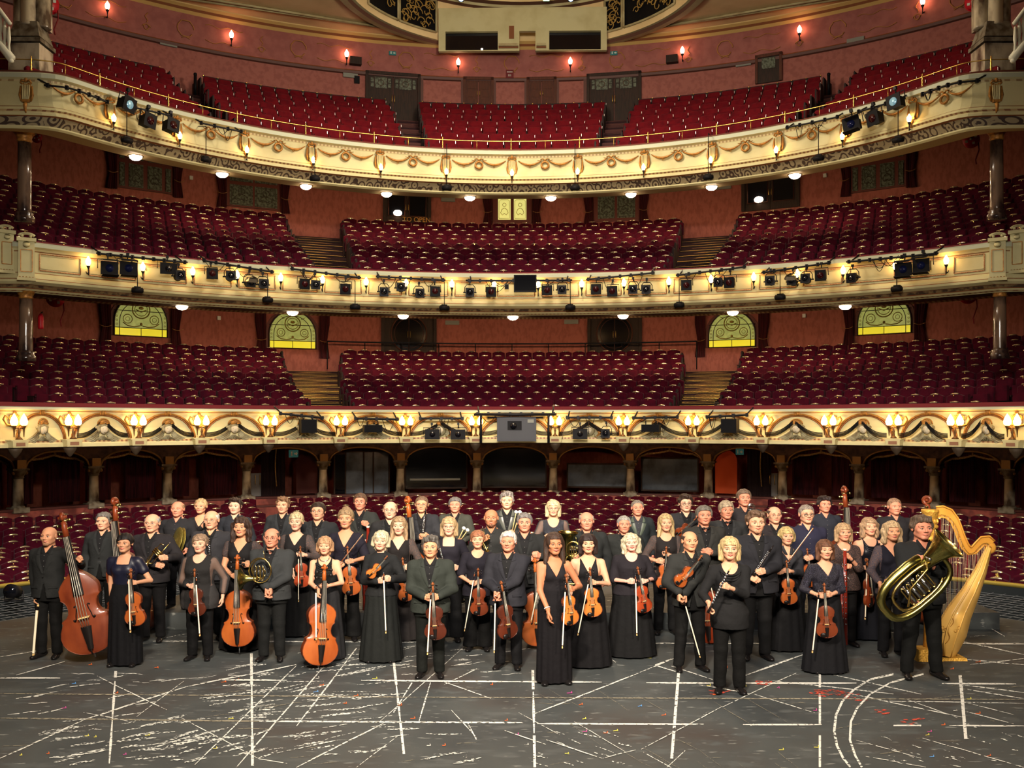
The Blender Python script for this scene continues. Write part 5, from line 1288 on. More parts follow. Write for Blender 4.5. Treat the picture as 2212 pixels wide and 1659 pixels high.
for a in ((0, 1640, 185, 1555, 4), (185, 1555, 400, 1485, 4), (400, 1485, 640, 1437, 3.5), (35, 1460, 140, 1430, 3), (210, 1462, 360, 1535, 3), (290, 1562, 180, 1540, 2), (295, 1550, 400, 1470, 2), (420, 1655, 640, 1440, 3), (510, 1659, 700, 1440, 3.5), (640, 1570, 740, 1440, 4), (740, 1440, 770, 1400, 3), (820, 1560, 1000, 1400, 2),
          (390, 1550, 560, 1640, 2.5), (560, 1640, 620, 1650, 2), (640, 1659, 835, 1560, 4), (770, 1659, 860, 1590, 2.5), (890, 1475, 850, 1540, 3), (930, 1475, 905, 1560, 4), (975, 1535, 1030, 1595, 3), (1010, 1562, 1030, 1600, 2.5), (950, 1470, 1060, 1510, 3), (1030, 1445, 960, 1480, 2.5), (1150, 1545, 1380, 1455, 3.5), (1380, 1455, 1465, 1420, 3), (1450, 1440, 1540, 1470, 3),
          (1415, 1438, 1450, 1425, 3), (1415, 1438, 1460, 1452, 3), (1610, 1460, 1740, 1413, 5), (1740, 1413, 1790, 1440, 3), (1510, 1480, 1620, 1500, 3), (1620, 1500, 1720, 1455, 3), (1385, 1620, 1560, 1528, 2.5), (1560, 1528, 1660, 1480, 2.5), (1630, 1500, 1760, 1540, 2), (1660, 1470, 1930, 1500, 2.5), (1800, 1458, 1990, 1500, 2.5), (1840, 1500, 2080, 1550, 2.5), (1900, 1515, 2212, 1520, 2), (2080, 1480, 2212, 1497, 3), (2090, 1490, 2212, 1510, 3), (2090, 1520, 2190, 1545, 2),
          (1960, 1512, 2070, 1552, 2), (2080, 1537, 2190, 1565, 2.5), (2010, 1372, 2212, 1415, 3), (2080, 1425, 2212, 1437, 2.5), (2095, 1436, 2212, 1424, 2.5), (2140, 1358, 2170, 1375, 2), (1850, 1600, 1990, 1640, 2), (1870, 1635, 2000, 1659, 2), (1990, 1595, 2212, 1659, 2), (1280, 1395, 1330, 1432, 2), (1120, 1540, 1210, 1590, 2), (1090, 1580, 1180, 1610, 3), (1180, 1600, 1300, 1640, 3), (1300, 1640, 1380, 1620, 2.5), (1240, 1560, 1350, 1625, 2), (1390, 1625, 1450, 1659, 2), (1440, 1659, 1480, 1622, 2)):
    ln(*a[:4], a[4], 1, wob=.6)
# the big double arc on the right
for R0, off_, w_ in ((0, 0, 6), (1, 26, 5.5)):
    P0 = [(1930, 1457), (1880, 1468), (1845, 1490), (1820, 1515), (1806, 1545), (1802, 1580), (1808, 1612), (1822, 1640), (1838, 1659)] if R0 == 0 else [(1995, 1457), (1925, 1475), (1880, 1500), (1852, 1530), (1838, 1560), (1836, 1600), (1848, 1635), (1862, 1659)]
    for q in range(len(P0)-1): ln(*P0[q], *P0[q+1], w_, 1 if q != 4 else 0)
ri = random.Random(21)
def strokes(n, x0, x1, y0, y1, ang, la, lb, wa, wb, mi=2):
    for _ in range(n):
        x, y = ri.uniform(x0, x1), ri.uniform(y0, y1); l = ri.uniform(la, lb); a = ang+ri.uniform(-.12, .12); ln(x, y, x+l*math.cos(a), y-l*math.sin(a), ri.uniform(wa, wb)*.72, mi, n=3, wob=1.2)
strokes(46, 480, 790, 1436, 1560, .12, 30, 110, 2, 8); strokes(20, 380, 560, 1480, 1560, .1, 30, 90, 2, 6); strokes(44, 80, 420, 1555, 1655, .14, 25, 90, 3, 10); strokes(16, 300, 560, 1590, 1650, .25, 40, 90, 5, 12)
strokes(26, 560, 1000, 1560, 1655, .12, 30, 90, 2, 7); strokes(20, 640, 860, 1395, 1450, .12, 20, 70, 1.5, 4); strokes(10, 0, 300, 1480, 1560, .15, 30, 90, 1.5, 4, 1); strokes(14, 1120, 1340, 1560, 1650, -.3, 20, 50, 2, 7); strokes(30, 1880, 2212, 1560, 1655, -.3, 12, 30, 1.5, 5)
strokes(24, 820, 1106, 1400, 1460, .1, 15, 50, 1, 3, 1); strokes(14, 100, 500, 1455, 1475, .05, 15, 60, 1, 3, 1); strokes(40, 0, 2212, 1480, 1655, .1, 20, 70, .8, 2, 3); strokes(16, 1106, 1700, 1480, 1655, -.6, 40, 120, .8, 1.8, 3); strokes(30, 1100, 2100, 1270, 1380, .1, 20, 80, 1.5, 4, 2); strokes(20, 300, 1000, 1290, 1380, .1, 20, 60, 1.5, 4, 2)
for x, y in ((1640, 1475), (1760, 1495), (1770, 1500), (1810, 1495), (1830, 1505), (1545, 1496), (1950, 1562), (1890, 1538)): strokes(5, x-15, x+15, y-6, y+6, .0, 12, 40, 2, 8, 4)
for k in range(64):
    x, y = ri.uniform(20, 2190), ri.uniform(1420, 1640); mi = ri.choice([5, 5, 6, 7, 7, 8, 1]); l = ri.uniform(5, 11)
    ln(x, y, x+l, y-ri.uniform(-1, 2), 1.6, mi, n=1); ln(x+l, y, x+l-1, y-4, 1.8, mi, n=1)
obj('floor_markings', marks, [m_solid, m_worn, m_scuff, m_faint, m_red, m_or, m_bl, m_ye, m_pk], stage)
# low rostrum for the back row
b = MB(); RZ = .26
b.box((0.9, 16.2, RZ/2-.005), (12.9, 1.7, RZ-.01))
mk = MB()
for _ in range(150):
    x = ri.uniform(-5.4, 7.2); y = ri.uniform(15.45, 16.9); l = ri.uniform(.1, .5); a = ri.uniform(-.5, .7); w_ = ri.uniform(.01, .05); c_, s_ = math.cos(a), math.sin(a)
    if x+l < 7.3 and 15.4 < y+l*s_ < 17.0: mk.add([(x, y, RZ-.006), (x+l*c_, y+l*s_, RZ-.006), (x+l*c_-w_*s_, y+l*s_+w_*c_, RZ-.006), (x-w_*s_, y+w_*c_, RZ-.006)], [(0, 1, 2, 3)])
ros = tag(obj('back_row_rostrum', b, fm), 'low scuffed grey rostrum under the back row of players', 'platform')
obj('chalk_marks', mk, m_scuff, ros)
# ================================================================ INSTRUMENTS
def varnish(name, c, c2): return mat(name, c, .38, noise=(5, c2, .35, .68, (1, 1, .5)), coat=.22)
VAR = {'orange': varnish('orange_varnish', (156, 82, 34), (132, 60, 22)), 'red': varnish('red_varnish', (116, 52, 24), (86, 32, 14)), 'brown': varnish('brown_varnish', (112, 50, 22), (76, 30, 14)),
       'amber': varnish('amber_varnish', (176, 108, 46), (152, 84, 30)), 'dark': varnish('dark_red_varnish', (82, 34, 18), (46, 18, 10)), 'cherry': varnish('cherry_varnish', (142, 56, 26), (120, 42, 18))}
ebony = mat('ebony', (20, 16, 15), .3); maple = mat('pale_maple', (206, 172, 112), .5); gutm = mat('string_wire', (170, 165, 150), .3, .6); boxwood = mat('boxwood_peg', (120, 66, 34), .4)
bowhair = mat('bow_hair', (226, 216, 190), .6); bowstick = mat('bow_stick', (120, 64, 30), .35, coat=.4); silver = mat('silver_plate', (205, 205, 205), .16, 1.); gbrass = mat('lacquered_brass', (196, 168, 96), .24, 1., bump=(6, .05)); obrass = mat('old_brass', (156, 148, 84), .24, 1.)
OUTL = [(0, .0), (.004, .03), (.02, .062), (.05, .088), (.1, .116), (.17, .134), (.24, .139), (.31, .133), (.36, .122), (.40, .113), (.425, .117), (.435, .112), (.46, .090), (.50, .077), (.55, .072), (.60, .075), (.64, .083), (.665, .095), (.675, .101), (.69, .098), (.73, .101), (.79, .108), (.85, .105), (.91, .088), (.955, .060), (.985, .030), (.998, .0)]
FID = {'violin': (.356, .60, 1.09, .036, .012), 'viola': (.40, .68, 1.09, .04, .013), 'cello': (.755, 1.22, 1.0, .13, .028), 'bass': (1.10, 1.84, 1.02, .22, .035)}
def fiddle(kind, col, label, top, bot, spin=0., depth_tilt=0.):
    """stringed instrument whose scroll is at `top` and whose body ends at `bot`"""
    BL, TL, wk, rib, arch = FID[kind]; big = kind in ('cello', 'bass'); vm = VAR[col]; k = BL
    e = empty(kind if kind != 'bass' else 'double_bass'); tag(e, label, 'double bass' if kind == 'bass' else kind, {'violin': 'violins and violas', 'viola': 'violins and violas', 'cello': 'cellos', 'bass': 'double basses'}[kind])
    d = Vector(top)-Vector(bot); Lr = d.length; z = d.normalized(); sc = Lr/TL
    x = z.cross(Vector((0, 1, 0))); x = -x if x.x < 0 else x; x.normalize(); y = z.cross(x)
    R = Matrix((x, y, z)).transposed().to_4x4()
    e.matrix_basis = T(bot) @ R @ Matrix.Rotation(spin, 4, 'Z') @ Matrix.Scale(sc, 4)
    fin = {(0, 0)}
    nu = 9; us = [-1+2*i/(nu-1) for i in range(nu)]
    slope = (lambda t: 1-.60*max(0, (t-.74)/.26)**1.15) if kind == 'bass' else (lambda t: 1)
    wof = lambda w, t: w*k*2.08*wk*(slope(t) if kind == 'bass' else 1)
    b = MB()
    for s_ in (-1, 1):
        rows = []
        for t, w_ in OUTL:
            ww = wof(w_, t); g_ = math.sin(PI*min(max(t, .0), 1))**.5 if 0 < t < 1 else 0
            rows.append([(ww*u, s_*(rib/2+arch*max(0, 1-abs(u)**2.2)*g_), t*k) for u in us])
        b.grid(rows, 0, True, s_ > 0)
    for s_ in (-1, 1):
        b.grid([[(s_*wof(w_, t)*1.0, y_, t*k) for t, w_ in OUTL] for y_ in (-rib/2-.0008*k, rib/2+.0008*k)], 1, True, s_ > 0)
        b.tube([(s_*wof(w_, t)*1.012, -rib/2, t*k) for t, w_ in OUTL], .004*k/.356*(.5 if big else 1), 5, 1, cap=False)
    obj('body', b, [vm, VAR['brown'] if col != 'dark' else vm], e)
    nl = TL-BL; sl = nl*.42                     # pegbox and scroll length
    b = MB(); fz = -rib/2-arch*.9
    b.tube([(0, fz*.3, BL*.985), (0, fz*.75, BL+.02*k), (0, fz*.8, TL-sl)], [.05*k, .036*k, .033*k], 8, 0)
    sy = fz*.75
    b.tube([(0, sy, TL-sl), (0, sy+.015*k, TL-sl*.55), (0, sy+.03*k, TL-sl*.3)], [.036*k, .034*k, .028*k], 8, 0)
    cz = TL-.055*k; cyy = sy+.02*k
    b.tube([(0, cyy+math.sin(a)*(.062*k)*(1-a/12.)*1., cz-math.cos(a)*(.055*k)*(1-a/12.)) for a in [j*.55 for j in range(16)]], [.030*k*(1-.03*j) for j in range(16)], 7, 0)
    b.tube([(-.05*k, cyy, cz), (.05*k, cyy, cz)], .018*k, 8, 0)
    nk_ = obj('neck', b, boxwood if not big else vm, e)
    b = MB(); b.grid([[(u*ww, fz*1.05-.020*k*(1-u*u)-(.03*k if zz < BL else 0), zz) for u in (-1, -.5, 0, .5, 1)] for zz, ww in ((BL*.70, .060*k), (BL, .052*k), (TL-sl, .034*k))], 0, True); b.box((0, fz*1.02, (BL*.70+TL-sl)/2), (.08*k, .02*k, TL-sl-BL*.70)); obj('fingerboard', b, ebony, e)
    b = MB(); by = fz-.085*k; b.prism([(-.055*k, 0), (.055*k, 0), (.05*k, .02*k), (.035*k, .07*k), (-.035*k, .07*k), (-.05*k, .02*k)], -.006*k, .006*k, M=T(0, fz-.01*k, BL*.43) @ Rx(PI/2) if False else None, c=(0, 0, 0)) if False else None
    b.box((0, fz-.035*k, BL*.435), (.12*k, .085*k, .014*k), 0, taper=1.); obj('bridge', b, maple, e)
    b = MB(); b.grid([[(u*ww, fz-.03*k-.02*k*(1-u*u), zz) for u in (-1, -.4, .4, 1)] for zz, ww in ((BL*.06, .03*k), (BL*.12, .035*k), (BL*.33, .06*k))], 0, True); b.box((0, fz-.01*k, BL*.2), (.06*k, .03*k, BL*.24)); b.tube([(0, -rib*.2, -.01*k), (0, fz-.02*k, .0), (0, fz-.03*k, BL*.07)], .008*k, 5); obj('tailpiece', b, ebony, e)
    for i in range(4):
        x0 = (-.045+.03*i)*k; b = MB(); b.tube([(x0*.8, fz-.045*k, BL*.32), (x0, fz-.082*k, BL*.435), (x0*.45, fz-.035*k, TL-sl)], .0035*k if kind != 'bass' else .004*k, 4); obj('string', b, gutm, e)
    for i in range(4):
        sg = 1 if i % 2 else -1; zz = TL-sl*(.85-.17*i); b = MB(); b.tube([(-sg*.04*k, sy+.01*k, zz), (sg*(.095 if kind != 'bass' else .06)*k, sy+.01*k, zz)], [.008*k, .014*k], 6); b.ball((sg*(.115 if kind != 'bass' else .072)*k, sy+.01*k, zz), (.026*k, .010*k, .030*k) if kind != 'bass' else (.014*k, .006*k, .018*k), 8); obj('peg', b, ebony if not kind == 'bass' else obrass, nk_)
    for sg in (-1, 1):
        b = MB(); pts = [(sg*.085, .575), (sg*.072, .585), (sg*.064, .57), (sg*.07, .53), (sg*.088, .47), (sg*.096, .425), (sg*.108, .40), (sg*.12, .405), (sg*.118, .42)]
        yf = lambda px_, pz: -(rib/2+arch*max(0, 1-abs(px_*k/max(wof(np.interp(pz, [q[0] for q in OUTL], [q[1] for q in OUTL]), pz), 1e-6))**2.2)*math.sin(PI*pz)**.5)-.001
        b.tube([(px_*k*.95, yf(px_*.95, pz), pz*k) for px_, pz in pts], .0065*k, 5, 0, flat=(1, 1)); b.ball((pts[0][0]*k*.95, yf(pts[0][0], pts[0][1]), pts[0][1]*k), .012*k, 6); b.ball((pts[-1][0]*k*.95, yf(pts[-1][0]*.95, pts[-1][1]), pts[-1][1]*k), .014*k, 6); obj('f_hole', b, ebony, e)
    if not big:
        b = MB(); b.ball((-.11*k*1., fz-.02*k, BL*.1), (.10*k, .035*k, .075*k), 10); obj('chin_rest', b, ebony, e)
    else:
        b = MB(); b.tube([(0, 0, 0), (0, 0, -.13*k if kind == 'cello' else -.06*k)], .009*k, 6); b.tube([(0, 0, .01), (0, 0, -.03*k)], .02*k, 8); obj('endpin', b, steel, e)
    return e
def bow(label, top, bot, thick=1., tint=None):
    """bow with its frog at `top` and its tip at `bot`"""
    e = empty('bow'); tag(e, label, 'bow', 'string players\' bows'); d = Vector(top)-Vector(bot); L_ = d.length; z = d.normalized()
    x = z.cross(Vector((0, 1, 0))); x = -x if x.x < 0 else x; x.normalize(); y = z.cross(x)
    e.matrix_basis = T(bot) @ Matrix((x, y, z)).transposed().to_4x4()
    q = .0055*thick
    b = MB(); n = 9; b.tube([(.0, .006-.012*math.sin(PI*i/n), L_*i/n) for i in range(n+1)], [q*(.75+.4*i/n) for i in range(n+1)], 6); st_ = obj('stick', b, tint or bowstick, e)
    b = MB(); b.box((0, -.018, L_*.5), (.013*thick, .003, L_*.9)); obj('hair', b, bowhair, e)
    b = MB(); b.box((0, -.010, L_*.93), (.014*thick, .022, .05), 0); b.box((0, -.008, .012), (.011*thick, .024, .022), 1); b.tube([(0, .006, L_), (0, .006, L_+.02)], .006, 6, 2); obj('frog', b, [ebony, maple, silver], st_)
    return e
def along(a, b_, flip=1):
    d = Vector(b_)-Vector(a); z = d.normalized(); x = z.cross(Vector((0, 1, 0))); x = -x if x.x < 0 else x
    if x.length < 1e-4: x = Vector((1, 0, 0))
    x.normalize(); y = z.cross(x)
    if y.y < 0: x, y = -x, -y
    return T(a) @ Matrix((x, y, z)).transposed().to_4x4(), d.length
def woodwind(kind, label, a, b_, m=None):
    """straight tube instrument, reed end at a, bell end at b_"""
    M, L_ = along(a, b_); e = empty(kind, M=M); tag(e, label, kind.replace('_', ' '), 'woodwind instruments')
    m = m or ebony; r = {'clarinet': .0135, 'oboe': .010, 'flute': .0095, 'bassoon': .030, 'cor_anglais': .012}[kind]; b = MB()
    if kind == 'bassoon':
        b.tube([(0, 0, 0), (0, 0, L_*.5), (0, 0, L_)], [.022, .03, .036], 12); b.tube([(.045, 0, L_*.38), (.045, 0, L_*.98)], [.018, .026], 10)
        obj('tube', b, mat('bassoon_maroon', (110, 30, 18), .25, coat=.6), e)
        b = MB(); b.tube([(0, 0, -.005), (0, 0, .02)], .026, 12); obj('bell_ring', b, mat('ivory', (220, 210, 190), .4), e)
        b = MB(); b.tube([(.045, 0, L_*.38), (.05, -.02, L_*.30), (.02, -.10, L_*.27), (-.03, -.15, L_*.30)], .005, 6); obj('crook', b, silver, e)
    elif kind == 'flute':
        b.tube([(0, 0, 0), (0, 0, L_)], r, 10); b.box((0, -.006, .08), (.02, .012, .03)); obj('tube', b, silver, e)
    else:
        b.tube([(0, 0, .04), (0, 0, L_*.75), (0, 0, L_*.88), (0, 0, L_)], [r, r*1.1, r*1.4, r*(2.4 if kind == 'clarinet' else 1.7)], 12); obj('tube', b, m, e)
        b = MB(); b.tube([(0, 0, -.04), (0, 0, .045)], [.003 if kind != 'clarinet' else .006, r], 8); obj('mouthpiece', b, ebony if kind == 'clarinet' else maple, e)
    b = MB(); n = 12
    for i in range(n):
        zz = L_*(.16+.68*i/n); b.tube([(0, -r-.002, zz), (0, -r-.007, zz)], .0105, 8); b.tube([(r*.8, -r*.6, zz-.02), (r*1.5, -r*.9, zz), (r*.8, -r*.6, zz+.03)], .0035, 4)
    b.tube([(r*.9, -r*.7, L_*.15), (r*.9, -r*.7, L_*.85)], .0025, 4); obj('keywork', b, silver, e)
    return e
def trumpet(label, bell, mouth, name='trumpet'):
    M, L_ = along(mouth, bell); e = empty(name, M=M); tag(e, label, name, 'brass instruments'); s = L_/.49; M2 = Matrix.Scale(s, 4)
    b = MB(); b.tube([(.0, 0, .02), (0, 0, .40)], .006, 8); b.tube([(0, 0, .40), (.03, 0, .425), (.075, 0, .42), (.09, 0, .39), (.09, 0, .14), (.085, 0, .10), (.045, 0, .085), (.04, 0, .11)], .006, 8)
    b.tube([(.09, 0, .10), (.09, 0, .16), (.075, 0, .30), (.06, 0, .38), (.055, 0, .43), (.052, 0, .46), (.05, 0, .482), (.05, 0, .49)], [.006, .006, .008, .012, .020, .032, .052, .062], 16, cap=False); obj('tube', b, gbrass, e, M2)
    b = MB(); b.lathe([(.003, -.0), (.011, -.005), (.012, .012), (.005, .03), (.005, .06)], 10); obj('mouthpiece', b, silver, e, M2)
    for i in range(3): b = MB(); b.tube([(-.045, 0, .20+.03*i), (.11, 0, .20+.03*i)], .012, 10); b.tube([(-.075, 0, .20+.03*i), (-.045, 0, .20+.03*i)], .004, 6); b.tube([(-.078, 0, .20+.03*i), (-.074, 0, .20+.03*i)], .010, 8); obj('valve', b, gbrass, e, M2)
    return e
def horn(label, c, R, bell_dir=(-1, .2, .1), name='french_horn'):
    e = empty(name, c); tag(e, label, 'french horn', 'brass instruments'); s = R/.15; M2 = Matrix.Scale(s, 4)
    b = MB(); b.tube([(.15*math.cos(a)*(1-.018*a), .012*a-.04, .17*math.sin(a)*(1-.018*a)) for a in [j*.35 for j in range(30)]], [.010-.0001*j for j in range(30)], 8)
    b.tube([(.02+.06*math.cos(a), -.05, -.02+.07*math.sin(a)) for a in [j*.5 for j in range(13)]], .007, 6)
    for q in range(3): b.tube([(-.07+.045*q, -.055, -.10), (-.07+.045*q, -.06, .06), (-.05+.045*q, -.06, .08), (-.035+.045*q, -.055, .05), (-.035+.045*q, -.055, -.10), (-.052+.045*q, -.06, -.12), (-.07+.045*q, -.055, -.10)], .006, 6)
    b.tube([(.07, -.03, .15), (.05, -.04, .26)], [.006, .004], 6); obj('coiled_tube', b, gbrass, e, M2)
    b = MB(); z = Vector(bell_dir).normalized(); a0 = Vector((-.05, .02, -.10))
    b.tube([a0+z*q for q in (0, .06, .12, .16, .19, .205)], [.018, .026, .045, .07, .11, .145], 20, cap=False); b.tube([a0+z*.2, a0+z*.207], .146, 20, cap=False); obj('bell', b, obrass, e, M2)
    for q in range(3): b = MB(); b.tube([(-.05+.045*q, -.07, .0), (-.05+.045*q, -.03, .0)], .017, 10); b.box((-.05+.045*q, -.085, .05), (.018, .008, .07)); obj('valve', b, silver, e, M2)
    return e
def mallet(label, head, end):
    M, L_ = along(end, head); e = empty('timpani_mallet', M=M); tag(e, label, 'drumstick', 'soft headed mallets'); b = MB(); b.tube([(0, 0, 0), (0, 0, L_)], .007, 6); obj('stick', b, maple, e)
    b = MB(); b.ball((0, 0, L_), (.030, .030, .026), 12); obj('head', b, mat('felt_white', (228, 224, 212), .9), e)
def tuba(label, bellc, belld, c, ax, rad, s=1.):
    """bellc centre of the rim, belld outward axis; c, ax, rad centre, axes and radii of the oval of tubing"""
    e = empty('tuba', c); tag(e, label, 'tuba', 'brass instruments'); c = Vector(c); u = Vector(ax[0]).normalized(); v = Vector(ax[1]).normalized(); n = u.cross(v); n = -n if n.y > 0 else n
    bc = Vector(bellc)-c; z = Vector(belld).normalized(); P_ = lambda a, k=1., o=0.: u*(rad[0]*k*math.cos(a))+v*(rad[1]*k*math.sin(a))+n*o
    b = MB(); start = bc-z*.46*s; prof = [(0, .20), (.02, .196), (.05, .165), (.10, .13), (.18, .10), (.28, .078), (.38, .066), (.46, .060)]
    b.tube([bc-z*q*s for q, r_ in prof], [r_*s for q, r_ in prof], 28, 0, cap=False); b.tube([bc-z*q*s for q, r_ in prof], [r_*s*.97 for q, r_ in prof], 28, 1, cap=False)
    b.tube([bc+z*(.005*s), bc-z*(.005*s)], .203*s, 28, 0, cap=False); obj('bell', b, [obrass, gbrass], e)
    b = MB(); se = lambda t_, pw: math.copysign(abs(t_)**pw, t_)
    Q_ = lambda a, k=1., o=0.: u*(rad[0]*k*se(math.cos(a), .7))+v*(rad[1]*k*se(math.sin(a), .7))+n*o
    pts = [start]+[Q_(a, 1., -.02) for a in [1.25+.22*j for j in range(26)]]
    b.tube(pts, [.058*s*(1-.022*j) for j in range(len(pts))], 12); obj('outer_branch', b, obrass, e)
    b = MB(); b.tube([Q_(a, .72, .05) for a in [.6+.3*j for j in range(18)]], .017*s, 8)
    for q in range(5):
        o_ = -.40+.17*q; p0 = u*(rad[0]*o_)+v*(-rad[1]*.45)+n*.07; p1 = u*(rad[0]*o_)+v*(rad[1]*.40)+n*.07; d_ = u*(rad[0]*.05)
        b.tube([p0, p1, p1+d_*.7+v*.02, p1+d_*1.6, p0+d_*1.6, p0+d_*.7-v*.02, p0], .010*s, 6)
    b.tube([Q_(3.7, .6, .09), u*(-rad[0]*.2)+v*(rad[1]*.25)+n*.11, u*(rad[0]*.45)+v*(rad[1]*.42)+n*.10, Q_(.9, .8, .05)], .013*s, 8); obj('inner_tubing', b, gbrass, e)
    for q in range(4):
        p = u*(rad[0]*(-.3+.16*q))+n*.085; b = MB(); b.tube([p-v*.10, p+v*.07], .021*s, 12); b.tube([p+v*.07, p+v*.12], .006, 6); b.tube([p+v*.12, p+v*.126], .016, 10); obj('valve', b, silver, e)
    b = MB(); p = Q_(1.0, .9, .07); b.tube([p, p+n*.10+v*.06, p+n*.16+v*.05], .008, 8); b.tube([p+n*.16+v*.05, p+n*.2+v*.04], [.01, .017], 10); obj('mouthpiece', b, silver, e)
    return e
def cymbal(label, c, R, normal):
    z = Vector(normal).normalized(); q = z.to_track_quat('Z', 'Y').to_matrix().to_4x4(); e = empty('cymbal', M=T(c) @ q); tag(e, label, 'cymbal', 'pair of cymbals')
    b = MB(); b.lathe([(.001, .03), (R*.16, .026), (R*.22, .012), (R*.6, .006), (R, -.006), (R, -.009), (R*.6, .002), (R*.2, .008), (.001, .024)], 40, cap=False); obj('plate', b, mat('bronze_cymbal', (196, 182, 96), .35, .9, noise=(40, (170, 152, 76), .4, .6)), e)
    b = MB(); b.tube([(0, 0, .03), (.02, 0, .06), (.03, 0, .0)], .008, 6); obj('strap', b, ebony, e)
def trombone(label, c):
    e = empty('trombone', c); tag(e, label, 'trombone', 'brass instruments'); b = MB()
    for r_, o_ in ((.055, 0), (.035, .02)): b.tube([(-r_, o_, -.32), (-r_, o_, .0)]+[(-r_*math.cos(a), o_, r_*math.sin(a)) for a in [PI*j/8 for j in range(1, 8)]]+[(r_, o_, 0), (r_, o_, -.32)], .008, 8)
    for zz in (-.04, -.14): b.tube([(-.055, 0, zz), (.055, 0, zz)], .006, 6)
    obj('slide', b, silver, e)
    b = MB(); b.tube([(.055, .0, -.30), (.06, .0, -.42), (.08, -.02, -.56), (.09, -.03, -.60)], [.01, .02, .05, .09], 14, cap=False); obj('bell', b, gbrass, e)
# ================================================================ PEOPLE
def skin_mat(c): return mat('skin_%d_%d_%d' % c, tuple(int(v*.90) for v in c), .6, spec=.25, noise=(14, tuple(int(v*.93) for v in c), .4, .7))
LIP = mat('lips', (172, 104, 88), .5); SCLERA = mat('eye_white', (222, 216, 208), .3); IRIS = mat('iris_dark', (52, 38, 30), .3); LASH = mat('lash_line', (46, 28, 22), .6)
def tab(gender, g):
    if gender == 'm': rows = [(.70, .150, .110, .0), (.80, .165, .118, .0), (.92, .170, .122, .0), (1.05, .155, .115, -.004), (1.18, .163, .120, -.008), (1.30, .178, .124, -.006), (1.37, .172, .112, .0), (1.42, .148, .090, .010), (1.458, .098, .070, .018), (1.49, .060, .058, .018), (1.56, .056, .058, .012)]
    else: rows = [(.70, .150, .112, .0), (.80, .168, .122, .0), (.90, .172, .124, .0), (1.06, .128, .096, -.004), (1.15, .135, .100, -.008), (1.27, .148, .112, -.012), (1.35, .148, .098, .0), (1.41, .122, .076, .010), (1.445, .075, .058, .016), (1.48, .048, .048, .018), (1.56, .045, .048, .012)]
    r = np.array(rows).T; wgt = np.clip((1.50-r[0])/.12, 0, 1); gg = 1+(g-1)*wgt; gb = 1+(g-1)*1.5*wgt*np.clip((1.42-r[0])/.1, 0, 1)
    return r[0], r[1]*gg, r[2]*gb, r[3]-.02*(g-1)*wgt
def torso(X, Y, Z, tb, infl, zlo, zhi, flare=0.):
    z, a, b_, yc = tb; az = np.interp(Z, z, a)+infl+flare*np.clip((1.05-Z)/.3, 0, 1); bz = np.interp(Z, z, b_)+infl+flare*np.clip((1.05-Z)/.3, 0, 1); y0 = np.interp(Z, z, yc)
    d = (np.sqrt((X/az)**2+((Y-y0)/bz)**2)-1)*np.minimum(az, bz)
    return np.maximum(d, np.maximum(zlo-Z, Z-zhi))
def front_y(tb, x, z_, infl):
    z, a, b_, yc = tb; az = np.interp(z_, z, a)+infl; bz = np.interp(z_, z, b_)+infl; return float(np.interp(z_, z, yc)-bz*math.sqrt(max(.02, 1-(x/az)**2)))
def ik(Sh, Wr, l1, l2, pole):
    d = Wr-Sh; L_ = d.length
    if L_ > (l1+l2)*.995: Wr = Sh+d*((l1+l2)*.995/L_); d = Wr-Sh; L_ = d.length
    L_ = max(L_, .1); a = (l1*l1-l2*l2+L_*L_)/(2*L_); h = math.sqrt(max(l1*l1-a*a, 0)); u = d/L_
    p = Vector(pole)-u*Vector(pole).dot(u); p.normalize(); return Sh+u*a+p*h, Wr
# ---- hand: wrist at origin, fingers along +z, palm towards +y, thumb on -x
def hand_mesh(curl, thumb, spread=.0):
    segs = []
    for i, (u, ln_, d0) in enumerate(((-.028, .95, .086), (-.009, 1.06, .091), (.010, .98, .087), (.028, .78, .079))):
        segs.append(((u*.6, 0, .01), (u, -.002, d0), .015, .0125))
        p = Vector((u, 0, d0)); an = 0.
        for j, (l_, r0, r1) in enumerate(((.042, .0105, .0095), (.026, .0095, .0088), (.021, .0088, .0074))):
            an += curl[j]*(1+.08*i); q = p+Vector((spread*(i-1.5)*.25*l_, math.sin(an)*l_*ln_, math.cos(an)*l_*ln_)); segs.append((tuple(p), tuple(q), r0, r1)); p = q
    t0, t1, t2, t3 = thumb; segs += [(t0, t1, .016, .0125), (t1, t2, .0125, .011), (t2, t3, .011, .009)]
    segs.append(((0, 0, -.03), (0, 0, .02), .026, .024)); segs.append(((-.012, .004, .03), (.016, .004, .035), .017, .016))
    def f(X, Y, Z):
        d = None
        palm = np.maximum.reduce([np.abs(X)-.035, np.abs(Y)-.013, np.abs(Z-.05)-.04])
        d = palm
        for a, b_, ra, rb in segs: d = smin(d, cap(X, Y, Z, a, b_, ra, rb), .006)
        return d
    return surfnet(f, (-.075, -.035, -.05), (.06, .10, .20), .0046)
HANDS = {'relax': hand_mesh((.35, .45, .35), ((-.018, .004, .02), (-.044, .014, .048), (-.050, .026, .076), (-.048, .034, .100)), .3),
         'grip': hand_mesh((.95, 1.25, .8), ((-.018, .006, .02), (-.042, .022, .045), (-.038, .045, .064), (-.018, .056, .078))),
         'soft': hand_mesh((.55, .75, .5), ((-.018, .005, .02), (-.043, .018, .046), (-.044, .036, .070), (-.032, .046, .090)))}
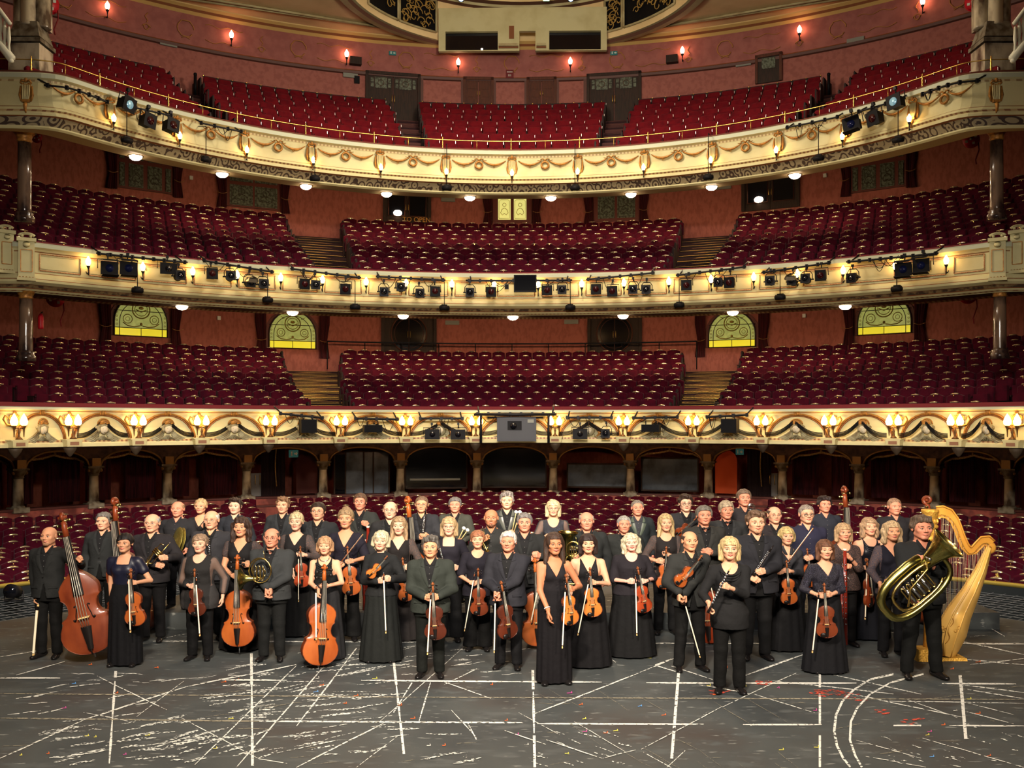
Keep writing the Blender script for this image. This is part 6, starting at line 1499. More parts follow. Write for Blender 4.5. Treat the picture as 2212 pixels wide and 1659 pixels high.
# ---- head, centred between the ears, facing -y
def head_mesh(g):
    m = g == 'm'
    jw = .058 if m else .050; chy, chz = (-.070, -.100) if m else (-.066, -.098)
    def f(X, Y, Z):
        AX = np.abs(X)
        d = ell(X, Y, Z, (0, .020, .030), (.077, .094, .088))
        d = smin(d, ell(X, Y, Z, (0, -.022, -.030), (jw+.008, .070, .085)), .02)
        d = smin(d, cap(AX, Y, Z, (jw-.008, .005, -.060), (.014, chy+.006, chz+.004), .020, .017), .02)
        d = smin(d, ell(X, Y, Z, (0, chy, chz+.002), (.024, .018, .018)), .015)
        d = smin(d, ell(AX, Y, Z, (.040, -.062, -.018), (.024, .020, .022)), .018)
        d = smin(d, cap(AX, Y, Z, (.008, -.083, .026), (.046, -.070, .026), .0095 if m else .007), .012)
        d = smax(d, -ell(AX, Y, Z, (.032, -.100, .004), (.019, .020, .013)), .010)
        d = smin(d, ell(AX, Y, Z, (.031, -.076, .003), (.0145, .013, .0115)), .003)
        d = smin(d, cap(X, Y, Z, (0, -.088, .016), (0, -.110, -.024), .0065, .0105 if m else .009), .008)
        d = smin(d, ell(AX, Y, Z, (.0125, -.096, -.030), (.008, .010, .0075)), .005)
        d = smax(d, -cap(AX, Y, Z, (.0, -.098, -.060), (.022, -.088, -.058), .0022), .003)
        d = smin(d, cap(AX, Y, Z, (.004, -.0945, -.0545), (.021, -.085, -.0575), .0052, .003), .004)
        d = smin(d, cap(AX, Y, Z, (.0, -.0935, -.0665), (.018, -.086, -.062), .0065, .0035), .004)
        ear = np.maximum(ell(AX, Y, Z, (.080, .014, -.004), (.010, .020, .033)), -ell(AX, Y, Z, (.092, .008, -.004), (.009, .011, .021)))
        d = smin(d, ear, .004)
        d = smin(d, cap(X, Y, Z, (0, .024, -.06), (0, .040, -.19), .056 if m else .044, .060 if m else .047), .022)
        return d
    V, Q = surfnet(f, (-.105, -.135, -.185), (.105, .125, .125), .0052)
    return V, Q
HEADS = {g: head_mesh(g) for g in 'mf'}
def hair_mesh(style, seed=0):
    ri = random.Random(seed); ph = [ri.uniform(0, 6) for _ in range(4)]
    lower = style in ('long', 'bob', 'wavy', 'curly', 'midlong')
    def f(X, Y, Z):
        AX = np.abs(X)
        th = .010 if style in ('crop', 'recede', 'sides') else (.021 if style == 'messy' else .018)
        wob = (.0022*np.sin(95*X+ph[0]+40*Z)*np.sin(62*Y+ph[1]+20*Z)+.002*np.sin(140*X+50*Y+ph[3]))*(1 if style not in ('curly', 'messy') else 2.2)+(.004*np.sin(55*Z+ph[2]+30*X) if style in ('curly', 'wavy', 'messy') else 0)
        d = ell(X, Y, Z, (0, .022, .030), (.077+th*.8, .094+th, .088+th*1.15))+wob
        if style in ('short', 'crop', 'messy', 'part', 'recede', 'sides', 'updo'):
            ys = [-.13, -.075, -.050, -.032, -.014, .020, .06, .13]
            zs = {'recede': [.14, .105, .080, .040, .012, -.01, -.06, -.075], 'sides': [.2, .14, .10, .045, .010, -.01, -.06, -.075], 'updo': [.07, .066, .050, .020, .0, -.02, -.07, -.08]}.get(style, [.080, .076, .066, .034, -.018, -.028, -.062, -.080])
            if style == 'part': zs = [.056, .054, .045, .018, -.022, -.032, -.068, -.084]
            d = np.maximum(d, np.interp(Y, ys, zs)+(.012*X/.07 if style == 'part' else 0)-Z)
            if style == 'sides': d = np.maximum(d, Z-.062-.02*np.clip(Y/.1, 0, 1))
            if style == 'updo': d = smin(d, ell(X, Y, Z, (.0, .055, .118), (.045, .048, .040))+wob, .012)
            if style == 'messy': d = smin(d, ell(X, Y, Z, (0, -.03, .112), (.055, .055, .022))+wob, .03)
        else:
            fringe = {'bob': .040, 'long': .066, 'wavy': .060, 'curly': .060, 'midlong': .046}[style]
            w_ = {'bob': .030, 'long': .026, 'wavy': .038, 'curly': .036, 'midlong': .030}[style]
            zl = {'bob': -.085, 'long': -.24, 'wavy': -.16, 'curly': -.20, 'midlong': -.14}[style]
            s_ = cap(AX, Y, Z, (.068, .018, .02), (.080 if zl > -.2 else .086, .012 if zl > -.2 else -.01, zl+.02), w_+.006, w_*.8)+wob
            bk = ell(X, Y, Z, (0, .055, zl*.45), (.090, .055, .09+abs(zl)*.45))+wob
            d = smin(smin(d, s_, .015), bk, .015)
            face = ell(X, Y, Z, (0, -.125, -.045), (.058, .105, .105+(.0 if style != 'bob' else -.005)))
            d = smax(d, -face, .006)
            d = np.maximum(d, -np.maximum.reduce([fringe+.004*np.sin(60*X)-.0-Z if False else Z-fringe, AX-.05, Y+.045]))
        return d
    zl = -.30 if style == 'long' else (-.22 if lower else -.11)
    return surfnet(f, (-.14, -.14, zl), (.14, .15, .175), .0066)
HCACHE = {}
def strip(b, tb, pin, pout, infl, mi=0, thick=.006):
    """strip of cloth lying on the chest between two polylines of (x,z)"""
    n = len(pin); rows = []
    for k in range(4):
        u = k/3.; rows.append([(pin[i][0]+(pout[i][0]-pin[i][0])*u, front_y(tb, pin[i][0]+(pout[i][0]-pin[i][0])*u, pin[i][1]+(pout[i][1]-pin[i][1])*u, infl+thick*(1 if 0 < k < 3 else .2)), pin[i][1]+(pout[i][1]-pin[i][1])*u) for i in range(n)])
    b.grid(rows, mi, True, pin[0][0] > 0 or pout[0][0] > 0)
CLOTH = {}
def cloth(c, rough=.75, kind=''):
    key = 'cloth_%d_%d_%d%s' % (*c, kind)
    if kind == 'sequin': return mat(key, tuple(int(v*.7) for v in c), .35, noise=(260, (120, 118, 140), .60, .64), bump=(220, .6))
    if kind == 'lace': return mat(key, c, .8, noise=(130, (84, 62, 54), .50, .58))
    if kind == 'sheer': return mat(key, c, .7, alpha=.62)
    if kind == 'satin': return mat(key, tuple(int(v*.7) for v in c), .42, spec=.3)
    return mat(key, tuple(int(v*.88) for v in c), .85, spec=.15, bump=(11, .55))
shoe_m = mat('polished_black_shoe', (22, 20, 20), .22)
def shoe(female):
    def f(X, Y, Z):
        d = cap(X, Y, Z, (0, .07, .042), (0, -.10, .030), .036, .034); d = smin(d, ell(X, Y, Z, (0, -.13, .026), (.038, .055, .026)), .02)
        if not female: d = smin(d, cap(X, Y, Z, (0, .045, .06), (0, .05, .10), .040), .02)
        return np.maximum(d, .0-Z+.002)
    V, Q = surfnet(f, (-.06, -.2, -.01), (.06, .13, .15 if not female else .09), .009); return nmesh('shoe', V, Q, shoe_m)
SHOES = {0: shoe(0), 1: shoe(1)}
PEOPLE = {}
def person(pid, label, cx, top, feet=None, Y=None, z0=0., sex='m', g=1., yaw=0., hh=None, outfit='suit', col=(38, 39, 40), inner=(24, 24, 26), hair='short', hcol=(70, 50, 36), skin=(218, 160, 128),
           neck='V', sleeve=1., bottom='trousers', hands=None, grips=('relax', 'relax'), glasses=False, beard=None, tilt=0., hyaw=0., extra='', kind='', stance=.10, skk='', lapel=None, bowtie=False, dirs=(None, None)):
    if feet: Y = CH*F/(feet-HY)+.12
    ztop = CH-(top-HY)/F*Y; h = ztop-z0; s = h/1.735
    X = (cx-HX)/F*Y
    root = empty('person', (X, Y, z0)); tag(root, label, 'person', 'players of the orchestra'); M0 = T(X, Y, z0) @ Rz(yaw) @ Matrix.Diagonal((s*1.09, s*1.05, s, 1)); root.matrix_basis = M0; inv = M0.inverted()
    PEOPLE[pid] = (Y, s, M0)
    tb = tab(sex, g); m = sex == 'm'; k = 1. if m else .86; ri = random.Random(hash(pid) % 1000 if isinstance(pid, int) else 1)
    sx = (.178 if m else .152)*(1+(g-1)*.6); sz = 1.375 if m else 1.365
    arms = []
    for i, sg in enumerate((-1, 1)):
        Sh = Vector((sg*sx, .012, sz)); tgt = None
        if hands and hands[i]:
            px, py, dy = hands[i]; tgt = inv @ P_world(px, py, Y-dy*s)
        if tgt is None: Wr = Vector((sg*(sx+.055+.04*(g-1)), -.03, sz-.515)); El, Wr = ik(Sh, Wr, .29, .25, (sg*.5, .6, 0)); dr = Vector((0, -.15, -1)); pn = Vector((-sg, 0, 0)); gr = 'relax'
        else:
            gr = grips[i]; dd = (tgt-Sh).normalized(); low = tgt.z < 1.0
            Wr = tgt-Vector((-sg*.05, -.01, .02)) if not low else tgt+Vector((0, 0, .06))
            El, Wr = ik(Sh, Wr, .29, .25, (sg*.55, .35, -.75)); fd = (Wr-El).normalized(); dr = (fd+Vector((-sg*.35, -.1, .05))).normalized() if not low else Vector((0, -.1, -1)).normalized()
            pn = Vector((0, 1, 0)) if not low else Vector((-sg, 0, 0)); 
            if gr == 'grip' and not low: pn = Vector((0, 1, -.25)).normalized()
        arms.append((Sh, El, Wr, dr, pn, gr))
    lx = stance; HP = [(sg*.085, 0, .88) for sg in (-1, 1)]; KN = [(sg*(.09+(lx-.1)*.5), -.012, .485) for sg in (-1, 1)]; AN = [(sg*lx, .02, .085) for sg in (-1, 1)]
    # --- skin
    def fb(Xg, Yg, Zg):
        d = torso(Xg, Yg, Zg, tb, -.006, .86, 1.56)
        if not m:
            for sg in (-1, 1): d = smin(d, ell(Xg, Yg, Zg, (sg*.062*g, -.075*g, 1.255), (.058*g, .050*g, .058*g)), .03)
        for Sh, El, Wr, *_ in arms:
            d = smin(d, cap(Xg, Yg, Zg, Sh, El, (.052 if m else .046)*(.6+.4*g), .039*k), .03); d = smin(d, cap(Xg, Yg, Zg, El, Wr, .039*k, .026*k+.002), .012)
        for a, b_, c_ in zip(HP, KN, AN): d = smin(d, smin(cap(Xg, Yg, Zg, a, b_, .078, .052), cap(Xg, Yg, Zg, b_, c_, .052, .036), .01), .03)
        return d
    W_ = max(.34, sx+.24)
    allp = [p for A in arms for p in A[:3]]; xl, xh = min(p.x for p in allp)-.07, max(p.x for p in allp)+.07; yl, yh = min(min(p.y for p in allp)-.08, -.22*g-.02), max(max(p.y for p in allp)+.08, .2*g)
    V, Q = surfnet(fb, (xl, yl, .04), (xh, yh, 1.60), .0125)
    hz = 1.612
    Hm = T(0, -.012, hz) @ Rz(hyaw) @ Ry(tilt) @ Matrix.Scale(1.05, 4)
    hv, hq = HEADS[sex]; wr_ = 1.07+.06*(g-1)+ri.uniform(-.03, .03); lr_ = .955+ri.uniform(-.02, .02)
    hv = hv*np.array([wr_*(1+.10*max(0, g-1)), 1, lr_]); A = np.array(Hm); H3 = hv@A[:3, :3].T+A[:3, 3]
    VV, QQ, off_ = [V, H3], [Q, hq+len(V)], len(V)+len(hv)
    fc = hv[hq].mean(1); lipm = (np.abs(fc[:, 0]) < .0235) & (fc[:, 1] < -.083) & (fc[:, 2] < -.0505*lr_) & (fc[:, 2] > -.0735*lr_)
    mi = np.concatenate([np.zeros(len(Q), int), lipm.astype(int)])
    for i, (Sh, El, Wr, dr, pn, gr) in enumerate(arms):
        sg = -1 if i == 0 else 1
        v, q = HANDS[gr]; v = v.copy()*(.97 if m else .86)
        zd = dr.normalized(); yd = (pn-zd*pn.dot(zd)).normalized(); xd = yd.cross(zd)
        # thumb lies on -x of the template; keep it up (clasped) or forward (hanging)
        want = Vector((0, -.3, 1)) if abs(zd.z) < .75 else Vector((0, -1, 0))
        if (-xd).dot(want) < 0: v[:, 0] *= -1; q = q[:, ::-1]
        R3 = np.array([list(xd), list(yd), list(zd)]); v = v@R3+np.array(Wr+zd*.012)
        VV.append(v); QQ.append(q+off_); off_ += len(v); mi = np.concatenate([mi, np.zeros(len(q), int)])
    body_ = link('body', nmesh('body', np.concatenate(VV), np.concatenate(QQ), [skin_mat(skin), LIP if m else mat('lipstick', (172, 94, 84), .45)], mi), root)
    # --- face
    def hp(x, y, z_): return Hm @ Vector((x*wr_, y, z_*lr_))
    b = MB()
    for sg in (-1, 1):
        b.ball(hp(sg*.0315, -.0835, .0035), (.0125, .0080, .0068), 10, 0); b.ball(hp(sg*.0315, -.0895, .0035), (.0070, .0036, .0068), 8, 1)
        b.tube([hp(sg*.0180, -.0875, .004), hp(sg*.0255, -.0925, .0100), hp(sg*.0360, -.0910, .0100), hp(sg*.0450, -.0820, .0050)], .0021 if m else .0026, 5, 2)
    obj('eyes', b, [SCLERA, IRIS, LASH], body_)
    bc = tuple(int(v*.62) for v in hcol) if hcol[0] < 190 else (150, 120, 90)
    b = MB()
    for sg in (-1, 1): b.tube([hp(sg*.0150, -.0905, .0255), hp(sg*.030, -.0895, .0285), hp(sg*.0470, -.0760, .0230)], [.0030, .0036, .0014] if m else [.0019, .0023, .0010], 5)
    obj('eyebrows', b, mat('brow_%d_%d_%d' % bc, bc, .8), body_)
    if hair != 'bald':
        key = (hair, pid % 3); 
        if key not in HCACHE: HCACHE[key] = hair_mesh(hair, pid % 3)
        v, q = HCACHE[key]; v = v*np.array([wr_*(1+.10*max(0, g-1))*1.01, 1, lr_]); v = v@A[:3, :3].T+A[:3, 3]
        lu = .3*hcol[0]+.55*hcol[1]+.15*hcol[2]; hcol = tuple(int((v_+(lu-v_)*.30)*.92) for v_ in hcol); c2 = tuple(int(v_*.62) for v_ in hcol); hm = mat('hair_%d_%d_%d' % hcol, hcol, .5, noise=(28, c2, .38, .62, (3, 3, .35)), bump=(90, .35, (2, 2, 1)))
        link('hair', nmesh('hair', v, q, hm), root)
    if beard:
        def fbd(Xg, Yg, Zg): return np.maximum(smin(cap(np.abs(Xg), Yg, Zg, (.048, -.01, -.055), (.012, -.068, -.098), .0235, .022), ell(Xg, Yg, Zg, (0, -.07, -.085), (.032, .026, .024)), .01), np.maximum(-.052*1.0-(-Zg)-0., -.2-Zg)) if False else np.maximum(smin(cap(np.abs(Xg), Yg, Zg, (.048, -.01, -.055), (.012, -.068, -.098), .0232, .021), ell(Xg, Yg, Zg, (0, -.072, -.09), (.030, .022, .020)), .01), Zg+.070+.25*(Yg+.07))
        v, q = surfnet(fbd, (-.09, -.12, -.14), (.09, .03, -.03), .006); v = v@A[:3, :3].T+A[:3, 3]; link('beard', nmesh('beard', v, q, mat('beard_%d' % beard[0], beard, .8, noise=(60, skin, .5, .8))), root)
    if glasses:
        b = MB()
        for sg in (-1, 1):
            b.tube([hp(sg*.033+.0205*math.cos(a), -.1000, .001+.0150*math.sin(a)) for a in [2*PI*j/14 for j in range(15)]], .0016 if glasses != 'thick' else .0028, 5, cap=False); b.tube([hp(sg*.0535, -.098, .005), hp(sg*.078, -.06, .006), hp(sg*.083, .01, .008)], .0014, 4)
        b.tube([hp(-.012, -.1005, .004), hp(0, -.104, .007), hp(.012, -.1005, .004)], .0015, 4); obj('glasses', b, blackg if glasses == 'thick' else mat('thin_metal_frame', (110, 96, 84), .3, .8), root)
    cm, cin = cloth(col, kind=kind), cloth(inner)
    Z_ = .0115
    bnd = lambda zl, zh, e_=.04: ((xl-e_, yl-e_, zl), (xh+e_, yh+e_, zh))
    def sleeves(d, Xg, Yg, Zg, r0, r1, r2, frac, kk=.03):
        for Sh, El, Wr, *_ in arms:
            gg = .55+.45*g
            if frac > .5:
                d = smin(d, cap(Xg, Yg, Zg, Sh, El, r0*gg, r1), kk); e2 = El.lerp(Wr, min(1., (frac-.5)*2)*.97); d = smin(d, cap(Xg, Yg, Zg, El, e2, r1, r1+(r2-r1)*min(1, (frac-.5)*2)), .015)
            elif frac > 0: d = smin(d, cap(Xg, Yg, Zg, Sh, Sh.lerp(El, frac*2), r0*gg, (r0+r1)/2*1.06), kk)
        return d
    wrk = lambda Xg, Yg, Zg, amp=.004: amp*np.sin(38*Zg+9*Xg+pid)*np.sin(14*Xg+21*Yg+pid*.7)
    if m:
        hasj = outfit == 'suit'
        def fs(Xg, Yg, Zg):
            d = torso(Xg, Yg, Zg, tb, .010, .90 if hasj else .93, 1.462)
            if not hasj: d = sleeves(d, Xg, Yg, Zg, .064, .053, .040, sleeve); d = d+wrk(Xg, Yg, Zg)
            # open collar
            op = np.maximum(np.abs(Xg)-.045*np.clip((Zg-1.395)/.07, 0, 1), Yg+.0); d = np.maximum(d, -np.maximum(op, 1.395-Zg))
            return d
        V, Q = surfnet(fs, *bnd(.88, 1.50), Z_); sh_ = link('shirt', nmesh('shirt', V, Q, cin if hasj else cm), root)
        b = MB()
        for sg in (-1, 1):
            pin = [(sg*.058, 1.498), (sg*.040, 1.462), (sg*.014, 1.402)]; pout = [(sg*.072, 1.478), (sg*.066, 1.438), (sg*.052, 1.400)]
            strip(b, tb, pin, pout, .016, 0, .006)
        b.tube([(.062*math.cos(a), .018+.060*math.sin(a), 1.478+.012*math.sin(a)) for a in [-.5+j*.42 for j in range(10)]], .013, 6, 0, cap=True, flat=(1, .5)); obj('collar', b, cin if hasj else cm, sh_)
        for q_ in range(6 if not hasj else 4): b = MB(); zq = 1.37-.07*q_; b.ball((0, front_y(tb, 0, zq, .012)-.0, zq), .0055, 6); obj('button', b, mat('grey_button', (90, 88, 86), .4), sh_)
        if bowtie:
            b = MB()
            for sg in (-1, 1): b.ball((sg*.025, front_y(tb, 0, 1.415, .016)-.018, 1.452), (.024, .009, .015), 8)
            b.ball((0, front_y(tb, 0, 1.415, .016)-.020, 1.452), .010, 6); obj('bow_tie', b, cloth((14, 14, 16), kind='satin'), root)
        if hasj:
            hem = .81 if g < 1.15 else .80
            def fj(Xg, Yg, Zg):
                d = torso(Xg, Yg, Zg, tb, .031, hem, 1.466, .020); d = sleeves(d, Xg, Yg, Zg, .079, .068, .050, 1.)+wrk(Xg, Yg, Zg)
                v1 = np.maximum(np.abs(Xg)-.072*np.clip((Zg-1.135)/.31, 0, 1), 1.135-Zg)
                v2 = np.maximum(np.abs(Xg)-.040*np.clip((1.02-Zg)/.2, 0, 1), Zg-1.02)
                return np.maximum(d, -np.maximum(np.minimum(v1, v2), Yg+.02))
            V, Q = surfnet(fj, *bnd(hem-.03, 1.50, .05), Z_); jk_ = link('jacket', nmesh('jacket', V, Q, cm), root)
            lm_ = lapel if lapel else cm
            for sg in (-1, 1):
                b = MB(); zs = [1.135, 1.20, 1.27, 1.34, 1.375]; pin = [(sg*.070*(z_-1.135)/.31+sg*.002, z_) for z_ in zs]; pout = [(sg*(.012+.003), 1.135), (sg*.055, 1.20), (sg*.088, 1.27), (sg*.112, 1.335), (sg*.120, 1.365)]
                strip(b, tb, pin, pout, .034, 0, .008)
                zs = [1.380, 1.42, 1.45, 1.47]; pin = [(sg*.070*(z_-1.135)/.31+sg*.002, z_) for z_ in zs]; pout = [(sg*.105, 1.392), (sg*.108, 1.42), (sg*.098, 1.445), (sg*.085, 1.462)]
                strip(b, tb, pin, pout, .034, 0, .008); obj('lapel', b, lm_, jk_)
            for sg in (-1, 1): b = MB(); b.box((sg*.115*g, front_y(tb, .1*g, .95, .041)+.004, .95), (.11, .010, .022), 0, M=Rz(sg*.45)); obj('pocket_flap', b, cm, jk_)
            b = MB(); b.ball((0, front_y(tb, 0, 1.09, .037)-.004, 1.09), .009, 8); obj('jacket_button', b, ebony, jk_)
        bottom = 'trousers'
    else:
        zt_ = 1.452
        dz = {'V': .17, 'deepV': .21, 'round': .10, 'square': .11, 'scoop': .13, 'high': .0, 'cowl': .12}[neck]
        hemz = .88 if bottom != 'trousers' else .80
        if 'long' in extra: hemz = .72
        def ft(Xg, Yg, Zg):
            d = torso(Xg, Yg, Zg, tb, .009+(.014 if 'loose' in extra else 0), hemz, zt_, .02 if hemz < .85 else 0)
            for sg in (-1, 1): d = smin(d, np.maximum(ell(Xg, Yg, Zg, (sg*.062*g, -.077*g, 1.255), (.066*g, .058*g, .066*g)), Zg-zt_), .035)
            if sleeve > 0: d = sleeves(d, Xg, Yg, Zg, .060 if 'puff' not in extra else .074, .050+(.01 if 'loose' in extra else 0), .038+(.014 if 'loose' in extra else 0), sleeve)
            d = d+wrk(Xg, Yg, Zg, .003)
            zz = zt_-Zg; ax_ = np.abs(Xg)
            if neck in ('V', 'deepV'): op = np.maximum(ax_-.105*np.clip(1-zz/dz, 0, 1)-.0, Yg-.03)
            elif neck == 'square': op = np.maximum(np.maximum(ax_-.075, zz-dz), Yg-.03)
            elif neck in ('round', 'scoop', 'cowl'): op = np.maximum(np.sqrt((Xg/.085)**2+(zz/dz)**2)-1, Yg-.03)*.08
            else: op = np.maximum(ax_-.05, zz-.005)
            d = np.maximum(d, -np.maximum(op, -zz-.1) if neck != 'high' else d)
            if sleeve == 0:
                for sg in (-1, 1): d = np.maximum(d, -(np.maximum(.098+.02*(g-1)+.14*np.clip((1.36-Zg), 0, .12)-sg*Xg, 1.20-Zg)))
            return d
        V, Q = surfnet(ft, *bnd(hemz-.03, 1.50), Z_)
        ct = cm; mats_ = [ct, cloth(tuple(min(255, c_+22) for c_ in col), kind=skk) if skk else ct]
        fcn = V[Q].mean(1); mi = (np.abs(fcn[:, 0]) > sx-.012).astype(int) if skk else np.zeros(len(Q), int)
        link('bodice' if bottom == 'skirt' else 'blouse', nmesh('top', V, Q, mats_, mi), root)
        if neck == 'cowl':
            b = MB()
            for q_ in range(3): b.tube([(.1*math.sin(a)*(1-.08*q_), front_y(tb, .1*math.sin(a), 1.36-.02*q_-.03*math.cos(a), .02)-.004, 1.385-.03*q_-.055*math.cos(a)) for a in [-1.5+.3*j for j in range(11)]], .012, 6)
            obj('cowl', b, cm, root)
        if 'collar' in extra:
            b = MB()
            for sg in (-1, 1): strip(b, tb, [(sg*.048, 1.485), (sg*.036, 1.44), (sg*.010, 1.36)], [(sg*.078, 1.46), (sg*.074, 1.42), (sg*.050, 1.37)], .014, 0, .006)
            obj('collar', b, cm, root)
        if 'necklace' in extra:
            b = MB(); b.tube([(.062*math.sin(a), front_y(tb, .062*math.sin(a), 1.43-.035*math.cos(a), .004), 1.445-.045*math.cos(a)) for a in [-1.6+.32*j for j in range(11)]], .004, 5); obj('necklace', b, silver, root)
        if bottom == 'skirt':
            b = MB(); n = 56; rows = []
            hemf = .028 if 'short' not in extra else .22; fl = .10 if 'slim' not in extra else .02
            for zq in np.linspace(1.08, hemf, 18):
                u = (1.08-zq)/(1.08-hemf); az = np.interp(max(zq, .80), tb[0], tb[1])+.018+fl*g*max(0, u-.2); bz = np.interp(max(zq, .80), tb[0], tb[2])+.020+fl*.8*g*max(0, u-.2)
                am = .010*min(1, u*1.4)
                rows.append([((az+am*math.sin(a*13+pid)+am*.5*math.sin(a*23))*math.cos(a), (bz+am*math.sin(a*13+pid))*math.sin(a), zq) for a in [2*PI*j/n for j in range(n+1)]])
            b.grid(rows, 0, True, True); obj('skirt', b, cloth(tuple(int(c_*.72) for c_ in inner) if inner != (24, 24, 26) else tuple(int(c_*.6) for c_ in col)), root)
    if bottom == 'trousers':
        tc_ = cloth(tuple(int(c_*.42) for c_ in (col if m else inner)))
        def ftr(Xg, Yg, Zg):
            d = torso(Xg, Yg, Zg, tb, .012, .76, 1.03)
            for a, b_, c_ in zip(HP, KN, AN):
                gg = .6+.4*g; hem_r = .062 if m else (.064 if 'flare' not in extra else .10)
                d = smin(d, smin(cap(Xg, Yg, Zg, a, b_, .094*gg, .070*gg), cap(Xg, Yg, Zg, b_, (c_[0], c_[1]-.01, .06), .070*gg, hem_r), .02), .03)
            d = d+.005*np.sin(30*Zg+pid)*np.clip((.6-Zg)*4, 0, 1)*np.sin(20*Xg+8*Yg)
            return np.maximum(d, np.maximum(.055-Zg, Zg-1.03))
        V, Q = surfnet(ftr, (-.30*max(1, g), -.24*g, .03), (.30*max(1, g), .22*g, 1.05), .0125); link('trousers', nmesh('trousers', V, Q, tc_), root)
        if m: b = MB(); n = 30; b.tube([((np.interp(1.02, tb[0], tb[1])+.016)*math.cos(a), (np.interp(1.02, tb[0], tb[2])+.016)*math.sin(a), 1.02) for a in [2*PI*j/n for j in range(n+1)]], .014, 6, cap=False); b.box((0, -np.interp(1.02, tb[0], tb[2])-.03, 1.02), (.045, .008, .032), 1); obj('belt', b, [ebony, steel], root)
    for sg in (-1, 1): link('shoe', SHOES[0 if m else 1], root, T(sg*lx, -.005, 0.) @ Rz(sg*.22) )
    if 'watch' in extra:
        Sh, El, Wr, *_ = arms[1]; p = Wr-(Wr-El).normalized()*.03; b = MB(); b.torus((0, 0, 0), .031, .007, 16, 6, axis='z'); b.box((0, -.034, 0), (.022, .01, .026)); q = (Wr-El).normalized().to_track_quat('Z', 'Y').to_matrix().to_4x4(); obj('wristwatch', b, ebony, root, T(p) @ q)
    if 'bracelet' in extra:
        Sh, El, Wr, *_ = arms[0]; p = Wr-(Wr-El).normalized()*.03; b = MB(); b.torus((0, 0, 0), .030, .006, 16, 6, axis='z'); q = (Wr-El).normalized().to_track_quat('Z', 'Y').to_matrix().to_4x4(); obj('bracelet', b, mat('pearl', (226, 220, 208), .25), root, T(p) @ q)
    return root
def P_world(px, py, Y): return Vector(((px-HX)/F*Y, Y, CH-(py-HY)/F*Y))
# ================================================================ THE ORCHESTRA
PALE, FAIR, WARM, TAN, RUDDY, OLIVE = (216, 166, 138), (212, 156, 124), (202, 144, 108), (176, 114, 80), (200, 132, 104), (192, 140, 108)
CH_, DK, NV, BR, GR = (44, 45, 44), (30, 30, 33), (30, 32, 42), (44, 38, 36), (52, 54, 50)     # charcoal, black, navy, brown black, grey green
GREY, LGREY, WHITE, BLOND, LBLOND, DBLOND, BRN, DBRN, BLK, RED, AUB = (120, 114, 104), (168, 162, 152), (214, 208, 196), (206, 164, 96), (222, 192, 128), (170, 124, 74), (92, 60, 38), (58, 38, 28), (30, 24, 22), (176, 92, 44), (122, 68, 38)
P, BK, MY = person, 15.9, 14.7           # rows without visible feet: back row on the rostrum, middle row on the floor
g_, r_, s_ = 'grip', 'relax', 'soft'
P(1, 'person, bald man in black suit at far left with a double bass and hanging bow', 106, 1138, 1424, hair='bald', skin=WARM, col=(34, 35, 35), beard=(120, 90, 70), yaw=-.05, hyaw=.0, hands=((79, 1311, .05), (165, 1210, .34)), grips=(g_, g_), g=.98)
P(2, 'person, grey haired man in dark suit between the two double basses at the left', 224, 1108, Y=15.3, hair='short', hcol=GREY, skin=FAIR, col=(38, 40, 40), lapel=None)
P(4, 'person, woman with short black hair in navy satin dress holding a violin at left', 270, 1153, 1441, sex='f', hair='part', hcol=BLK, skin=OLIVE, col=(26, 28, 50), inner=(16, 16, 20), kind='satin', neck='square', sleeve=.22, extra='puff slim', bottom='skirt', hands=((241, 1318, .02), (287, 1255, .25)), grips=(r_, g_))
P(5, 'person, smiling grey haired man in glasses and dark suit holding a trumpet', 329, 1110, 1388, hair='sides', hcol=LGREY, skin=FAIR, col=(36, 34, 36), glasses=True, g=1.05, hands=((343, 1216, .26), (355, 1202, .30)), grips=(g_, g_))
P(6, 'person, stocky balding man in black shirt holding cymbals', 384, 1083, Y=BK-.2, z0=.26, outfit='shirt', hair='sides', hcol=DBLOND, skin=RUDDY, col=(34, 33, 36), g=1.12, hands=(None, (403, 1189, .3)), grips=(r_, g_))
P(7, 'person, blonde woman with hair pulled back in black V-neck holding a piccolo', 434, 1077, Y=BK+.1, z0=.26, sex='f', hair='crop', hcol=BLOND, skin=WARM, col=(34, 32, 34), hands=((442, 1136, .28), None), grips=(g_, r_))
P(8, 'person, white haired man with glasses in dark grey suit holding a cor anglais', 457, 1103, Y=MY, hair='sides', hcol=WHITE, skin=FAIR, col=(48, 48, 52), glasses=True, g=1.05)
P(9, 'person, older woman in loose sheer black tunic holding a viola by its neck', 432, 1155, 1428, sex='f', hair='part', hcol=(168, 128, 92), skin=PALE, col=(34, 32, 32), inner=(26, 26, 28), neck='round', sleeve=.85, kind='', skk='sheer', extra='loose long watch', bottom='trousers', g=1.22, hands=((416, 1262, .26), (481, 1297, .04)), grips=(g_, r_))
P(10, 'person, young man with dark quiff and stubble in open black shirt at back left', 508, 1077, Y=BK, z0=.26, outfit='shirt', hair='messy', hcol=DBRN, skin=PALE, col=(38, 40, 46), g=.95)
P(11, 'person, curly brown haired woman in lace-sleeved black dress with a cello', 521, 1118, Y=14.0, sex='f', hair='curly', hcol=(70, 42, 30), skin=WARM, col=(26, 24, 26), neck='V', sleeve=.2, skk='lace', bottom='skirt', hands=((508, 1238, .26), (540, 1215, .1)), grips=(g_, r_))
P(12, 'person, balding man in glasses and grey suit with a french horn under his arm', 587, 1141, 1430, hair='sides', hcol=(96, 72, 58), skin=RUDDY, col=(48, 50, 52), glasses=True, g=1.14, hands=((576, 1278, .30), (586, 1276, .30)), grips=(s_, s_), bowtie=True)
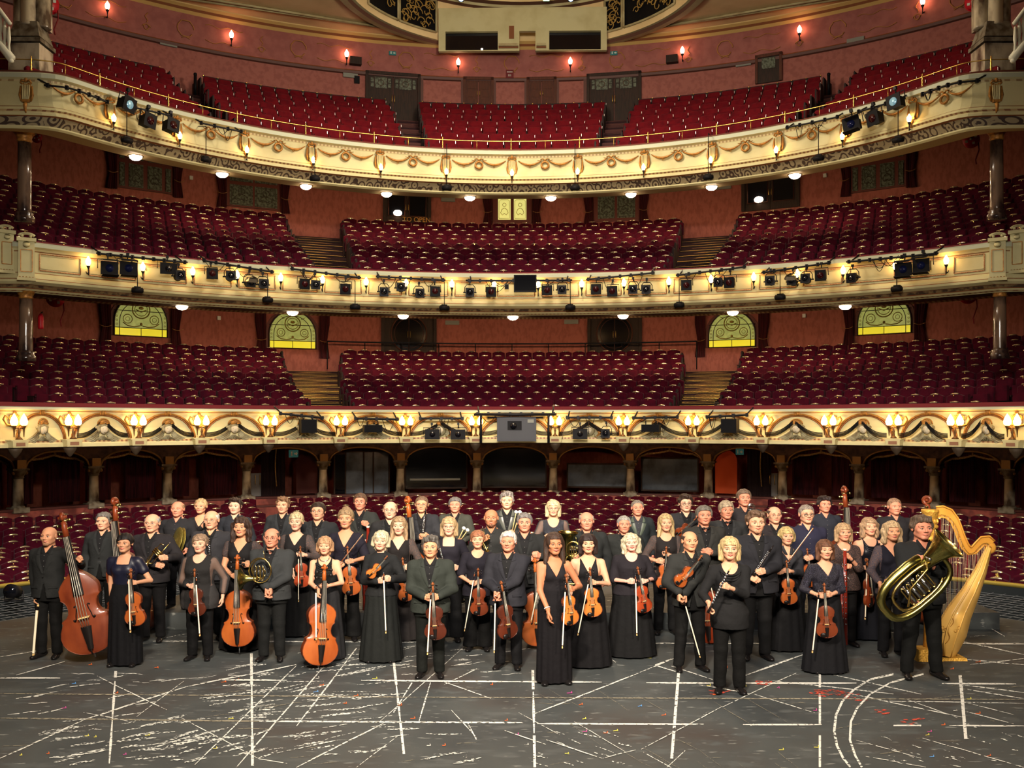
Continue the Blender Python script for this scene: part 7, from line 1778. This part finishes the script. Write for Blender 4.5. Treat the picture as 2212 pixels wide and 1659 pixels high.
P(13, 'person, young man with sandy hair in dark suit at the back beside the aisle', 611, 1075, Y=BK, z0=.26, hair='messy', hcol=(150, 100, 60), skin=FAIR, col=(44, 46, 48), g=.96)
P(14, 'person, blonde woman with ruffled lace neckline and long black skirt holding a violin', 640, 1108, 1376, sex='f', hair='part', hcol=LBLOND, skin=PALE, col=(28, 27, 28), neck='V', sleeve=.9, skk='lace', bottom='skirt', hands=((634, 1240, .12), (650, 1196, .28)), grips=(r_, g_))
P(15, 'person, dark haired man with glasses and black tie in dark suit, second row', 687, 1086, Y=BK-.5, z0=.1, hair='short', hcol=DBRN, skin=FAIR, col=(42, 44, 46), glasses=True, g=1.06)
P(16, 'person, strawberry blonde woman in sleeveless black gown and necklace with a cello in front', 702, 1160, 1428, sex='f', hair='bob', hcol=(206, 142, 88), skin=FAIR, col=(24, 25, 26), inner=(44, 44, 46), neck='cowl', sleeve=0, extra='necklace', bottom='skirt', g=1.02, hands=((688, 1284, .30), (702, 1262, .30)), grips=(g_, s_), hyaw=.05)
P(17, 'person, woman with curly fair updo in black V-neck holding violin and raised bow', 747, 1100, 1386, sex='f', hair='updo', hcol=(172, 132, 82), skin=WARM, col=(30, 28, 38), inner=(36, 36, 38), neck='deepV', sleeve=.42, bottom='trousers', extra='flare', hands=((735, 1214, .24), (756, 1208, .28)), grips=(g_, g_))
P(18, 'person, tall brown haired man in dark suit holding a bassoon', 778, 1067, Y=BK, z0=.26, hair='short', hcol=(110, 74, 46), skin=RUDDY, col=(44, 46, 44), hands=((792, 1166, .25), (790, 1133, .30)), grips=(g_, g_))
P(19, 'person, white haired woman in long-sleeved black blouse and pleated skirt, violin tucked under arm', 823, 1148, 1432, sex='f', hair='bob', hcol=(224, 204, 150), skin=PALE, col=(28, 29, 30), inner=(34, 38, 36), neck='high', sleeve=1., extra='collar loose', bottom='skirt', hands=((822, 1252, .26), (838, 1248, .26)), grips=(s_, s_), tilt=.1)
P(20, 'person, man with round glasses and receding fair hair in dark suit with a double bass', 843, 1083, Y=15.4, z0=.1, hair='sides', hcol=(158, 112, 70), skin=PALE, col=(40, 40, 42), glasses=True)
P(21, 'person, woman with long wavy fair hair in sheer brown-sleeved top holding a violin', 862, 1117, 1386, sex='f', hair='long', hcol=(186, 142, 90), skin=PALE, col=(30, 27, 27), inner=(46, 42, 42), neck='V', sleeve=.95, skk='lace', bottom='skirt', hands=((872, 1222, .26), (880, 1220, .28)), grips=(s_, g_))
P(23, 'person, man with thin-framed glasses in dark suit holding a clarinet, back row', 911, 1073, Y=BK, z0=.26, hair='crop', hcol=(128, 92, 62), skin=WARM, col=(42, 43, 46), glasses=True, hands=((911, 1158, .3), (920, 1156, .3)), grips=(s_, s_))
P(24, 'person, greying curly haired man in charcoal suit front centre, hands clasped over a viola', 930, 1160, 1466, hair='messy', hcol=(98, 92, 84), skin=WARM, col=(44, 48, 44), g=1.1, hands=((925, 1285, .28), (940, 1284, .28)), grips=(s_, s_))
P(25, 'person, smiling blonde woman in glasses and black square-neck top holding a flute', 970, 1118, 1388, sex='f', hair='midlong', hcol=(204, 160, 98), skin=PALE, col=(30, 28, 36), inner=(34, 34, 36), neck='square', sleeve=.6, glasses=True, extra='flare', bottom='trousers', hands=(None, (984, 1222, .2)), grips=(r_, r_))
P(26, 'person, short grey haired man in grey-green suit holding soft mallets', 983, 1075, Y=BK+.4, z0=.26, hair='short', hcol=(112, 108, 104), skin=RUDDY, col=(58, 60, 52), g=1.04, hands=(None, (994, 1164, .28)), grips=(r_, g_))
P(27, 'person, woman with short red hair in beaded black T-shirt and trousers holding a violin', 1032, 1147, 1408, sex='f', hair='part', hcol=(184, 102, 56), skin=FAIR, col=(28, 26, 34), inner=(24, 24, 26), neck='round', sleeve=.45, extra='flare', bottom='trousers', g=1.08, hands=((1022, 1254, .27), (1036, 1252, .28)), grips=(g_, g_))
P(28, 'person, bald man with goatee in dark shirt holding a small brass trumpet', 1061, 1100, Y=MY+.5, outfit='shirt', hair='bald', skin=TAN, col=(38, 39, 38), beard=(70, 46, 34), g=1.08, hands=((1048, 1166, .28), None), grips=(g_, r_))
P(29, 'person, white haired elderly man in dark suit holding viola and bow at his waist', 1098, 1149, 1448, hair='short', hcol=WHITE, skin=RUDDY, col=(38, 38, 44), g=1.06, yaw=-.15, hands=((1070, 1283, .28), (1079, 1284, .30)), grips=(s_, s_))
P(30, 'person, tall man with curly grey hair in dark suit with satin lapels, back row', 1095, 1064, Y=BK, z0=.26, hair='messy', hcol=(140, 130, 118), skin=FAIR, col=(42, 44, 44), lapel=mat('satin_lapel', (70, 72, 66), .35), hands=(None, (1106, 1149, .26)), grips=(r_, g_))
P(31, 'person, grey haired man in black suit clutching the neck of a cello', 1133, 1109, 1392, hair='short', hcol=(122, 116, 110), skin=RUDDY, col=(32, 33, 34), g=1.08, hands=((1153, 1204, .28), (1160, 1198, .3)), grips=(g_, g_))
P(32, 'person, woman with blonde fringe and glasses in black beaded top, back row centre', 1195, 1081, Y=BK-.1, z0=.2, sex='f', hair='midlong', hcol=LBLOND, skin=FAIR, col=(34, 38, 40), neck='scoop', sleeve=.8, skk='sheer', glasses=True, g=1.08, hands=((1183, 1158, .25), None), grips=(g_, r_), kind='sequin')
P(33, 'person, tanned brunette in sleeveless black V-neck gown at front centre holding a viola', 1197, 1152, 1480, sex='f', hair='long', hcol=(72, 44, 30), skin=TAN, col=(26, 23, 27), neck='deepV', sleeve=0, extra='slim bracelet', bottom='skirt', yaw=.18, g=.94, hands=((1184, 1330, .20), (1231, 1268, .20)), grips=(r_, g_))
P(34, 'person, woman with dark fringed bob in sleeveless black V-neck dress holding an amber violin', 1270, 1154, 1443, sex='f', hair='midlong', hcol=(54, 34, 30), skin=FAIR, col=(24, 23, 26), neck='deepV', sleeve=0, bottom='skirt', g=1.1, hands=((1240, 1300, .02), (1280, 1256, .26)), grips=(r_, g_))
P(35, 'person, bald man in dark jacket holding a tuba and french horn coil, second row', 1267, 1106, Y=MY+.2, hair='sides', hcol=(170, 150, 130), skin=RUDDY, col=(36, 38, 38), g=1.12, hands=((1240, 1200, .28), None), grips=(g_, r_))
P(36, 'person, man with cropped grey hair and black bow tie in dark suit', 1348, 1115, Y=MY+.5, hair='crop', hcol=LGREY, skin=RUDDY, col=(36, 38, 37), g=1.08, bowtie=True)
P(37, 'person, heavyset woman with wavy white blond hair holding a reddish violin', 1363, 1153, 1420, sex='f', hair='wavy', hcol=(228, 208, 158), skin=(232, 172, 150), col=(32, 29, 34), inner=(24, 23, 26), neck='round', sleeve=.48, extra='loose watch', bottom='skirt', g=1.28, hands=((1362, 1253, .28), (1388, 1252, .28)), grips=(s_, g_), tilt=-.06)
P(38, 'person, tall lean grey haired man in dark shawl-collar jacket, back row', 1377, 1081, Y=BK, z0=.26, hair='recede', hcol=(132, 120, 106), skin=RUDDY, col=(36, 42, 44), inner=(50, 52, 56), g=.96, lapel=mat('green_grey_lapel', (66, 74, 64), .4))
P(39, 'person, woman with long straight blonde hair in lace top holding a violin', 1438, 1111, 1372, sex='f', hair='long', hcol=(214, 172, 98), skin=FAIR, col=(34, 30, 30), inner=(22, 22, 24), neck='round', sleeve=.7, skk='lace', extra='', bottom='trousers', hands=((1424, 1208, .2), (1439, 1196, .28)), grips=(r_, g_))
P(40, 'person, dark haired man in glasses cradling a violin high on his chest', 1481, 1070, Y=BK-.2, z0=.26, hair='messy', hcol=(66, 42, 32), skin=PALE, col=(42, 42, 44), glasses='thick', hands=(None, (1477, 1165, .28)), grips=(r_, g_))
P(41, 'person, lean balding man in dark suit at front with a viola tucked under his arm', 1490, 1147, 1452, hair='sides', hcol=(70, 52, 42), skin=WARM, col=(40, 41, 40), yaw=.12, g=.98, hands=((1466, 1290, .30), (1478, 1296, .26)), grips=(g_, g_), stance=.13)
P(42, 'person, grey haired man in black bow tie with clasped hands and a red cello', 1521, 1093, Y=MY+.1, hair='short', hcol=(120, 112, 98), skin=RUDDY, col=(44, 44, 42), g=1.06, bowtie=True, hands=((1521, 1193, .28), (1532, 1191, .28)), grips=(s_, s_))
P(43, 'person, fair haired man in dark suit and bow tie standing before the trombone player', 1569, 1083, Y=MY+.8, z0=.05, hair='part', hcol=(184, 158, 118), skin=RUDDY, col=(44, 45, 46), g=1.04, bowtie=True)
P(44, 'person, blonde woman in front, draped black top and trousers, holding an oboe', 1576, 1161, 1500, sex='f', hair='midlong', hcol=(222, 180, 104), skin=FAIR, col=(26, 26, 27), inner=(24, 24, 25), neck='cowl', sleeve=.85, extra='long', bottom='trousers', yaw=-.12, g=1.04, hands=((1532, 1316, .26), (1567, 1266, .32)), grips=(g_, g_))
P(45, 'person, big man with swept-back hair in open black shirt holding a trombone, tallest at back', 1607, 1058, Y=BK+.1, z0=.26, outfit='shirt', hair='short', hcol=(120, 92, 70), skin=RUDDY, col=(40, 38, 40), g=1.15)
P(46, 'person, tall heavy man in dark blazer holding a clarinet', 1633, 1106, 1427, hair='messy', hcol=(120, 84, 58), skin=FAIR, col=(34, 34, 38), g=1.2, hands=((1628, 1242, .30), (1645, 1229, .32)), grips=(g_, g_), beard=(150, 110, 84))
P(47, 'person, balding man with rimless glasses in dark jacket, second row right', 1673, 1094, Y=MY+.7, z0=.05, hair='sides', hcol=(100, 76, 60), skin=FAIR, col=(40, 36, 38), glasses=True, g=1.03)
P(48, 'person, woman with cropped yellow blonde hair in grey blouse and long skirt holding a violin', 1699, 1139, 1408, sex='f', hair='bob', hcol=(226, 184, 96), skin=FAIR, col=(46, 46, 50), inner=(22, 22, 25), neck='V', sleeve=.85, extra='collar long', bottom='skirt', hands=((1683, 1233, .27), (1700, 1231, .3)), grips=(s_, g_))
P(49, 'person, man with glasses in dark blue shirt holding a violin behind the cropped blonde woman', 1742, 1091, Y=MY+.4, outfit='shirt', hair='crop', hcol=(150, 132, 116), skin=FAIR, col=(38, 38, 56), glasses='thick', g=1.12, hands=(None, (1748, 1200, .28)), grips=(r_, g_))
P(50, 'person, dark curly haired man in blue-black shirt beside an upright double bass', 1781, 1073, Y=BK, z0=.26, outfit='shirt', hair='messy', hcol=(48, 32, 28), skin=RUDDY, col=(36, 38, 46), g=1.05)
P(51, 'person, auburn haired woman in sequinned long black gown holding viola and bow', 1782, 1167, 1456, sex='f', hair='midlong', hcol=(124, 70, 40), skin=FAIR, col=(24, 20, 32), inner=(26, 25, 30), neck='V', sleeve=.75, kind='sequin', bottom='skirt', g=1.04, hands=((1773, 1281, .28), (1790, 1280, .28)), grips=(s_, s_))
P(52, 'person, blonde woman in patterned black top holding a red bassoon', 1822, 1131, 1398, sex='f', hair='midlong', hcol=(204, 156, 98), skin=(214, 150, 118), col=(30, 26, 28), inner=(24, 23, 25), neck='round', sleeve=.6, kind='lace', extra='loose watch', bottom='trousers', g=1.06, hands=((1829, 1222, .25), (1829, 1203, .28)), grips=(g_, g_))
P(53, 'person, wavy haired woman in sleeveless velvet top holding a violin low at her side', 1878, 1119, Y=MY, sex='f', hair='wavy', hcol=(190, 142, 92), skin=FAIR, col=(24, 26, 38), neck='cowl', sleeve=0, kind='satin', bottom='skirt', g=1.05, hands=((1871, 1222, .2), None), grips=(g_, r_))
P(54, 'person, slim blonde woman in black V-neck with hands clasped, beside the tuba player', 1926, 1127, 1420, sex='f', hair='wavy', hcol=(208, 166, 108), skin=WARM, col=(24, 23, 33), inner=(24, 24, 30), neck='V', sleeve=.9, skk='lace', bottom='trousers', g=.98, hands=((1901, 1271, .26), (1912, 1271, .26)), grips=(s_, s_))
P(55, 'person, short fair haired man in black shirt at the back right beside a double bass', 1932, 1077, Y=BK-.1, z0=.2, outfit='shirt', hair='crop', hcol=(160, 112, 76), skin=RUDDY, col=(32, 31, 33), g=1.12)
P(56, 'person, brown haired man in black suit at far right hugging a large tuba', 1991, 1116, 1468, hair='messy', hcol=(110, 84, 62), skin=RUDDY, col=(30, 31, 32), g=1.12, hands=((1975, 1305, .35), (1996, 1213, .34)), grips=(s_, s_), stance=.15)
# ---------------------------------------------------------------- what they hold
def W_(px, py, pid, dy=.32): return P_world(px, py, PEOPLE[pid][0]-dy)
F_ = fiddle
F_('bass', 'red', 'large red-brown double bass leaning to the bald man at far left', W_(135, 1108, 1, .34), W_(204, 1408, 1, .34), spin=.25)
bow('bow hanging from the bald bassist\'s hand at far left', W_(82, 1306, 1, .1), W_(73, 1416, 1, .12), 2.2, maple)
F_('bass', 'brown', 'double bass whose scroll rises behind the woman with short black hair', W_(254, 1074, 2, .40), W_(292, 1372, 2, .47), spin=-.2)
F_('violin', 'orange', 'orange violin held by the short black haired woman in navy', W_(283.5, 1228, 4, .33), W_(295, 1351, 4, .30), spin=-.12)
bow('pale bow hanging beside the orange violin of the woman in navy', W_(279, 1238, 4, .38), W_(282.5, 1366, 4, .38))
trumpet('brass trumpet slanting across the chest of the smiling man in glasses', W_(319, 1227, 5, .36), W_(367.5, 1172, 5, .36))
for q, (px_, py_) in enumerate(((380, 1170), (387, 1171))): cymbal('thin golden cymbal held on edge by the stocky man, %s of the pair' % ('front' if q == 0 else 'rear'), W_(px_, py_, 6, .34-.06*q), .225, (-.72, -.52, .25))
woodwind('flute', 'short pale piccolo held upright by the blonde woman at back left', W_(442, 1126, 7, .34), W_(441.5, 1150, 7, .34))
woodwind('cor_anglais', 'dark cor anglais hanging before the white haired man in glasses', W_(452, 1150, 8, .28), W_(455, 1235, 8, .28))
F_('viola', 'dark', 'dark brown viola held in front of the loose black tunic', W_(420.8, 1228, 9, .38), W_(427, 1330, 9, .36), spin=-.1)
bow('pale bow hanging in front of the dark brown viola', W_(424, 1250, 9, .42), W_(432.5, 1374, 9, .42), 1.1)
F_('cello', 'orange', 'orange cello standing before the curly haired woman', W_(515, 1198, 11, .36), W_(517, 1395, 11, .42))
horn('french horn tucked under the arm of the balding man in grey', W_(562, 1233, 12, .34), .15, (-.95, .0, -.05))
F_('violin', 'cherry', 'orange-brown violin held upright by the blonde woman with ruffles', W_(648.5, 1179, 14, .33), W_(653, 1268, 14, .32), spin=.2)
bow('thin bow hanging along the violin of the woman with ruffles', W_(645.5, 1196, 14, .38), W_(645.5, 1300, 14, .38), .8)
F_('cello', 'orange', 'large glossy orange cello in front of the strawberry blonde woman', W_(699, 1219, 16, .40), W_(688, 1436, 16, .55), spin=.42)
bow('pale bow hanging over the large glossy orange cello', W_(683, 1268, 16, .66), W_(683.5, 1382, 16, .68), 1.2)
F_('violin', 'orange', 'orange violin hanging upright from the hand of the woman with the updo', W_(750, 1179, 17, .33), W_(761, 1285, 17, .32), spin=.1)
bow('bow pointing up to the right across the woman with the updo', W_(737, 1214, 17, .40), W_(784, 1154, 17, .36))
woodwind('bassoon', 'dark red bassoon held upright by the tall man at the back', W_(795, 1137, 18, .34), W_(793, 1325, 18, .34))
F_('violin', 'amber', 'violin tucked slantwise under the white haired woman\'s arm', W_(837, 1200, 19, .30), W_(795, 1246, 19, .30), spin=.4)
bow('pale bow hanging from the clasped hands of the white haired woman', W_(829, 1240, 19, .36), W_(834, 1368, 19, .36), 1.1)
F_('bass', 'orange', 'orange double bass behind the long wavy haired woman', W_(876, 1072, 20, .30), W_(889, 1338, 20, .34), spin=.5)
F_('violin', 'orange', 'violin held upright by the long wavy haired woman in sheer sleeves', W_(869, 1204, 21, .34), W_(879, 1298, 21, .32), spin=.25)
woodwind('clarinet', 'black clarinet held up by the man with thin-framed glasses', W_(919, 1104, 23, .34), W_(914, 1160, 23, .34))
F_('viola', 'dark', 'dark red viola hanging from the clasped hands at front centre', W_(935, 1257, 24, .36), W_(942, 1381, 24, .32), spin=-.06)
bow('pale bow hanging beside the dark red viola at front centre', W_(931, 1280, 24, .41), W_(923.5, 1414, 24, .38), 1.15)
woodwind('flute', 'silver flute slanting beside the smiling blonde in glasses', W_(945, 1161, 25, .30), W_(960, 1222, 25, .22))
mallet('white soft headed mallet held by the man in grey-green, left one', W_(1002, 1141, 26, .34), W_(990, 1166, 26, .32)); mallet('white soft headed mallet held by the man in grey-green, right one', W_(1010, 1145, 26, .36), W_(994, 1168, 26, .33))
F_('violin', 'red', 'red-brown violin held by the red haired woman', W_(1033, 1227, 27, .34), W_(1036, 1329, 27, .32), spin=-.1)
bow('bow hanging to the left of the red haired woman', W_(1025, 1240, 27, .40), W_(1003.5, 1363, 27, .36), .9)
trumpet('small brass trumpet held up by the bald man with goatee', W_(1058, 1190, 28, .34), W_(1042, 1138, 28, .32))
F_('viola', 'dark', 'dark viola held slanting by the white haired elderly man', W_(1081, 1255, 29, .38), W_(1098, 1379, 29, .34), spin=.5)
bow('pale bow hanging down beside the white haired elderly man', W_(1070, 1290, 29, .40), W_(1067.5, 1410, 29, .38), 1.1)
mallet('white soft headed mallet of the tall curly haired man, left one', W_(1115, 1106, 30, .32), W_(1106, 1150, 30, .3)); mallet('white soft headed mallet of the tall curly haired man, right one', W_(1123, 1106, 30, .34), W_(1110, 1150, 30, .31))
F_('cello', 'orange', 'orange cello half hidden behind the tanned brunette', W_(1154, 1205, 31, .34), W_(1160, 1394, 31, .42), spin=.15)
bow('pale bow crossing the half hidden orange cello', W_(1163, 1268, 31, .50), W_(1147, 1342, 31, .50), 1.1)
F_('viola', 'amber', 'amber brown viola held by the tanned brunette in front', W_(1221, 1240, 33, .30), W_(1233, 1350, 33, .28), spin=.5)
bow('pale bow hanging from the hand of the tanned brunette', W_(1221.5, 1264, 33, .36), W_(1214.5, 1400, 33, .34), 1.1)
F_('violin', 'amber', 'bright amber violin held by the woman with the dark bob', W_(1274, 1225, 34, .34), W_(1281.5, 1332, 34, .32), spin=.0)
bow('bow hanging to the left of the bright amber violin', W_(1273, 1248, 34, .38), W_(1248, 1372, 34, .34))
tuba('small tuba with its bell upward held by the bald man behind', W_(1227, 1150, 35, .36), (0.05, -.05, 1), W_(1236, 1228, 35, .32), ((.1, 0, 1), (1, 0, -.1)), (.30, .16), .72)
horn('coiled french horn beside the upward tuba bell', W_(1238, 1187, 35, .52), .105, (.2, .3, -1))
F_('violin', 'cherry', 'reddish violin held by the heavyset woman with wavy white blond hair', W_(1376, 1224, 37, .34), W_(1393, 1323, 37, .32), spin=.35)
bow('pale bow hanging before the heavyset woman\'s skirt', W_(1372.5, 1246, 37, .38), W_(1375.5, 1373, 37, .38), 1.1)
F_('violin', 'orange', 'orange violin held upright by the long straight haired blonde', W_(1439, 1180, 39, .34), W_(1433, 1272, 39, .32), spin=.1)
bow('dark thin bow behind the violin of the long straight haired blonde', W_(1445, 1185, 39, .28), W_(1449, 1262, 39, .28), .8)
F_('violin', 'brown', 'brown violin slanting on the chest of the man in thick glasses', W_(1505, 1117, 40, .32), W_(1461, 1156, 40, .32), spin=.3)
F_('viola', 'orange', 'orange viola under the arm of the lean balding man', W_(1516, 1199, 41, .28), W_(1461, 1264, 41, .30), spin=.35)
bow('long pale bow slanting down from the lean balding man\'s hands', W_(1477, 1296, 41, .34), W_(1512, 1420, 41, .30), 1.1)
F_('cello', 'cherry', 'cherry red cello behind the blonde oboist', W_(1521, 1204, 42, .36), W_(1538, 1388, 42, .46), spin=-.5)
bow('pale bow leaning on the cherry red cello', W_(1531, 1250, 42, .52), W_(1543, 1298, 42, .52), 1.1)
woodwind('oboe', 'black oboe with silver keys held low by the blonde woman in front', W_(1578, 1226, 44, .36), W_(1529, 1324, 44, .36))
trombone('brass trombone slide loop held up beside the big man at the back', W_(1623, 1096, 45, .3))
woodwind('clarinet', 'black clarinet held diagonally by the tall heavy man', W_(1667, 1184, 46, .36), W_(1627, 1243, 46, .38))
F_('violin', 'orange', 'orange violin held by the cropped yellow blonde woman', W_(1698.5, 1210, 48, .34), W_(1705, 1305, 48, .32), spin=-.12)
bow('bow rising to the right from the cropped blonde woman', W_(1703, 1214, 48, .38), W_(1757, 1141, 48, .30))
F_('violin', 'orange', 'violin in the hand of the man in the dark blue shirt', W_(1742.5, 1184, 49, .34), W_(1748, 1268, 49, .3), spin=.2)
F_('bass', 'brown', 'double bass whose dark neck rises beside the dark curly haired man', W_(1819, 1050, 50, .30), W_(1823, 1318, 50, .36), spin=.1)
F_('viola', 'brown', 'brown viola held by the auburn haired woman in sequins', W_(1780, 1259, 51, .34), W_(1787, 1377, 51, .32), spin=-.2)
bow('pale bow hanging beside the brown viola of the woman in sequins', W_(1768.5, 1280, 51, .38), W_(1754, 1410, 51, .36), 1.1)
woodwind('bassoon', 'long red bassoon held by the blonde woman in the patterned top', W_(1825, 1186, 52, .34), W_(1826, 1392, 52, .30))
F_('violin', 'cherry', 'violin seen edge on in the hand of the wavy haired woman in velvet', W_(1869.5, 1206, 53, .33), W_(1878, 1311, 53, .32), spin=.8)
bow('pale bow hanging beside the edge-on violin of the woman in velvet', W_(1872, 1216, 53, .38), W_(1868, 1338, 53, .38), 1.1)
F_('bass', 'brown', 'double bass whose scroll shows behind the harp crown', W_(1991, 1071, 55, .3), W_(1990, 1345, 55, .4), spin=.9)
tuba('large lacquered tuba held across the body of the man at far right', W_(2050, 1172, 56, .52), (.64, -.30, .70), W_(1979, 1266, 56, .50), ((.72, 0, .62), (-.62, 0, .72)), (.46, .235), 1.08)
# ---------------------------------------------------------------- the harp
hY = 13.45; hp_ = lambda px, py, dy=0.: P_world(px, py, hY+dy)
e = empty('concert_harp', hp_(2020, 1430)); tag(e, 'gilded concert harp standing behind the tuba player at far right', 'harp'); Mi = T(-hp_(2020, 1430))
hl = lambda px, py, dy=0.: tuple(Mi @ hp_(px, py, dy))
gilt = mat('gilded_maple', (214, 156, 66), .32, .15, noise=(4, (196, 136, 52), .4, .65), coat=.3); giltd = mat('gilt_carving', (196, 150, 62), .4, .4, bump=(40, .8)); sound = mat('harp_soundboard', (222, 176, 92), .4, coat=.3)
kk = hY/F
b = MB(); cxp = 2009
ct = Vector(hl(cxp, 1100)); cb = Vector(hl(cxp-6, 1412))
b.tube([ct+(cb-ct)*u for u in (.2, .6, 1.)], [.048, .048, .055], 16, 0)
obj('pillar', b, gilt, e)
b = MB(); zt = ct.z
b.lathe([(.105, zt+.0), (.112, zt-.01), (.112, zt-.04), (.095, zt-.06), (.098, zt-.10), (.085, zt-.115), (.088, zt-.20), (.105, zt-.215), (.105, zt-.24), (.075, zt-.26), (.07, zt-.36), (.09, zt-.375), (.09, zt-.40), (.055, zt-.42)], 24, 0, c=(ct.x, ct.y, 0))
for j in range(10):
    a = 2*PI*j/10; b.ball((ct.x+.09*math.cos(a), ct.y+.09*math.sin(a), zt-.155), (.022, .022, .035), 8, 0); b.ball((ct.x+.072*math.cos(a), ct.y+.072*math.sin(a), zt-.31), (.018, .018, .045), 8, 0)
obj('crown', b, giltd, e)
neck = [(2024, 1107), (2036, 1105), (2050, 1110), (2062, 1124), (2070, 1143), (2077, 1163), (2085, 1180), (2094, 1190), (2104, 1188), (2113, 1178), (2123, 1168), (2133, 1167), (2141, 1176)]
wN = [12, 12, 11, 9, 8.5, 8.5, 8.5, 8.5, 8.5, 8.5, 9, 10, 11]
def ribbon(b, pts, ws, dep, mi=0, y0=0.):
    A, B_ = [], []
    for i, (x, y) in enumerate(pts):
        x0, y0_ = pts[max(i-1, 0)]; x1, y1 = pts[min(i+1, len(pts)-1)]; L_ = math.hypot(x1-x0, y1-y0_); nx, ny = -(y1-y0_)/L_, (x1-x0)/L_; A.append((x+nx*ws[i], y+ny*ws[i])); B_.append((x-nx*ws[i], y-ny*ws[i]))
    for (P0, P1, s0, s1, fl) in ((A, B_, y0-dep/2, y0-dep/2, False), (A, B_, y0+dep/2, y0+dep/2, True), (A, A, y0-dep/2, y0+dep/2, True), (B_, B_, y0-dep/2, y0+dep/2, False)):
        b.grid([[hl(x, y, s0) for x, y in P0], [hl(x, y, s1) for x, y in P1]], mi, False, fl)
    return A, B_
b = MB(); A_, B_ = ribbon(b, neck, wN, .07); b.tube([hl(x, y, -.045) for x, y in A_], .012, 6); b.tube([hl(x, y, -.045) for x, y in B_], .012, 6); b.ball(hl(2138, 1183), (.085, .045, .085), 14); obj('neck', b, gilt, e)
b = MB()
for i in range(44):
    u = i/43*(len(neck)-1); j = min(int(u), len(neck)-2); f_ = u-j; x = neck[j][0]+(neck[j+1][0]-neck[j][0])*f_; y = neck[j][1]+(neck[j+1][1]-neck[j][1])*f_+6; b.tube([hl(x, y, -.03), hl(x, y, -.075)], .005, 6)
obj('tuning_pins', b, brass, e)['kind'] = 'stuff'
# sound box: wedge from the knee down to the foot
rows = []
for (xl_, yl_), (xr_, yr_) in (((2127, 1186), (2144, 1180)), ((2106, 1226), (2131, 1240)), ((2078, 1270), (2115, 1290)), ((2048, 1308), (2098, 1335)), ((2028, 1340), (2088, 1375)), ((2024, 1380), (2074, 1402)), ((2030, 1418), (2062, 1420))):
    m = ((xl_+xr_)/2, (yl_+yr_)/2); dd = abs(xr_-xl_)*kk*.62
    rows.append([hl(xl_, yl_, 0), hl(m[0]-(xr_-xl_)*.18, m[1]-2, -dd), hl(m[0]+(xr_-xl_)*.24, m[1]+1, -dd*.92), hl(xr_, yr_, -dd*.2), hl(xr_, yr_, dd*.4), hl(m[0], m[1], dd*.8), hl(xl_, yl_, 0)])
b = MB(); b.grid(rows, 0, True, True); b.tube([Vector(r_[1]) for r_ in rows], .010, 6, 0); b.tube([Vector(r_[2]) for r_ in rows], .008, 6, 0); obj('sound_box', b, sound, e)
b = MB(); b.box(hl(2046, 1422), (.42, .34, .07), 0, taper=.9); b.box(hl(2040, 1430), (.50, .40, .03), 0)
b.box(hl(2000, 1412, -.05), (.34, .3, .16), 0, taper=.85)
for x, y in ((2022, 1433), (2060, 1430), (1986, 1424)): b.ball(hl(x, y, -.1), (.04, .04, .035), 8, 0)
obj('base', b, giltd, e)
b = MB()
for q in range(6): xx = 2042+7*q; yy_ = 1350+4*math.sin(q*2.1)+4*q*.2; b.torus(hl(xx-6, yy_+6, -.21), .02, .004, 10, 4)
b.tube([hl(2046+4*math.sin(q*.9)-q*1.2+12, 1335+q*5, -.22) for q in range(12)], .005, 4); obj('painted_flowers', b, mat('painted_scroll', (176, 122, 46), .5), e)
for i in range(38):
    u = (i+.5)/38; x = 2031+u*(2136-2031); 
    j = min(max(0, next((q for q in range(len(neck)-1) if neck[q+1][0] >= x), 0)), len(neck)-2); f_ = (x-neck[j][0])/(neck[j+1][0]-neck[j][0]); yt = neck[j][1]+(neck[j+1][1]-neck[j][1])*f_+8
    xb = x-7*(1-u); tt = np.interp(xb, [2026, 2028, 2048, 2078, 2106, 2130, 2144], [1372, 1345, 1312, 1274, 1232, 1192, 1184])+3
    b = MB(); b.tube([hl(x, yt, -.05), hl(xb, tt, -.06)], .0022, 4); obj('string', b, mat('harp_string_red', (150, 60, 50), .4) if i % 7 == 0 else (mat('harp_string_dark', (60, 56, 60), .4) if i % 7 == 3 else mat('harp_string', (196, 176, 140), .4)), e)
# things in front of the stalls
e = empty('footlight_urn', P_world(2155, 1270, 20.6)); tag(e, 'small brass urn standing on the pit rail at far right', 'ornament'); b = MB(); b.lathe([(.05, 0), (.03, .04), (.07, .1), (.08, .16), (.05, .2), (.06, .22), (.02, .26), (.01, .3)], 14); obj('urn', b, mat('pit_rail_brass', (168, 150, 70), .35, .7), e)
e = empty('floor_spotlight', P_world(30, 1288, 18.6)); tag(e, 'black spotlight standing at the stage edge at far left', 'stage light'); b = MB(); b.tube([(0, .12, .06), (0, -.14, .12)], [.11, .13], 14); obj('lamp_body', b, black, e); b = MB(); b.tube([(0, -.145, .12), (0, -.15, .12)], .11, 14); obj('lens', b, dkglass, e); b = MB(); b.tube([(-.17, 0, .1), (-.17, 0, -.08), (.17, 0, -.08), (.17, 0, .1)], .015, 6); obj('yoke', b, blackg, e)
